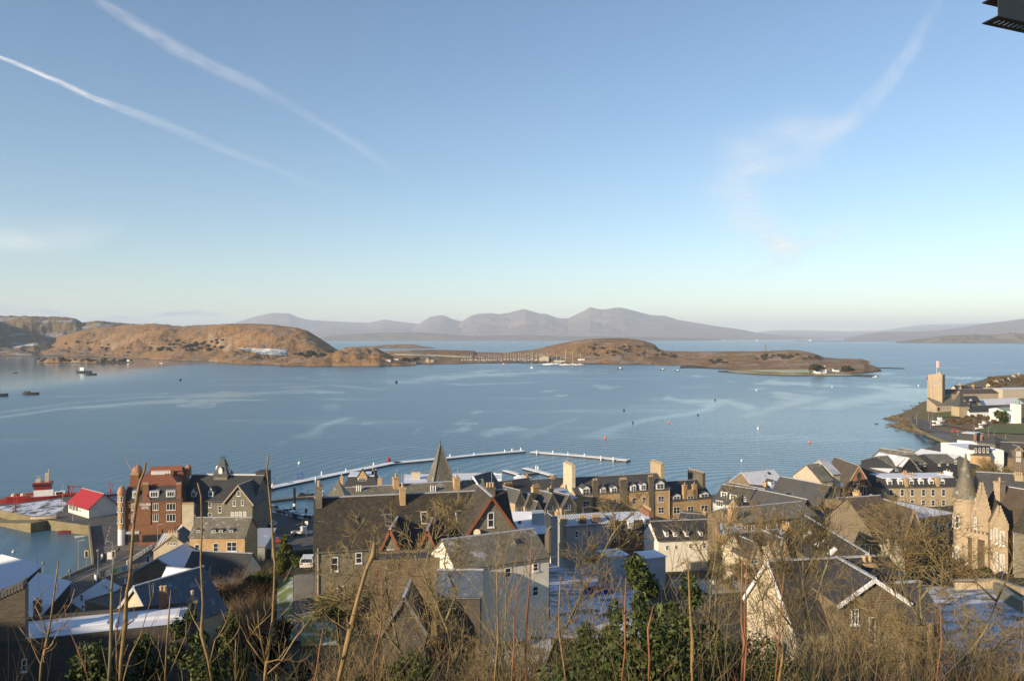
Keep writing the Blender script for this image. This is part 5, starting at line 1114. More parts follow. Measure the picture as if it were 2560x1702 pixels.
# ================================================================ afloat: pontoons, boats, buoys
bpy.context.view_layer.update()
def HIT(px, py, dmin=0):
    dg = bpy.context.evaluated_depsgraph_get(); o = Vector((0,0,H)); d = Vector(((px-1280)/F, 1, -(py-HOR)/F)).normalized()
    ok, loc, *_ = S.ray_cast(dg, o+d*dmin, d); return loc if ok else G(px, py)
def pontoon(name, label, pts, wd, piles=(), deck='snowdeck', zt=.75, ph=1.9, group=None):
    root = empty(name, (0,0,0), 0, label, 'pontoon', group); P3 = [G(*p, .5) for p in pts]; root.location = (P3[0].x, P3[0].y, 0)
    dk = MB(); hl = MB(); base = Vector((P3[0].x, P3[0].y, 0)); n_ = len(P3); L_, R_ = [], []
    for i, p in enumerate(P3):
        t = (P3[min(i+1,n_-1)]-P3[max(i-1,0)]); t = Vector((t.x,t.y,0)).normalized(); s_ = Vector((-t.y,t.x,0))*(wd/2)
        L_.append(p-base+s_); R_.append(p-base-s_)
    for i in range(n_-1):
        for mb, z0, z1, k in ((hl,-.5,zt-.22,1.0),(dk,zt-.2,zt,1.03)):
            a,b,c_,d_ = R_[i],R_[i+1],L_[i+1],L_[i]; vs = [(v.x,v.y,z0) for v in (a,b,c_,d_)]+[(v.x,v.y,z1) for v in (a,b,c_,d_)]
            mb.add(vs, [(0,3,2,1),(4,5,6,7),(0,1,5,4),(1,2,6,5),(2,3,7,6),(3,0,4,7)])
    hl.build('hull', M['darkmetal'], root); dk.build('deck', M[deck], root)
    for px, py in piles:
        p = G(px, py, .5)-base; q = MB(); q.lathe([(.28,-1),(.28,ph),(.05,ph+.25)], 8, (p.x,p.y)); q.build('pile', M['bright'], root)
    return root
pr = pontoon('breakwater_pontoon', 'long snow covered breakwater pontoon curving out from the car park', [(630,1229),(690,1216),(756,1202),(840,1185),(920,1169.5),(970,1159),(1000,1155)], 4.6, [(651,1229),(681,1218),(804,1187),(865,1180),(789,1200),(934,1164)])
for px, py in ((680,1213),(751,1200)):
    p = G(px, py, .5)-pr.location; q = MB()
    for dx in (-.9,.9):
        for dy in (-.9,.9): q.box(p.x+dx-.08,p.y+dy-.08,.5,p.x+dx+.08,p.y+dy+.08,3.1)
    q.box(p.x-1,p.y-1,3.1,p.x+1,p.y+1,3.3); q.box(p.x-1,p.y-1,1.6,p.x+1,p.y-.9,1.75); q.build('gate_frame', M['bluepaint'], pr)
pontoon('breakwater_pontoon', 'straight snow covered pontoon passing behind the slate spire', [(985,1157),(1095,1147),(1200,1136),(1309,1127)], 4.6, [(1125,1143),(1185,1139),(1262,1131),(1280,1128),(1302,1126)])
pontoon('breakwater_pontoon', 'detached snow covered pontoon farther right in the bay', [(1329,1129.5),(1440,1138),(1500,1143.5),(1571,1150.5)], 4.6, [(1342,1133),(1382,1134),(1420,1138),(1461,1141),(1502,1147),(1533,1150)])
pontoon('jetty', 'small snowy finger jetty near the white block', [(1312,1170),(1345,1178),(1381,1188)], 3.2, [(1340,1172),(1345,1174)])
pontoon('jetty', 'frosted gangway jetty slanting behind the dark roofs', [(1262,1176),(1290,1184),(1322,1195)], 2.6)
pontoon('jetty', 'short dark cross jetty joining the two snowy fingers', [(1296,1187),(1342,1181)], 2.4, deck='concrete')
pontoon('marina_pontoon', 'dark narrow pontoon behind the parked cars', [(664,1253),(740,1244),(790,1240),(826,1238)], 2.2, deck='trimdark')
def tower_pile(px, r0, r1, label):
    z0 = -1; d = 1991*57/(r0-HOR)*1.0; p = G(px, r0, 0); q = MB(); top = Z(r1, p.y); q.lathe([(.45,-1),(.45,top*.35),(.45,top),(.05,top+.3)], 10)
    o = q.build('mooring_pile', M['blackpaint']); o.location = (p.x,p.y,0); tag(o, label, 'pile'); q = MB(); q.lathe([(.47,top*.2),(.47,top*.33)], 10); c_ = q.build('white_band', M['bright'], o)
tower_pile(736, 1276, 1220, 'tall black mooring pile with white collar beside the parked cars')
tower_pile(644, 1250, 1241, 'short black and white pile at the left of the parked cars'); tower_pile(765, 1284, 1272, 'short black and white pile nearest the right parked cars')

def hullmesh(L, B, Dp, mats, sheer=.35, tip=.9):
    q = MB(); st = [0,.08,.3,.6,.82,1.0]; wd = [.72,.86,1,.92,.55,.03]; b = 0
    for t, w_ in zip(st, wd):
        z = Dp*(1+sheer*(t**2)) ; x = -L/2+L*t; hb = B/2*w_
        q.v += [(x,-hb,z),(x,-hb*.86,.12*Dp),(x-(.06*L if t==1 else 0),0,-.25*Dp),(x,hb*.86,.12*Dp),(x,hb,z)]
    for i in range(len(st)-1):
        for j in range(4): q.f.append((i*5+j,(i+1)*5+j,(i+1)*5+j+1,i*5+j+1)); q.m.append(0)
        q.f.append((i*5,i*5+4,(i+1)*5+4,(i+1)*5)); q.m.append(1)
    q.f.append((0,1,2,3,4)); q.m.append(0)
    return q.mesh('hull', mats, uv=False)
def boat(name, label, px, row, L, kind, heading=0.0, hull='bright', deck='concrete', group=None, loc=None, mast=None, zoff=0):
    p = loc if loc is not None else G(px, row, 0); B = L*.3; Dp = L*.11
    root = empty(name, (p.x, p.y, p.z+zoff), heading, label, 'boat', group); link('hull', hullmesh(L, B, Dp, [M[hull], M[deck]]), root)
    if kind == 'yacht':
        q = MB(); q.box(-L*.15,-B*.25,Dp,L*.18,B*.25,Dp+L*.05); q.build('cabin', M['bright'], root); mh = mast or L*1.25
        q = MB(); q.tube([(L*.08,0,Dp),(L*.08,0,mh)], .2, 5); q.build('mast', M['frame'], root); q = MB(); q.tube([(L*.08,0,Dp+L*.14),(-L*.36,0,Dp+L*.15)], .12, 5); q.build('boom', M['bluepaint'], root)
    elif kind == 'fishing':
        q = MB(); q.box(-L*.05,-B*.3,Dp,L*.2,B*.3,Dp+L*.2); q.box(-L*.08,-B*.34,Dp+L*.2,L*.23,B*.34,Dp+L*.22); q.build('wheelhouse', M['bright'], root); q = MB(); q.box(L*.205,-B*.22,Dp+L*.11,L*.215,B*.22,Dp+L*.17); q.build('windscreen', M['glass'], root)
        q = MB(); q.tube([(L*.02,0,Dp+L*.2),(L*.02,0,L*.62)], .08, 5); q.tube([(L*.02,0,L*.5),(-L*.3,0,L*.4)], .05, 4); q.build('mast', M['trimdark'], root)
    elif kind == 'dinghy':
        q = MB(); q.box(-.1,-B*.4,Dp*.8,.12,B*.4,Dp*.95); q.build('thwart', M['concrete'], root)
    elif kind == 'barge':
        q = MB(); q.box(-L*.4,-B*.3,Dp,-L*.1,B*.3,Dp+L*.1); q.build('deckhouse', M['blackpaint'], root); q = MB(); q.tube([(L*.1,0,Dp),(L*.1,0,Dp+L*.3)], .1, 5); q.build('derrick', M['blackpaint'], root)
    elif kind == 'ship':
        q = MB(); q.box(-L*.35,-B*.4,Dp,-L*.02,B*.4,Dp+L*.13); q.box(-L*.3,-B*.3,Dp+L*.13,-L*.12,B*.3,Dp+L*.2); q.build('superstructure', M['bright'], root); q = MB(); q.tube([(-L*.2,0,Dp+L*.2),(-L*.2,0,Dp+L*.36)], L*.015, 5); q.build('mast', M['bright'], root)
    return root
boat('tug_boat', 'black hulled tug with tall white wheelhouse moored on the calm left water', 209, 931, 26, 'fishing', math.pi, 'blackpaint')
boat('work_barge', 'low black barge just right of the black tug', 229, 936.5, 17, 'barge', 0, 'blackpaint')
boat('fishing_boat', 'black hulled boat with white wheelhouse nearest the marina', 1550, 923, 11, 'fishing', -.6, 'blackpaint')
boat('fishing_boat', 'dark hulled boat left of the pair moored off the right island shore', 1656, 925, 8.5, 'fishing', -.4, 'blackpaint'); boat('fishing_boat', 'dark hulled boat right of the pair moored off the right island shore', 1693, 928, 8.5, 'fishing', -.4, 'blackpaint')
boat('yacht', 'lone tall masted yacht moored in front of the boatyard', 1329, 920, 11, 'yacht', -1.2, 'bright', mast=27)
boat('motor_boat', 'cream motor cruiser moored below the left island cliffs', 322, 905, 17, 'fishing', math.pi, 'cream'); boat('yacht', 'small pale yacht right of the cream cruiser', 403, 908, 8, 'yacht', 0, 'bright', mast=14)
boat('motor_boat', 'small orange boat moored left of the lone yacht', 1258, 911, 9, 'fishing', 0, 'orangepaint')
for i, (px, row, L, mh) in enumerate(((1367,912,18,26),(1379,910,14,17),(1390,910,14,20),(1412,913,22,36),(1430,912.5,20,28),(1449,912.5,19,27),(1400,909,12,15))):
    boat('yacht', ['white yacht at the left end of the island marina','white motor yacht second in the island marina','white yacht third in the island marina','large white yacht with the tallest mast in the island marina','white yacht second from the right in the island marina','white yacht at the right end of the island marina','small yacht tucked behind the marina middle'][i], px, row, L, 'yacht', .1*i-.3, 'bright', mast=mh, group='yachts in the island marina')
pontoon('marina_pontoon', 'pale pontoon along the island marina berths', [(1340,914),(1465,914)], 5, deck='concrete')
rr = random.Random(12)
for i in range(34):
    px = 1157+i*6.0+rr.uniform(-1.5,1.5); row = 901.5+rr.uniform(-1.4,1.6)-(i*.02); p = HIT(px, row); p.z = p.z-.1
    boat('stored_yacht', 'white yacht with bare mast laid up ashore in the boatyard row', 0, 0, rr.uniform(8.5,11), 'yacht', rr.uniform(1.0,2.0), 'bright', loc=p, mast=rr.uniform(12,21) if px > 1220 else rr.uniform(7,13), group='yachts laid up ashore in the island boatyard', zoff=1.0)
boat('cargo_boat', 'black barge moored alone at the left edge of the bay', -4, 990, 20, 'barge', 0, 'blackpaint'); boat('barge', 'thin black raft in two parts right of the left edge barge', 78, 986, 17, 'barge', 0, 'blackpaint')
boat('skiff', 'tiny dark skiff on the calm water at far left', 39, 932, 8, 'dinghy', 0, 'blackpaint')
boat('lighthouse_tender', 'white ship with tall superstructure far out on the sound', 2024, 853.2, 90, 'ship', math.pi*.6, 'bright'); boat('ferry', 'small white ferry far off left of the tall white ship', 1893, 851.6, 60, 'ship', 0, 'bright'); boat('ferry', 'faint white boat in front of the far mountains', 1810, 851.6, 45, 'ship', 0, 'bright'); boat('ferry', 'faint white vessel right of the tall white ship', 2124, 850.6, 70, 'ship', 0, 'bright')
boat('motor_boat', 'small white boat at the tip of the island jetty', 2188, 943, 8, 'fishing', 0, 'bright')
boat('rowing_boat', 'dark red rowing boat lying below the pier wall', 170, 1331, 5.5, 'dinghy', .25, 'redpaint', 'darkmetal'); boat('rowing_boat', 'small white dinghy in the corner of the harbour wall', 207, 1341, 4.2, 'dinghy', .4, 'bright')
p = G(109,1296,0); boat('rowing_boat', 'upturned cream boat on top of the slipway', 0, 0, 7.4, 'dinghy', .1, 'cream', loc=Vector((*gz3(110,1297),3.1)))
boat('work_boat', 'black work boat berthed behind the big villa roof', 795, 1247, 9, 'fishing', 0, 'blackpaint'); boat('work_boat', 'dark open work boat on the narrow pontoon', 765, 1239, 6, 'barge', .3, 'blackpaint')
# red workship behind the pier
p = G(93,1257,0); L_ = 31; ship = empty('buoy_tender', (p.x-1, p.y+5, -.3), -.02+math.atan2(G(170,1252,0).y-G(0,1268,0).y, 160/F*270)*.8, 'red and white work ship with red bridge berthed behind the pier', 'ship')
ship.scale = (.84,.8,.78); link('hull', hullmesh(L_, 8, 2.6, [M['redpaint'], M['trimdark']], .12), ship)
q = MB(); q.box(-3,-2.4,2.6,4.5,2.4,5.6); q.box(5,-2.6,2.6,9,2.6,4.6); q.build('deckhouse', M['bright'], ship); q = MB(); q.box(5.6,-2.63,3.0,8.4,-2.58,4.3); q.build('doorway', M['glass'], ship)
q = MB(); q.add([(-2.8,-2.3,5.6),(3.2,-2.3,5.6),(3.2,2.3,5.6),(-2.8,2.3,5.6),(-3.6,-3,9),(3.8,-3,9),(3.8,3,9),(-3.6,3,9)], [(0,3,2,1),(4,5,6,7),(0,1,5,4),(1,2,6,5),(2,3,7,6),(3,0,4,7)]); q.build('bridge', M['redpaint'], ship)
q = MB(); q.box(-3.3,-3.05,7.6,3.5,-2.9,8.5); q.build('bridge_windows', M['glass'], ship)
q = MB(); q.box(1,-.8,9,2.6,.8,13.2); q.box(-2.6,-1,9,-.6,1,10.6); q.tube([(2.4,0,13),(2.4,0,15)],.15,6); q.tube([(-1.5,0,10.5),(-1.5,0,12.2)],.1,6); q.tube([(-3.2,0,12.0),(0,0,12.0)],.06,5); q.build('mast', M['cream'], ship)
q = MB(); q.box(-13,-3.8,2.6,-4,-3.5,3.6); q.box(6,-3.8,2.6,15,-3.5,3.6); q.box(-13,3.2,2.6,-4,3.5,3.6); q.build('rail', M['redpaint'], ship)
for x in (-11,-7.5): lathe_part(type('o',(),{'o':ship})(), 'buoy', [(.9,2.6),(1.1,3.2),(.9,4.0),(.3,4.4)], 'cream', x, 0, 9)
q = MB(); q.tube([(10,0,2.6),(10,0,6.5)],.3,6); q.tube([(10,0,6.3),(15.5,0,5.6)],.25,6); q.build('crane', M['redtile'], ship)
def buoy(px, row, label, col='orangepaint', s_=1.0):
    p = G(px, row, 0); q = MB(); q.lathe([(.3,-.3),(.75,.0),(.8,.5),(.5,1.0),(.12,1.3),(.1,2.1),(.02,2.2)], 10); me = q.mesh('buoy', M[col], uv=False)
    o = link('mooring_buoy', me, None, (p.x,p.y,0), None, (s_,)*3); tag(o, label, 'buoy', 'mooring buoys in the bay')
buoy(451,951,'dark buoy with pale topmark on the calm left water','blackpaint',2.0); buoy(991,957,'black and white conical buoy in mid bay','blackpaint',2.2); buoy(1513,1096,'orange buoy off the detached pontoon','orangepaint',1.0); buoy(1560,1026,'dark speck buoy in the mid bay','blackpaint',1.0)
buoy(1788,1000,'dark green buoy inside the pale slick','blackpaint',1.0); buoy(1891,976,'small pale buoy right of the slick','bright',1.0); buoy(2080,968,'pale buoy off the right island','bright',1.0); buoy(2095,948,'red buoy close under the island shore','redpaint',1.0); buoy(1745,1038,'dark buoy left of the slick bend','blackpaint',.8)
buoy(2024,1106,'orange buoy near the beach','orangepaint',.8); buoy(1582,1057,'small dark buoy above the detached pontoon','blackpaint',.8); buoy(1672,1057,'orange speck buoy below the slick','orangepaint',.8); buoy(1854,1152,'white gull pale buoy by the halls','bright',.6); buoy(33,1380,'white buoy in the harbour corner','bright',.45); buoy(29,1422,'red buoy in the harbour corner','redpaint',.5)
buoy(2296,965,'pale buoy left of the cathedral tower','bright',1.2); buoy(2318,946,'faint red buoy beside the cathedral tower top','redpaint',1.5); buoy(748,1159,'white buoy above the curving pontoon','bright',.8); buoy(972,1152,'red safety drum on the bend of the long pontoon','redpaint',1.3); buoy(1895,1072,'pale buoy in the ripples','bright',.9)
# --- on the island
def at_island(px, row): return HIT(px, row)
def hhouse(name, label, px0, px1, row, hgt, dep, wall, roof, zr_, gable=False, ch=2):
    p = at_island((px0+px1)/2, row); d = p.y; h = House(name, label, 'house', px0, d, px1, d, dep, p.z+hgt, p.z+hgt+zr_, wall, roof, 'gf' if gable else 'gable', zb=p.z-1.5)
    for i in range(ch): h.chimside(i*(h.L-1), dep/2-1, dep/2+1, h.zr+1, 1, 2)
    h.mgrid([h.L*.2, h.L*.5, h.L*.8], [2.4] if hgt < 5 else [2.4, 5.2], 1.1, 1.5); return h
h = hhouse('island_house', 'white two gabled house near the tip of the long island', 2041, 2066, 933, 6.5, 12, 'bright', 'slate', 4); w_ = House('x','','',2042,h.a.y-2,2053,h.a.y-2,6,h.ze+h.zb,h.zr+h.zb,'bright','slate','gf',zb=h.zb); absorb(h, w_)
hhouse('island_cottage', 'small white cottage right of the two gabled island house', 2085, 2098, 929, 3, 7, 'bright', 'slate', 2, ch=0)
h = hhouse('island_farmhouse', 'grey stone farmhouse with tall chimneys beside the boatyard flats', 1064, 1084, 906, 6.5, 10, 'buff', 'slate', 5); w_ = House('x','','',1064,h.a.y-2,1073,h.a.y-2,6,h.ze+h.zb,h.zr+h.zb+.5,'buff','slate','gf',zb=h.zb); absorb(h, w_)
hhouse('boat_shed', 'pale gable ended boat shed in the middle of the boatyard', 1350, 1372, 902, 8, 18, 'beigebox', 'leadroof', 4, True, 0); hhouse('boat_shed', 'long dark boat shed right of the pale one', 1374, 1400, 901, 6, 14, 'darkclad', 'slate', 3, False, 0)
hhouse('boat_shed', 'low cream shed behind the marina berths', 1385, 1412, 905, 4.5, 8, 'cream', 'slate', 2, False, 0); hhouse('island_shed', 'tiny white sheds beside the ferry slip', 966, 976, 903, 3, 6, 'bright', 'redtile', 2, False, 0); hhouse('island_shed', 'little pale shed left of the ferry slip trees', 984, 996, 900, 3.5, 6, 'cream', 'slate', 2, False, 0)
hhouse('island_shed', 'row of pale boat sheds right of the marina', 1446, 1462, 900, 3, 8, 'bright', 'slate', 1.5, False, 0)
p = at_island(1914, 877.5); q = MB(); q.v = []; sp_ = type('o',(),{'o':None})()
q = MB(); b_ = [(2.6,0),(2.6,2),(1.6,2.2),(1.0,16),(.02,18.5)]
for r_, z_ in b_: q.v += [(-r_,-r_,z_),(r_,-r_,z_),(r_,r_,z_),(-r_,r_,z_)]
for i in range(4):
    for j in range(4): q.f.append((i*4+j,i*4+(j+1)%4,(i+1)*4+(j+1)%4,(i+1)*4+j)); q.m.append(0)
q.f.append((3,2,1,0)); q.m.append(0); o = q.build('obelisk', M['greystone']); o.location = p-Vector((0,0,1)); tag(o, 'stone obelisk on the crest of the long island', 'monument')
q = MB(); p = at_island(992, 909); q.xbox((0,0,.4),(22,14,3.2),3,.5); o = q.build('ferry_slip', M['concrete']); o.location = (p.x-12, p.y-4, -.3); tag(o, 'pale concrete ferry slip running into the water on the island', 'slipway')
# frosted fields on the island
fr = plain('frosted_grass', (.34,.36,.38), .95, .4, .05); gf = plain('pale_pasture', (.36,.40,.27), .95, .15, .02)
def hfield(name, quad, mat, n=16):
    vs = []; fs = []
    for i in range(n+1):
        for j in range(n+1):
            u, v = i/n, j/n; px = (quad[0][0]*(1-u)+quad[1][0]*u)*(1-v)+(quad[3][0]*(1-u)+quad[2][0]*u)*v; py = (quad[0][1]*(1-u)+quad[1][1]*u)*(1-v)+(quad[3][1]*(1-u)+quad[2][1]*u)*v
            p = HIT(px, py); vs.append((p.x, p.y, p.z+1.6))
    for i in range(n):
        for j in range(n):
            k = i*(n+1)+j; q4 = (k, k+n+1, k+n+2, k+1); ds_ = [vs[a][1] for a in q4]
            if max(ds_)-min(ds_) < 120: fs.append(q4)
    me = bpy.data.meshes.new(name); me.from_pydata(vs, [], fs); me.materials.append(mat); me.update(); return tag(link(name, me), kind='structure')
hfield('frosty_field', [(590,871),(720,874),(716,890),(655,888)], fr); hfield('frosty_field', [(30,868),(95,858),(92,864),(36,870)], fr, 6)
hfield('pasture', [(1875,927),(2020,926),(2026,935),(1900,932)], gf, 12); hfield('pasture', [(985,885),(1180,892),(1180,896),(985,889)], plain('dry_pasture', (.42,.38,.26), .95, .2, .03), 12)
# ================================================================ street things
def lamp(px, r0, r1, label, kind='globe', z=3.0, hgt=None, side=1, group='street lamps of the town'):
    p = G(px, r0, z); hh = hgt or max(3.0, Z(r1, p.y)-z); o = empty('street_lamp', (p.x,p.y,z), 0, label, 'street lamp', group)
    q = MB(); q.tube([(0,0,-.2),(0,0,1.0),(0,0,hh)], [.13,.09,.06], 7); q.build('post', M['steel'], o)
    q = MB()
    if kind == 'globe': q.lathe([(.08,hh-.1),(.3,hh+.1),(.34,hh+.35),(.2,hh+.6),(.02,hh+.7)], 8)
    else: q.tube([(0,0,hh),(side*.9,0,hh+.25)], .05, 5); q.box(min(side*.8,side*1.6),-.12,hh+.2,max(side*.8,side*1.6),.12,hh+.32)
    q.build('lantern', M['concrete' if kind == 'globe' else 'steel'], o); return o
lamp(62,1458,1414,'lamp post farthest left above the frosted roofs'); lamp(108,1452,1410,'second lamp post from the left along the promenade'); lamp(196,1424,1352,'tall lamp standing at the end of the promenade wall','arm',side=1); lamp(245,1448,1379,'lamp post in the middle of the road before the hoarding')
lamp(281,1440,1355,'slim tall lamp by the traffic lights','arm',side=-1); lamp(394,1362,1312,'pale lamp post in front of the red hotel','arm'); lamp(157,1279,1213,'white mast standing on the pier deck','arm',side=.2); lamp(182,1301,1257,'short lamp post on the pier edge by the white office','arm',side=.2); lamp(174,1462,1438,'low globe lamp beside the frosted roof corner')
for px, r0, r1, lb in ((178,1240,1218,'red frame beacon left of the red roof'),(276,1240,1208,'red frame beacon right of the red roof'),(39,1270,1246,'orange beacon at the outer end of the pier')):
    p = G(px, r0+10, 3); hh = max(5, Z(r1, p.y)-3); o = empty('beacon', (p.x,p.y,3), 0, lb, 'beacon'); q = MB(); q.tube([(0,0,0),(0,0,hh-2)], .18, 6); q.build('post', M['redpaint'], o); q = MB()
    for sx in (-.5,.5): q.box(sx-.09,-.09,hh-2,sx+.09,.09,hh)
    q.box(-.6,-.1,hh,.6,.1,hh+.2); q.box(-.6,-.1,hh-2.1,.6,.1,hh-1.9); q.build('frame', M['redpaint'], o)
def tlight(px, r0, r1, label):
    p = G(px, r0, 3.1); o = empty('traffic_light', (p.x,p.y,3.1), 0, label, 'traffic light'); q = MB(); q.tube([(0,0,-.1),(0,0,3.0)], .09, 6); q.build('post', M['steel'], o)
    q = MB(); q.box(-.5,-.04,1.9,.5,.04,3.7); q.build('backing_board', M['cream'], o); q = MB(); q.box(-.2,-.2,2.05,.2,-.05,3.5); q.build('signal_head', M['blackpaint'], o); return o
tlight(216,1412,1382,'cream bordered traffic signal at the harbour wall end'); tlight(283,1412,1382,'cream bordered traffic signal on the pavement corner')
p = G(276,1405,3.1); o = empty('notice_board', (p.x,p.y,3.1), .2, 'white notice board beside the traffic signal on the corner', 'sign'); q = MB(); q.box(-.8,-.05,.8,.8,.05,2.6); q.build('panel', M['bright'], o); q = MB(); q.box(-.85,-.06,0,-.75,.06,2.7); q.build('leg', M['steel'], o); q = MB(); q.box(.75,-.06,0,.85,.06,2.7); q.build('leg', M['steel'], o)
def skinbody(pts, edges, rad, name, mat):
    me = bpy.data.meshes.new(name); me.from_pydata(pts, edges, []); o = bpy.data.objects.new(name, me); C.objects.link(o)
    md = o.modifiers.new('s', 'SKIN'); sv_ = me.skin_vertices[0].data
    for i, r_ in enumerate(rad): sv_[i].radius = (r_, r_*.85)
    sv_[0].use_root = True; o.modifiers.new('d', 'SUBSURF').levels = 1
    bpy.context.view_layer.update(); m2 = bpy.data.meshes.new_from_object(o.evaluated_get(bpy.context.evaluated_depsgraph_get())); bpy.data.objects.remove(o)
    m2.materials.clear(); m2.materials.append(mat); return m2
m_skin = plain('skin', (.45,.28,.2), .6, .05); m_coat = plain('dark_coat', (.03,.03,.04), .9, .2)
BP = [(0,0,.95),(0,0,1.2),(0,.01,1.42),(0,.01,1.52),(-.1,0,.9),(-.12,-.08,.5),(-.13,.04,.08),(-.13,-.1,.04),(.1,0,.9),(.12,.12,.5),(.13,.22,.1),(.13,.1,.03),(-.2,0,1.4),(-.26,.04,1.12),(-.24,-.08,.88),(.2,0,1.4),(.26,.04,1.12),(.25,-.1,.9)]
BE = [(0,1),(1,2),(2,3),(0,4),(4,5),(5,6),(6,7),(0,8),(8,9),(9,10),(10,11),(2,12),(12,13),(13,14),(2,15),(15,16),(16,17)]
BRd = [.16,.15,.17,.07,.11,.08,.055,.05,.11,.08,.055,.05,.075,.055,.045,.075,.055,.045]
bodym = skinbody(BP, BE, BRd, 'body', m_coat)
hq = MB(); hq.lathe([(.045,1.5),(.06,1.56),(.085,1.62),(.095,1.68),(.09,1.74),(.06,1.79),(.01,1.81)], 9); headm = hq.mesh('head', m_skin, uv=False)
hq = MB(); hq.lathe([(.1,1.7),(.1,1.76),(.065,1.81),(.01,1.83)], 9); hairm = hq.mesh('hair', M['blackpaint'], uv=False)
def person(px, row, label, rz=0, z=3.1, col=None):
    p = G(px, row, z); bm_ = bodym
    if col: bm_ = bodym.copy(); bm_.materials.clear(); bm_.materials.append(M[col])
    o = link('person', bm_, None, (p.x,p.y,z), (0,0,rz)); tag(o, label, 'person'); link('head', headm, o); link('hair', hairm, o, (0,.015,0)); return o
person(261,1396,'person in dark coat walking on the pavement by the harbour wall',.4); o = person(255,1399,'person in pale top beside the dark coated walker',.2,col='bright')
person(2418,1086,'tiny person walking on the esplanade near the red car',1,3.3,'redpaint')
# hoarding with lettering
o = empty('painted_hoarding', (*gz3(236,1447,3.2),3.0), 0, 'long mural painted hoarding with green and blue panels and white lettering', 'hoarding')
pa, pb = Vector((*gz3(236,1447,3.2),3.2)), Vector((*gz3(330,1420,3.2),3.2)); loc0 = Vector(o.location); t_ = (pb-pa)/7
mc = [M['bright'], M['trimdark'], plain('mural_green', (.16,.36,.10),.7,.2), plain('mural_dark', (.04,.06,.07),.7,.3), plain('mural_teal', (.25,.5,.42),.7,.2), plain('mural_blue', (.10,.26,.5),.7,.25), plain('mural_pale', (.35,.55,.62),.7,.2)]
for i, k_ in enumerate((0,3,0,2,4,5,6)):
    q = MB(); q.xbox(pa-loc0+t_*i*1.0+Vector((0,0,.6)), pa-loc0+t_*(i+.995)+Vector((0,0,.6)), .08, 1.2); q.build('panel', mc[k_], o)
ang = math.atan2((pb-pa).y,(pb-pa).x); pp = pa-loc0+t_*1.6+Vector((0,-.07,.25)); text('PIZZA', .95, pp, (R(90),0,ang), M['bright'], o, 'lettering')
pc = Vector((*gz3(268,1474,3.2),3.2)); t2 = (pc-pa)/4
for i, k_ in enumerate((0,3,2,2)):
    q = MB(); q.xbox(pa-loc0+t2*i+Vector((0,0,.6)), pa-loc0+t2*(i+.99)+Vector((0,0,.6)), .08, 1.2); q.build('panel', mc[k_], o)
for px, py, lb in ((245,1478,'dark wheelie bin left of its pair by the mural'),(258,1482,'dark wheelie bin right of its pair by the mural')):
    p = G(px, py, 5); o = empty('wheelie_bin', (*p.xy, 3), 0, lb, 'bin'); q = MB(); q.box(-.6,-.5,.1,.6,.5,2.3); q.build('body', M['blackpaint'], o); q = MB(); q.box(-.65,-.55,2.3,.65,.55,2.42); q.build('lid', M['darkmetal'], o)
p = G(313,1468,3.1); o = empty('marker_cone', (p.x,p.y,3.1), 0, 'tall red and white cone standing in the yard behind the mural', 'cone'); q = MB(); q.lathe([(.5,0),(.5,.1),(.32,.9)],8); q.build('base', M['redpaint'], o); q = MB(); q.lathe([(.32,.9),(.05,2.4)],8); q.build('tip', M['bright'], o)
o = empty('parapet', (*gz3(320,1412),3.1), 0, 'white panelled parapet rising beside the road under the red hotel', 'wall'); l0 = Vector(o.location); a_, b_ = Vector((*gz3(317,1412),3.6))-l0, Vector((*gz3(385,1368),3.6))-l0
for i in range(8):
    q = MB(); q.xbox(a_+(b_-a_)*i/8, a_+(b_-a_)*(i+.94)/8, .12, 1.2); q.build('panel', M['bright'], o)
q = MB(); q.xbox(a_+Vector((0,0,-.62)), b_+Vector((0,0,-.62)), .3, .25); q.build('plinth', M['concrete'], o)
# --- cars
def car_meshes(L=4.2, W=1.74, Hh=1.46, van=False):
    q = MB(); h = W/2; x0, x1 = -L/2, L/2
    pr_ = [(x0+.05,.32),(x0,.6),(x0+.03,.92),(x0+.2,.98),(x1-1.15,.98),(x1-.15,.78),(x1,.6),(x1-.02,.32)]
    b = len(q.v); n_ = len(pr_)
    for y, s_ in ((-h,1),(h,1)):
        for x, z in pr_: q.v.append((x, y*(.97 if z > .9 else 1), z))
    q.f += [tuple(range(n_)), tuple(range(2*n_-1,n_-1,-1))]+[(i,n_+i,n_+(i+1)%n_,(i+1)%n_) for i in range(n_)]; q.m = [0]*len(q.f)
    body = q
    cb = [(x0+.12,.96),(x0+(.3 if van else .45),Hh-.07),(x1-(1.75 if not van else 1.6),Hh-.05),(x1-1.0,.96)]
    g = MB()
    for y, k in ((-h*.96,1),(h*.96,1)):
        for x, z in cb: g.v.append((x, y*(1 if z < 1.2 else .84), z))
    g.f = [(0,1,2,3),(7,6,5,4)]+[(i,4+i,4+(i+1)%4,(i+1)%4) for i in range(4)]; g.m = [0]*len(g.f)
    r_ = MB(); r_.box(cb[1][0]-.05,-h*.82,Hh-.08,cb[2][0]+.05,h*.82,Hh)
    for y in (-1,1):
        for xa, za, xb in ((cb[0][0],.96,cb[1][0]),(cb[3][0],.96,cb[2][0]),((cb[1][0]+cb[2][0])/2,.96,(cb[1][0]+cb[2][0])/2)):
            r_.xbox((xa, y*h*.965, za),(xb, y*h*.825, Hh-.05), .09, .09)
    return body, g, r_
cb_ = {}
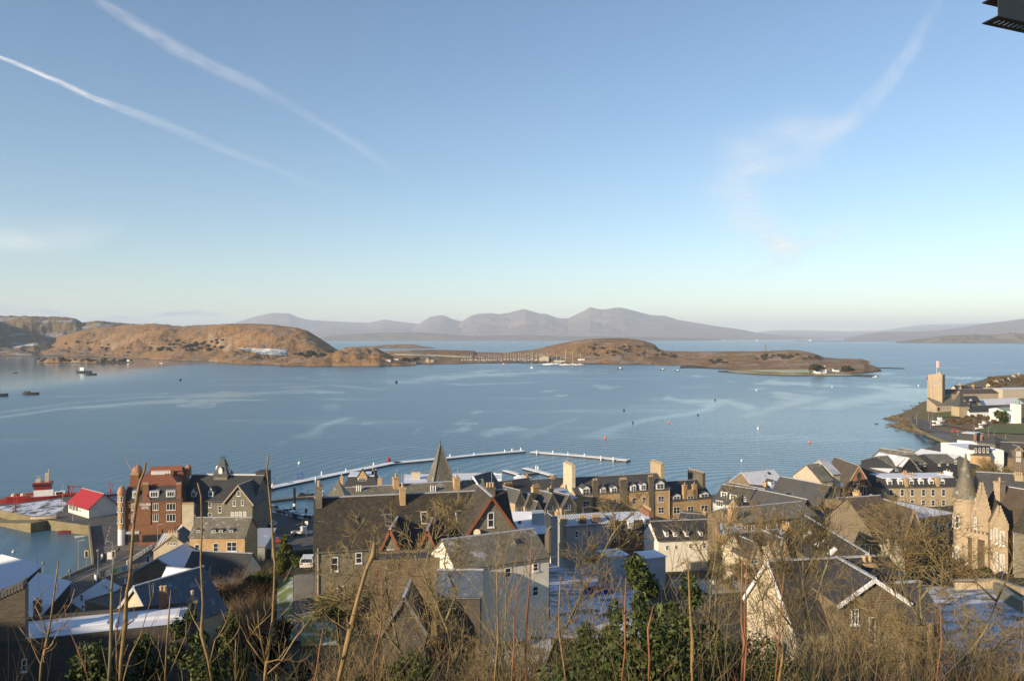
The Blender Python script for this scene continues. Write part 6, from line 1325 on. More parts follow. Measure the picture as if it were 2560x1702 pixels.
def car(label, loc, rz, col, van=False, group=None, scale=1.0):
    key = (col, van)
    if key not in cb_:
        bd, g, r_ = car_meshes(4.6 if van else 4.2, 1.76, 1.95 if van else 1.47, van); cb_[key] = (bd.mesh('body', M[col], uv=False), g.mesh('windows', M['glass'], uv=False), r_.mesh('roof', M[col], uv=False))
    if 'wheel' not in cb_:
        q = MB(); q.lathe([(.2,-.1),(.32,-.1),(.34,-.07),(.34,.07),(.32,.1),(.2,.1)], 14); cb_['wheel'] = q.mesh('wheel', M['rubber'], uv=False); q = MB(); q.lathe([(.05,-.11),(.19,-.108),(.19,.108),(.05,.11)],10); cb_['rim'] = q.mesh('rim', M['steel'], uv=False)
        q = MB(); q.box(-.03,-.16,-.09,.03,.16,.09); cb_['hl'] = q.mesh('headlight', M['frame'], uv=False); cb_['tl'] = q.mesh('tail_light', M['redpaint'], uv=False); q = MB(); q.box(-.02,-.26,-.06,.02,.26,.06); cb_['pl'] = q.mesh('number_plate', M['cream'], uv=False)
    o = empty('parked_car', tuple(loc), rz, label, 'van' if van else 'car', group); bm_, gm, rm_ = cb_[key]; L = 4.6 if van else 4.2
    link('body', bm_, o); link('windows', gm, o); link('roof', rm_, o)
    for x in (-L/2+.75, L/2-.8):
        for y in (-.78,.78): w_ = link('wheel', cb_['wheel'], o, (x,y,.34), (R(90),0,0)); link('rim', cb_['rim'], w_)
    for y in (-.62,.62): link('headlight', cb_['hl'], o, (L/2-.03,y,.68)); link('tail_light', cb_['tl'], o, (-L/2+.01,y*1.05,.82))
    link('number_plate', cb_['pl'], o, (-L/2-.02,0,.7)); return o
M['whitecar'] = plain('white_car_paint', (.72,.72,.72), .25, .02); M['silver'] = plain('silver_car_paint', (.38,.41,.45), .3, .03, metal=.4); M['navy'] = plain('navy_car_paint', (.02,.035,.09), .25, .05); M['redcar'] = plain('red_car_paint', (.38,.03,.03), .3, .05); M['blackcar'] = plain('black_car_paint', (.02,.02,.025), .2, .1); M['bluecar'] = plain('blue_car_paint', (.02,.05,.38), .3, .05)
cz = 3.05
for i, (px, row, col, rz, van, lb) in enumerate(((648,1266,'redcar',-.5,True,'red and white van at the far left of the waterside row'),(664,1273,'navy',-.5,False,'dark car next to the red van'),(685,1277,'silver',-.5,True,'silver estate third in the waterside row'),(708,1284,'blackcar',-.5,False,'black car beside the silver estate'),(722,1281,'whitecar',-.5,False,'white car partly behind the black one in the waterside row'),
    (736,1290,'silver',-.45,False,'pale car in the middle right of the waterside row'),(747,1295,'navy',-.45,False,'navy car just left of the white hatchback'),(762,1298,'whitecar',-.4,False,'white hatchback near the villa gable'),(777,1302,'silver',-.4,True,'silver car touching the villa gable'),
    (648,1295,'silver',.1,False,'lone silver car in the second bay of the car park'),(668,1309,'navy',.25,False,'dark blue car behind its twin in the third bay'),(668,1318,'navy',.25,False,'dark blue car in front of its twin in the third bay'),(692,1356,'redcar',0,False,'dull red car behind the shed wall'),(636,1272,'redcar',.2,False,'little red car tucked beside the tower hotel'))):
    p = G(px, row, cz); car(lb, (p.x,p.y,cz), rz, col, van, 'cars in the waterside car park')
p = G(755,1337,cz); boat('trailer_boat', 'white motor boat on a trailer in the car park', 0,0, 6, 'fishing', 0, 'bright', loc=Vector((p.x,p.y,cz+.5))); 
p = G(740,1338,cz); o = empty('boat_trailer', (p.x,p.y,cz), 0, 'dark flat trailer left of the white motor boat', 'trailer'); q = MB(); q.box(-2,-.8,.5,2,.8,.65); q.tube([(2,0,.58),(3,0,.58)],.06,5); q.build('frame', M['darkmetal'], o); link('wheel', cb_['wheel'], o, (0,-.9,.34), (R(90),0,0)); link('wheel', cb_['wheel'], o, (0,.9,.34), (R(90),0,0))
for px, r0, r1, lb in ((766,1342,1302,'white information sign on a post by the trailer boat'),(688,1330,1303,'pale notice board between the dark blue cars')):
    p = G(px, r0, cz); o = empty('car_park_sign', (p.x,p.y,cz), 0, lb, 'sign'); hh = Z(r1,p.y)-cz; q = MB(); q.tube([(0,0,0),(0,0,hh-.2)],.06,6); q.build('post', M['steel'], o); q = MB(); q.box(-.45,-.04,hh-1.0,.45,.04,hh); q.build('panel', M['bright'], o)
p = GR(766,1420); car('white hatchback seen from behind on the drive beside the big villa', (p.x, p.y+1, p.z+.1), R(97), 'whitecar')
p = GR(1497,1488); car('blue car parked on the frosty yard behind the holly', (p.x,p.y,p.z+.1), R(8), 'bluecar')
p = GR(1080,1650); car('dark red car among the bare trees at the bottom', (p.x,p.y,p.z+.1), R(170), 'redcar'); p = GR(1160,1640); car('frosted blue car right of the dark red one at the bottom', (p.x,p.y,p.z+.1), R(165), 'silver')
for px, row, col, lb in ((2387,1079,'redcar','red car on the shore road below the cathedral'),(2300,1031,'blackcar','black car on the bend of the shore road'),(2448,1086,'silver','silver car farther right on the shore road')):
    p = G(px, row, 3.4); car(lb, (p.x,p.y,3.45), R(-25), col)
# shore road, sea wall, lamps, grounds
def road(name, pts, wd, mat, z=3.25, lift=0.0, th=.3):
    P3 = [G(a, b, z) for a, b in pts]; n_ = len(P3); q = MB(); vs = []
    for i, p in enumerate(P3):
        t = P3[min(i+1,n_-1)]-P3[max(i-1,0)]; t.normalize(); s_ = Vector((-t.y,t.x,0))*wd/2
        vs += [(p+s_)+Vector((0,0,lift)), (p-s_)+Vector((0,0,lift))]
    for i in range(n_-1):
        a, b, c_, d_ = vs[2*i+1], vs[2*i+3], vs[2*i+2], vs[2*i]; q.slab([a,b,c_,d_], th)
    return q.build(name, M[mat])
RD = [(2322,1006),(2306,1018),(2297,1030),(2292,1042),(2297,1055),(2313,1066),(2340,1076),(2375,1083),(2420,1089),(2500,1097),(2600,1104)]
tag(road('shore_road', RD, 10, 'asphalt'), kind='structure')
o = road('sea_wall', [(2318,1001),(2298,1014),(2284,1026),(2277,1040),(2280,1056),(2294,1070),(2320,1084),(2345,1094),(2372,1104),(2392,1115)], 1.4, 'quay', 3.6, 0, 1.5); tag(o, 'stone sea wall following the bend of the shore road', 'wall')
tag(road('esplanade', [(2330,1082),(2360,1091),(2390,1101),(2430,1112),(2500,1120),(2600,1124)], 13, 'paving', 3.2), kind='structure')
for i, (px, r0, r1, lb) in enumerate(((2276,1030,1008,'shore lamp nearest the water left of the cathedral tower'),(2292,1060,1032,'shore lamp on the road bend'),(2321,1052,1005,'shore lamp in front of the cathedral tower'),(2332,1055,1026,'shore lamp by the pale sign'),(2326,1071,1045,'shore lamp beside the curved wall'),(2435,1086,1050,'tall shore lamp below the white range'),(2395,1092,1078,'short white shore lamp above the white house'),(2471,1094,1069,'shore lamp on the grass edge'),(2485,1096,1078,'shore lamp right of the grass edge one'),(2514,1104,1086,'shore lamp above the gable fronted house'))): lamp(px, r0, r1, lb, 'arm', 3.3)
m_grass = plain('lawn_grass', (.11,.13,.035), .95, .3, .4); m_brown = plain('brown_scrub_ground', (.17,.10,.05), .95, .35, .25)
drape('grass_bank', [(2440,1082),(2580,1088),(2580,1066),(2470,1068)], m_grass, .5); drape('scrub_ground', [(2350,1062),(2440,1080),(2470,1060),(2370,1048)], m_brown, .5); drape('grass_bank', [(2350,1046),(2400,1046),(2400,1034),(2345,1034)], m_grass, .6)
for px, row, lb, L in ((2347,1056,'white boat stored on the grass near the road bend',9),(2344,1064,'second white boat stored nearer the curved wall',7),(2458,1062,'white caravan like boat on the scrub left',6),(2450,1073,'white boat lying above the grass bank',6)):
    p = G(px, row, 3.8); boat('stored_boat', lb, 0,0, L, 'fishing', .2, 'bright', loc=Vector((p.x,p.y,4.2)))
p = G(2352,945,28); 
cath = [o for o in C.objects if o.name == 'cathedral'][0]
fo = empty('flagpole', (cath.location.x+8, cath.location.y+3, 33), 0, 'flagpole with hanging red and white flag above the cathedral tower', 'flag'); q = MB(); q.tube([(0,0,-1),(0,0,9.5)], .12, 6); q.build('pole', M['frame'], fo)
q = MB(); fl = plain('flag_pink', (.8,.45,.42), .8, .3, .6); q.add([(0,0,4.4),(1.4,-.3,4.2),(2.4,.1,4.3),(0,0,9.2),(1.6,-.3,8.9),(2.7,.1,8.6),(0,.1,4.4),(1.4,-.2,4.2),(2.4,.2,4.3),(0,.1,9.2),(1.6,-.2,8.9),(2.7,.2,8.6)], [(0,1,4,3),(1,2,5,4),(9,10,7,6),(10,11,8,7),(3,4,10,9),(4,5,11,10),(2,8,11,5),(0,6,7,1),(1,7,8,2),(0,3,9,6)]); q.build('flag', fl, fo)
# --- garden beside the villa
m_lawn, t, b, n, l = newmat('frosty_lawn'); ob = coords(n); f = noisen(n, l, ob, .35, 6, .65); f2 = noisen(n, l, ob, 4, 4, .6)
c = mixc(n, l, f2, (.09,.13,.03), (.17,.20,.06)); c = mixc(n, l, ramp(n, l, f, [(.50, 0), (.60, .75)]), c, (.42,.50,.50)); l.new(c, b.inputs['Base Color']); b.inputs['Roughness'].default_value = .95; bumpn(n, l, b, f2, .6, .1)
drape('lawn', [(690,1606),(733,1606),(731,1404),(700,1404)], m_lawn, .15); drape('drive', [(734,1606),(788,1606),(784,1398),(733,1402)], M['paving'], .16); drape('lawn', [(752,1622),(846,1622),(834,1512),(752,1530)], m_lawn, .24)
m_snow, t, b, n, l = newmat('thin_snow'); ob = coords(n); f = noisen(n, l, ob, .3, 7, .7); l.new(ramp(n, l, f, [(.40, (.12,.12,.09)), (.52, (.60,.63,.70))]), b.inputs['Base Color']); b.inputs['Roughness'].default_value = .95
drape('snowy_yard', [(1376,1600),(1640,1600),(1590,1416),(1372,1412)], m_snow, .25, 18); drape('snowy_yard', [(2290,1700),(2700,1700),(2600,1490),(2300,1470)], m_snow, .25, 18); drape('snowy_yard', [(1210,1700),(1380,1700),(1376,1560),(1230,1560)], m_snow, .22, 14)
def wallrun(name, label, pts, hgt, th, mat, cat='wall'):
    P3 = [GR(*p) for p in pts]; root = empty(name, tuple(P3[0]), 0, label, cat); q = MB(); 
    for a, b in zip(P3, P3[1:]):
        a0, b0 = a-P3[0], b-P3[0]; q.xbox(a0+Vector((0,0,hgt/2-.5)), b0+Vector((0,0,hgt/2-.5)), th, hgt+1)
    q.build('wall', M[mat], root); q = MB()
    for a, b in zip(P3, P3[1:]):
        a0, b0 = a-P3[0], b-P3[0]; q.xbox(a0+Vector((0,0,hgt+.06)), b0+Vector((0,0,hgt+.06)), th+.12, .12)
    q.build('coping', M['concrete'], root); return root
wallrun('garden_wall', 'long rubble wall below the car park', [(613,1392),(736,1396),(790,1392)], 2.2, .5, 'greystone'); wallrun('garden_wall', 'stone retaining wall in front of the turreted villa', [(2388,1478),(2490,1474),(2560,1500)], 1.4, .5, 'buff'); wallrun('garden_wall', 'mossy curved wall at the right edge below the villa', [(2490,1490),(2530,1520),(2600,1560)], 1.5, .6, 'greystone')
wallrun('garden_wall', 'snow topped white wall bounding the frosty yard', [(1376,1408),(1480,1424),(1556,1440),(1560,1462)], 1.5, .3, 'white')
wallrun('garden_wall', 'white wall in shade behind the holly', [(1680,1470),(1780,1480),(1880,1476)], 1.6, .4, 'white')

# weedy rocks of the foreshore
rs_ = random.Random(3); q = MB(); seg = [gg(2312,1088),gg(2295,1083),gg(2262,1075),gg(2240,1068),gg(2228,1063),gg(2262,1058),gg(2240,1050),gg(2206,1047),gg(2235,1044),gg(2270,1026),gg(2310,1004)]
for a, b in zip(seg, seg[1:]):
    for i in range(34):
        t = rs_.random(); x = a[0]+(b[0]-a[0])*t+rs_.gauss(2,3.2); y = a[1]+(b[1]-a[1])*t+rs_.gauss(0,3.5); r_ = rs_.uniform(.5,1.9); z = max(-.3, ground(x,y)); k = len(q.v)
        for j in range(6): an = j*math.pi/3+rs_.random()*.6; q.v.append((x+r_*1.5*math.cos(an), y+r_*math.sin(an), z-.5))
        for j in range(6): an = j*math.pi/3+rs_.random()*.6; q.v.append((x+r_*.9*math.cos(an), y+r_*.6*math.sin(an), z+r_*rs_.uniform(.15,.5)))
        q.f += [tuple(k+6+j for j in range(6))]+[(k+j,k+(j+1)%6,k+6+(j+1)%6,k+6+j) for j in range(6)]; q.m += [0]*7
tag(q.build('shore_rocks', plain('weedy_rock', (.11,.085,.05), .9, .5, .35), uv=False), kind='stuff')
# ================================================================ vegetation
m_bark, t, b, n, l = newmat('olive_bark'); ob = coords(n); f = noisen(n, l, ob, 6, 5, .65); f2 = noisen(n, l, ob, .8, 3, .6)
l.new(mixc(n, l, ramp(n, l, f2, [(.4,0),(.6,1)]), ramp(n, l, f, [(.3,(.09,.072,.038)),(.7,(.25,.205,.12))]), ramp(n, l, f, [(.3,(.10,.10,.05)),(.7,(.27,.25,.11))])), b.inputs['Base Color']); b.inputs['Roughness'].default_value = .9; bumpn(n, l, b, f, .6, .02)
m_twig, t, b, n, l = newmat('tan_twig'); ob = coords(n); f = noisen(n, l, ob, 1.2, 3, .6)
l.new(ramp(n, l, f, [(.35,(.13,.10,.045)),(.55,(.23,.17,.075)),(.7,(.16,.095,.045))]), b.inputs['Base Color']); b.inputs['Roughness'].default_value = .8
m_red = plain('red_brown_shoot', (.24,.105,.05), .6, .3, 3.0); m_shoot, t, b, n, l = newmat('golden_shoot'); ob = coords(n); f = noisen(n, l, ob, 30, 4, .6)
l.new(ramp(n, l, f, [(.3,(.12,.075,.03)),(.6,(.28,.18,.07)),(.75,(.17,.12,.055))]), b.inputs['Base Color']); b.inputs['Roughness'].default_value = .55; bumpn(n, l, b, f, .5, .002)
def rv(rg, s=1.0): return Vector((rg.gauss(0,1), rg.gauss(0,1), rg.gauss(0,1)))*s
def grow(tq, cq, p, d, L, r, lev, rg, maxlev, kids, up=.12, wig=.18, rmin=.006):
    n_ = 5 if lev == 0 else (4 if lev < maxlev else 3); pts = [p.copy()]; dirs = [d.copy()]
    for i in range(n_):
        d = (d+rv(rg, wig)+Vector((0,0,up))).normalized(); p = p+d*(L/n_); pts.append(p.copy()); dirs.append(d.copy())
    rs = [max(rmin, r*(1-.62*i/n_)) for i in range(n_+1)]; rs[-1] = max(rmin*.7, rs[-1]*.7)
    (tq if lev <= 1 else cq).tube(pts, rs, 7 if r > .05 else (4 if r > .02 else 3), cap=lev < 1)
    if lev >= maxlev: return
    k = kids[lev]
    for i in range(k):
        t = .25+.75*(i+rg.random()*.8)/k; j = min(n_-1, int(t*n_)); fr = t*n_-j; q = pts[j].lerp(pts[min(j+1,n_)], min(1, fr)); dd = dirs[j]
        side = dd.cross(rv(rg)).normalized(); nd = (dd*(.55+.5*rg.random())+side*(.55+.5*rg.random())).normalized()
        grow(tq, cq, q, nd, L*(.42+.33*rg.random())*(1.15-.4*t), max(rmin, rs[j]*(.5+.2*rg.random())), lev+1, rg, maxlev, kids, up, wig, rmin)
treec = {}
def tree_meshes(seed, h, kids, up, wig, r, maxlev, rmin, stems=1, tm=None, cm=None):
    key = (seed,)
    if key in treec: return treec[key]
    rg = random.Random(seed); tq, cq = MB(), MB()
    for s_ in range(stems):
        d = (Vector((0,0,1))+Vector((rg.uniform(-.4,.4), rg.uniform(-.25,.25), 0))*(1 if stems > 1 else .4)).normalized()
        grow(tq, cq, Vector((rg.uniform(-.25,.25)*(stems > 1),rg.uniform(-.25,.25)*(stems > 1),-.4)), d, h*(.62 if stems == 1 else rg.uniform(.5,.75)), r, 0, rg, maxlev, kids, up, wig, rmin)
    treec[key] = (tq.mesh('trunk', tm or m_bark, uv=False), cq.mesh('crown_twigs', cm or m_twig, uv=False)); return treec[key]
def baretree(px, d, hgt, seed, label, rz=0.0, name='bare_tree', group=None, z=None, h0=10., sx=1.0, **kw):
    tm, cm = tree_meshes(seed, h0, kw.get('kids',(9,7,6,5)), kw.get('up',.10), kw.get('wig',.16), kw.get('r',.14), kw.get('maxlev',4), kw.get('rmin',.008), kw.get('stems',1), kw.get('tm'), kw.get('cm'))
    x = (px-1280)/F*d; zz = ground(x, d) if z is None else z; s_ = hgt/h0
    o = empty(name, (x,d,zz), rz, label, 'tree' if 'tree' in name else 'shrub', group); o.scale = (s_*sx,s_*sx,s_)
    link('trunk', tm, o); link('crown_twigs', cm, o); return o
def limbtree(label, limbs, d0, seed, name='bare_tree', tm=None, cm=None, side=(10,5,5), tl=1.6, up=.1, wig=.17, rmin=.008, dv=.05, rooted=True, cat='tree', group=None, bud=0):
    """limbs: ([(px,py)...], r0, r1) traced as real 3-d limbs at about d0 metres; the first is carried down to the ground"""
    rg = random.Random(seed); tq, cq = MB(), MB(); first = P(limbs[0][0][0][0], limbs[0][0][0][1], d0)
    base = Vector((first.x+rg.uniform(-.3,.3), d0, ground(first.x, d0)-.3)) if rooted else first
    org = base.copy()
    for li, (pl, r0, r1) in enumerate(limbs):
        pts = []
        dph = rg.uniform(-dv,dv)*d0 if li else 0
        for i, (px, py) in enumerate(pl): pts.append(P(px, py, d0+dph*i/len(pl)))
        if li == 0 and rooted and base.z < pts[0].z-.3: pts = [base, base.lerp(pts[0], .5)+Vector((.1,0,0))]+pts
        pts = [p-org for p in pts]; dense = []
        for a, b in zip(pts, pts[1:]):
            m_ = max(1, int((b-a).length/(.5 if d0 > 12 else .12)))
            for k in range(m_): dense.append(a.lerp(b, k/m_)+rv(rg, (b-a).length/m_*.03))
        dense.append(pts[-1]); n_ = len(dense); rs = [r0+(r1-r0)*i/(n_-1) for i in range(n_)]
        if bud:
            for i in range(2, n_, rg.choice((3,4,5))): rs[i] *= 1.3+.5*rg.random(); dense[i] = dense[i]+rv(rg, rs[i]*.35)
        tq.tube(dense, rs, 8 if d0 < 12 else 6)
        if side[0]:
            for i in range(side[0]):
                t = .15+.85*(i+rg.random())/side[0]; j = min(n_-2, int(t*(n_-1))); dd = (dense[j+1]-dense[j]).normalized(); sd_ = dd.cross(rv(rg)).normalized()
                grow(cq, cq, dense[j], (dd*.7+sd_*.8).normalized(), tl*(.5+.8*rg.random())*(1.2-.5*t), max(rmin*1.2, rs[j]*.4), 1, rg, 3, (0,side[1],side[2]), up, wig, rmin)
    o = empty(name, tuple(org), 0, label, cat, group); tq.build('trunk' if cat == 'tree' else 'stem', tm or m_bark, o, uv=False, smooth=True)
    if cq.f: cq.build('crown_twigs', cm or m_twig, o, uv=False)  # whole twig crown on trees; on saplings only a few side twigs
    return o
# hero trees of the foreground
limbtree('forked bare tree leaning right in front of the snowy mansard roofs', [([(1352,1702),(1380,1630),(1432,1530),(1462,1470),(1490,1410),(1530,1340),(1560,1300),(1605,1262),(1625,1225)],.13,.02),([(1500,1392),(1545,1368),(1580,1345),(1604,1328)],.05,.012),([(1540,1328),(1534,1290),(1533,1262)],.045,.012),([(1462,1470),(1440,1420),(1450,1370)],.03,.01),([(1432,1530),(1480,1470),(1500,1440)],.03,.01)], 34, 31, side=(9,5,4), tl=1.5)
limbtree('pale twin stemmed bare tree left of the cream gable', [([(1772,1702),(1774,1540),(1778,1440),(1790,1380),(1805,1320),(1815,1250),(1822,1215)],.08,.015),([(1784,1620),(1790,1480),(1806,1380),(1826,1300),(1850,1225)],.07,.012),([(1780,1430),(1750,1380),(1720,1335),(1712,1300)],.04,.01),([(1800,1330),(1840,1290),(1880,1262)],.03,.01)], 32, 41, side=(11,4,3), tl=1.3, rmin=.007)
limbtree('thick limbed bare tree leaning left across the villa garden', [([(1045,1740),(1028,1680),(1000,1630),(960,1570),(905,1515),(860,1475),(815,1455)],.11,.02),([(1000,1630),(985,1560),(968,1500),(960,1440),(975,1390)],.06,.012),([(960,1570),(930,1500),(900,1440),(880,1390),(850,1350)],.05,.012),([(905,1515),(850,1500),(800,1490)],.03,.01),([(1028,1680),(1060,1620),(1075,1560),(1060,1500)],.05,.012)], 28, 51, side=(12,6,5), tl=1.4)
limbtree('bare tree with a long arm reaching up before the mossy roof', [([(1180,1740),(1150,1650),(1110,1560),(1080,1480),(1062,1420),(1078,1350),(1086,1300),(1090,1270)],.09,.012),([(1110,1560),(1140,1480),(1110,1410),(1120,1340),(1128,1240)],.05,.01),([(1080,1480),(1040,1400),(1018,1340),(1010,1305)],.04,.01),([(1085,1345),(1115,1290),(1130,1250)],.03,.008)], 27, 61, side=(12,5,4), tl=1.1)
limbtree('many branched bare tree in front of the rooflight roof', [([(2020,1740),(2016,1600),(2010,1500),(2008,1420),(2003,1340),(2005,1250)],.09,.015),([(2012,1560),(2050,1470),(2072,1390),(2070,1300),(2090,1215)],.06,.01),([(2010,1500),(1970,1430),(1950,1370),(1922,1310)],.05,.01),([(2008,1600),(1960,1540),(1930,1500),(1905,1470)],.05,.01),([(2010,1440),(2040,1380),(2046,1320)],.04,.01)], 36, 71, side=(14,6,6), tl=1.7, up=.16)
limbtree('tall straight bare tree over the foreground gable', [([(2312,1740),(2306,1600),(2300,1500),(2308,1420),(2305,1340),(2320,1280)],.10,.015),([(2304,1560),(2260,1480),(2240,1400),(2190,1330)],.05,.01),([(2302,1500),(2350,1440),(2400,1420),(2440,1400)],.05,.01),([(2306,1450),(2270,1400),(2250,1340),(2262,1290)],.04,.01),([(2308,1430),(2340,1370),(2350,1310)],.04,.01)], 33, 81, side=(13,6,5), tl=1.6)
limbtree('bare tree with big curving boughs in the lower right corner', [([(2330,1760),(2370,1690),(2430,1630),(2470,1570),(2490,1500),(2520,1440),(2535,1400)],.11,.015),([(2370,1690),(2320,1640),(2280,1600),(2220,1590)],.05,.012),([(2430,1630),(2480,1620),(2530,1600),(2580,1590)],.05,.012),([(2490,1500),(2440,1460),(2380,1450),(2330,1430)],.04,.01),([(2290,1730),(2270,1650),(2210,1600),(2150,1580)],.06,.012)], 26, 91, side=(11,5,5), tl=1.4)
limbtree('slim bare tree rising before the striped timber hall', [([(2250,1740),(2240,1600),(2238,1480),(2230,1400),(2222,1330),(2215,1290)],.06,.01),([(2238,1480),(2200,1420),(2180,1340),(2162,1290)],.04,.008),([(2236,1440),(2262,1380),(2275,1310)],.04,.008)], 40, 95, side=(12,6,5), tl=1.6, up=.18)
limbtree('bare tree with brown upright branches before the long frosted roof', [([(1920,1740),(1918,1600),(1905,1500),(1890,1430),(1885,1370),(1905,1300)],.07,.012),([(1905,1500),(1940,1430),(1965,1370),(1980,1300)],.05,.01),([(1890,1450),(1850,1400),(1835,1350)],.04,.01)], 38, 97, side=(13,6,6), tl=1.7, up=.2)
# scattered bare trees
T = [t_ for t_ in [(900,52,9.5,'bare tree before the left end of the villa wall',0),(980,46,8.5,'bare tree in front of the two small villa gables',1),(1215,40,9.5,'upright bare tree before the white gabled house',2),(1290,34,8.5,'reddish bare tree below the rooflight house',3),(1345,44,9,'bare tree left of the snowy mansards',4),
 (1690,48,9.0,'bare tree before the white terrace',5),(1900,52,8.5,'bare tree in front of the cream gable house',6),(1960,46,9,'second bare tree right of the cream gable house',7),(2120,44,10.5,'broad bare tree before the rooflight roof',8),(2190,50,9,'bare tree above the foreground ridge',9),
 (2400,40,8.5,'bare tree before the villa porch',10),(2480,32,7,'low bare tree at the right edge',11),(1130,24,6.0,'bare sapling cluster near the bottom middle',12),(1560,26,5.0,'twiggy bare tree behind the holly',13),(1840,28,6.0,'twiggy bare tree in front of the cream gable base',14),(2060,24,5.5,'low twiggy tree at the bottom right',15),(2180,22,5.0,'small twiggy tree below the foreground house',16),(2560,24,5.5,'twiggy tree in the bottom right corner',17),(1400,22,4.5,'small twiggy tree at the bottom centre right',18),(800,40,6.5,'bare tree over the villa drive',19)] if t_[4] not in (9,14,15,16)]
for px, d, h_, lb, i in T:
    baretree(px, d, h_, 100+i%7, lb, rz=i*1.3, kids=(9,6,5,3), up=.12+.05*(i%3), rmin=.010, r=.13, stems=1 if i%2 else 2)
T2 = [(1060,26,1390,'slender bare tree in front of the outbuilding wall',1),(1165,30,1370,'slender bare tree at the left corner of the white gabled house',2),(1235,25,1345,'upright slender tree over the pale roof left of its rooflight',3),(1300,29,1330,'upright slender tree over the pale roof right of its rooflight',4),(1385,27,1420,'slender tree at the left of the frosty yard',5),(1440,24,1480,'low slender tree in front of the frosty yard',6),(1490,30,1440,'slender tree before the blue car',7),
 (1700,27,1400,'slender tree right of the hollies',8),(1870,26,1440,'slender tree before the left gable corner of the foreground house',9),(1975,27,1400,'slender tree across the foreground gable',10),(2085,25,1430,'slender tree between the two foreground gables',11),(2160,28,1400,'slender tree before the foreground wing apex',12),(2255,26,1420,'slender tree over the right slope of the foreground wing',13),(2370,28,1430,'slender tree before the snowy yard',14),(2440,24,1500,'low slender tree over the snowy yard',15),(900,27,1440,'slender tree before the left end of the villa front',16),(820,30,1470,'slender tree beside the villa drive',17)]
for px, d, row, lb, i in T2:
    if i in (2, 4, 9, 11, 13, 17): continue
    baretree(px, d, max(2.5, Z(row,d)-ground((px-1280)/F*d,d)), 500+i%5, lb, rz=i*1.1, kids=(8,4,3,0), maxlev=3, up=.26, wig=.13, rmin=.009, r=.07, stems=2, cm=m_twig)
baretree(2478,262,17,300,'large round crowned bare tree behind the turret',kids=(12,9,7,6),r=.25,rmin=.035,up=.05,wig=.12,z=5,h0=14)
baretree(2020,128,9,301,'bare tree with yellow lichen behind the cream gable',kids=(12,8,7,4),r=.16,rmin=.02,up=.05)
for k_, px in enumerate((1865,1965)): baretree(px, 100, 7.5, 301, ['small bare garden tree left, beyond the cream gable','small bare garden tree right, beyond the cream gable'][k_], rz=k_+1)
# thickets of upright shoots
def thicket_mesh(seed, n_, w_, h_, r, lean=.25, lev=2, kids=(0,4,3)):
    rg = random.Random(seed); q = MB()
    for i in range(n_):
        p = Vector((rg.uniform(-w_,w_), rg.uniform(-w_,w_), -.3)); d = Vector((rg.gauss(0,lean), rg.gauss(0,lean), 1)).normalized()
        grow(q, q, p, d, h_*(.6+.6*rg.random()), r*(.7+.6*rg.random()), 1, rg, 1+lev-1, kids, .05, .07, r*.35)
    return q
m_thk = plain('shaded_thicket_twig', (.085,.065,.034), .85, .45, 1.5); m_thr = plain('shaded_red_thicket_twig', (.11,.058,.034), .8, .4, 1.5)  # deep shade between the near shoots is put into these darker twig colours
thm = [thicket_mesh(5+i, 18, 1.4, 3.6, .011, .34, 2, (0,5,3)).mesh('shoots', m, uv=False) for i, m in enumerate((m_thk, m_thr, m_twig, m_thk))]
rg = random.Random(77)
def put_thicket(k, px, row, d, lo, hi, wsc):
    x = (px-1280)/F*d; g0 = ground(x, d); hh = max(lo, min(hi, Z(row, d)-g0))
    o = link('shoot_thicket', thm[k%4], None, (x,d,g0), (0,0,rg.random()*6), (hh/3.6*wsc,hh/3.6*wsc,hh/3.6)); tag(o, ['tangle of olive upright shoots on the near slope','tangle of red brown upright shoots on the near slope'][k%4 == 1], 'shrub', ['olive shoot thickets of the near slope','red brown shoot thickets of the near slope'][k%4 == 1])
for k in range(66): put_thicket(k, 760+1840*(k+rg.random())/66, rg.uniform(1585,1700), rg.uniform(12,26), 1.0, 4.6, .7)
for k in range(5): put_thicket(k, 60+150*k, 1665, rg.uniform(12,20), 1.0, 4, .6)
# leafy evergreens
def leafmat(name, c1, c2, rough=.62):
    m, t, b, n, l = newmat(name); ob = coords(n); f = noisen(n, l, ob, 9, 3, .6); f2 = noisen(n, l, ob, .9, 3, .6)
    l.new(mixc(n, l, f2, ramp(n, l, f, [(.35,c1),(.65,c2)]), [x*.6 for x in c1]), b.inputs['Base Color']); b.inputs['Roughness'].default_value = rough; b.inputs['Specular IOR Level'].default_value = .25; return m
m_holly = leafmat('holly_leaf', (.035,.055,.014), (.15,.17,.045)); m_yew = leafmat('yew_leaf', (.006,.009,.006), (.015,.02,.01), .7); m_hedge = leafmat('hedge_leaf', (.05,.075,.015), (.12,.14,.03), .6); m_conif = leafmat('conifer_leaf', (.07,.10,.02), (.20,.22,.05), .7); m_scrub = leafmat('island_scrub_leaf', (.045,.045,.025), (.13,.11,.05), .9); m_brbush = leafmat('brown_bush_leaf', (.14,.09,.045), (.26,.17,.085), .9)
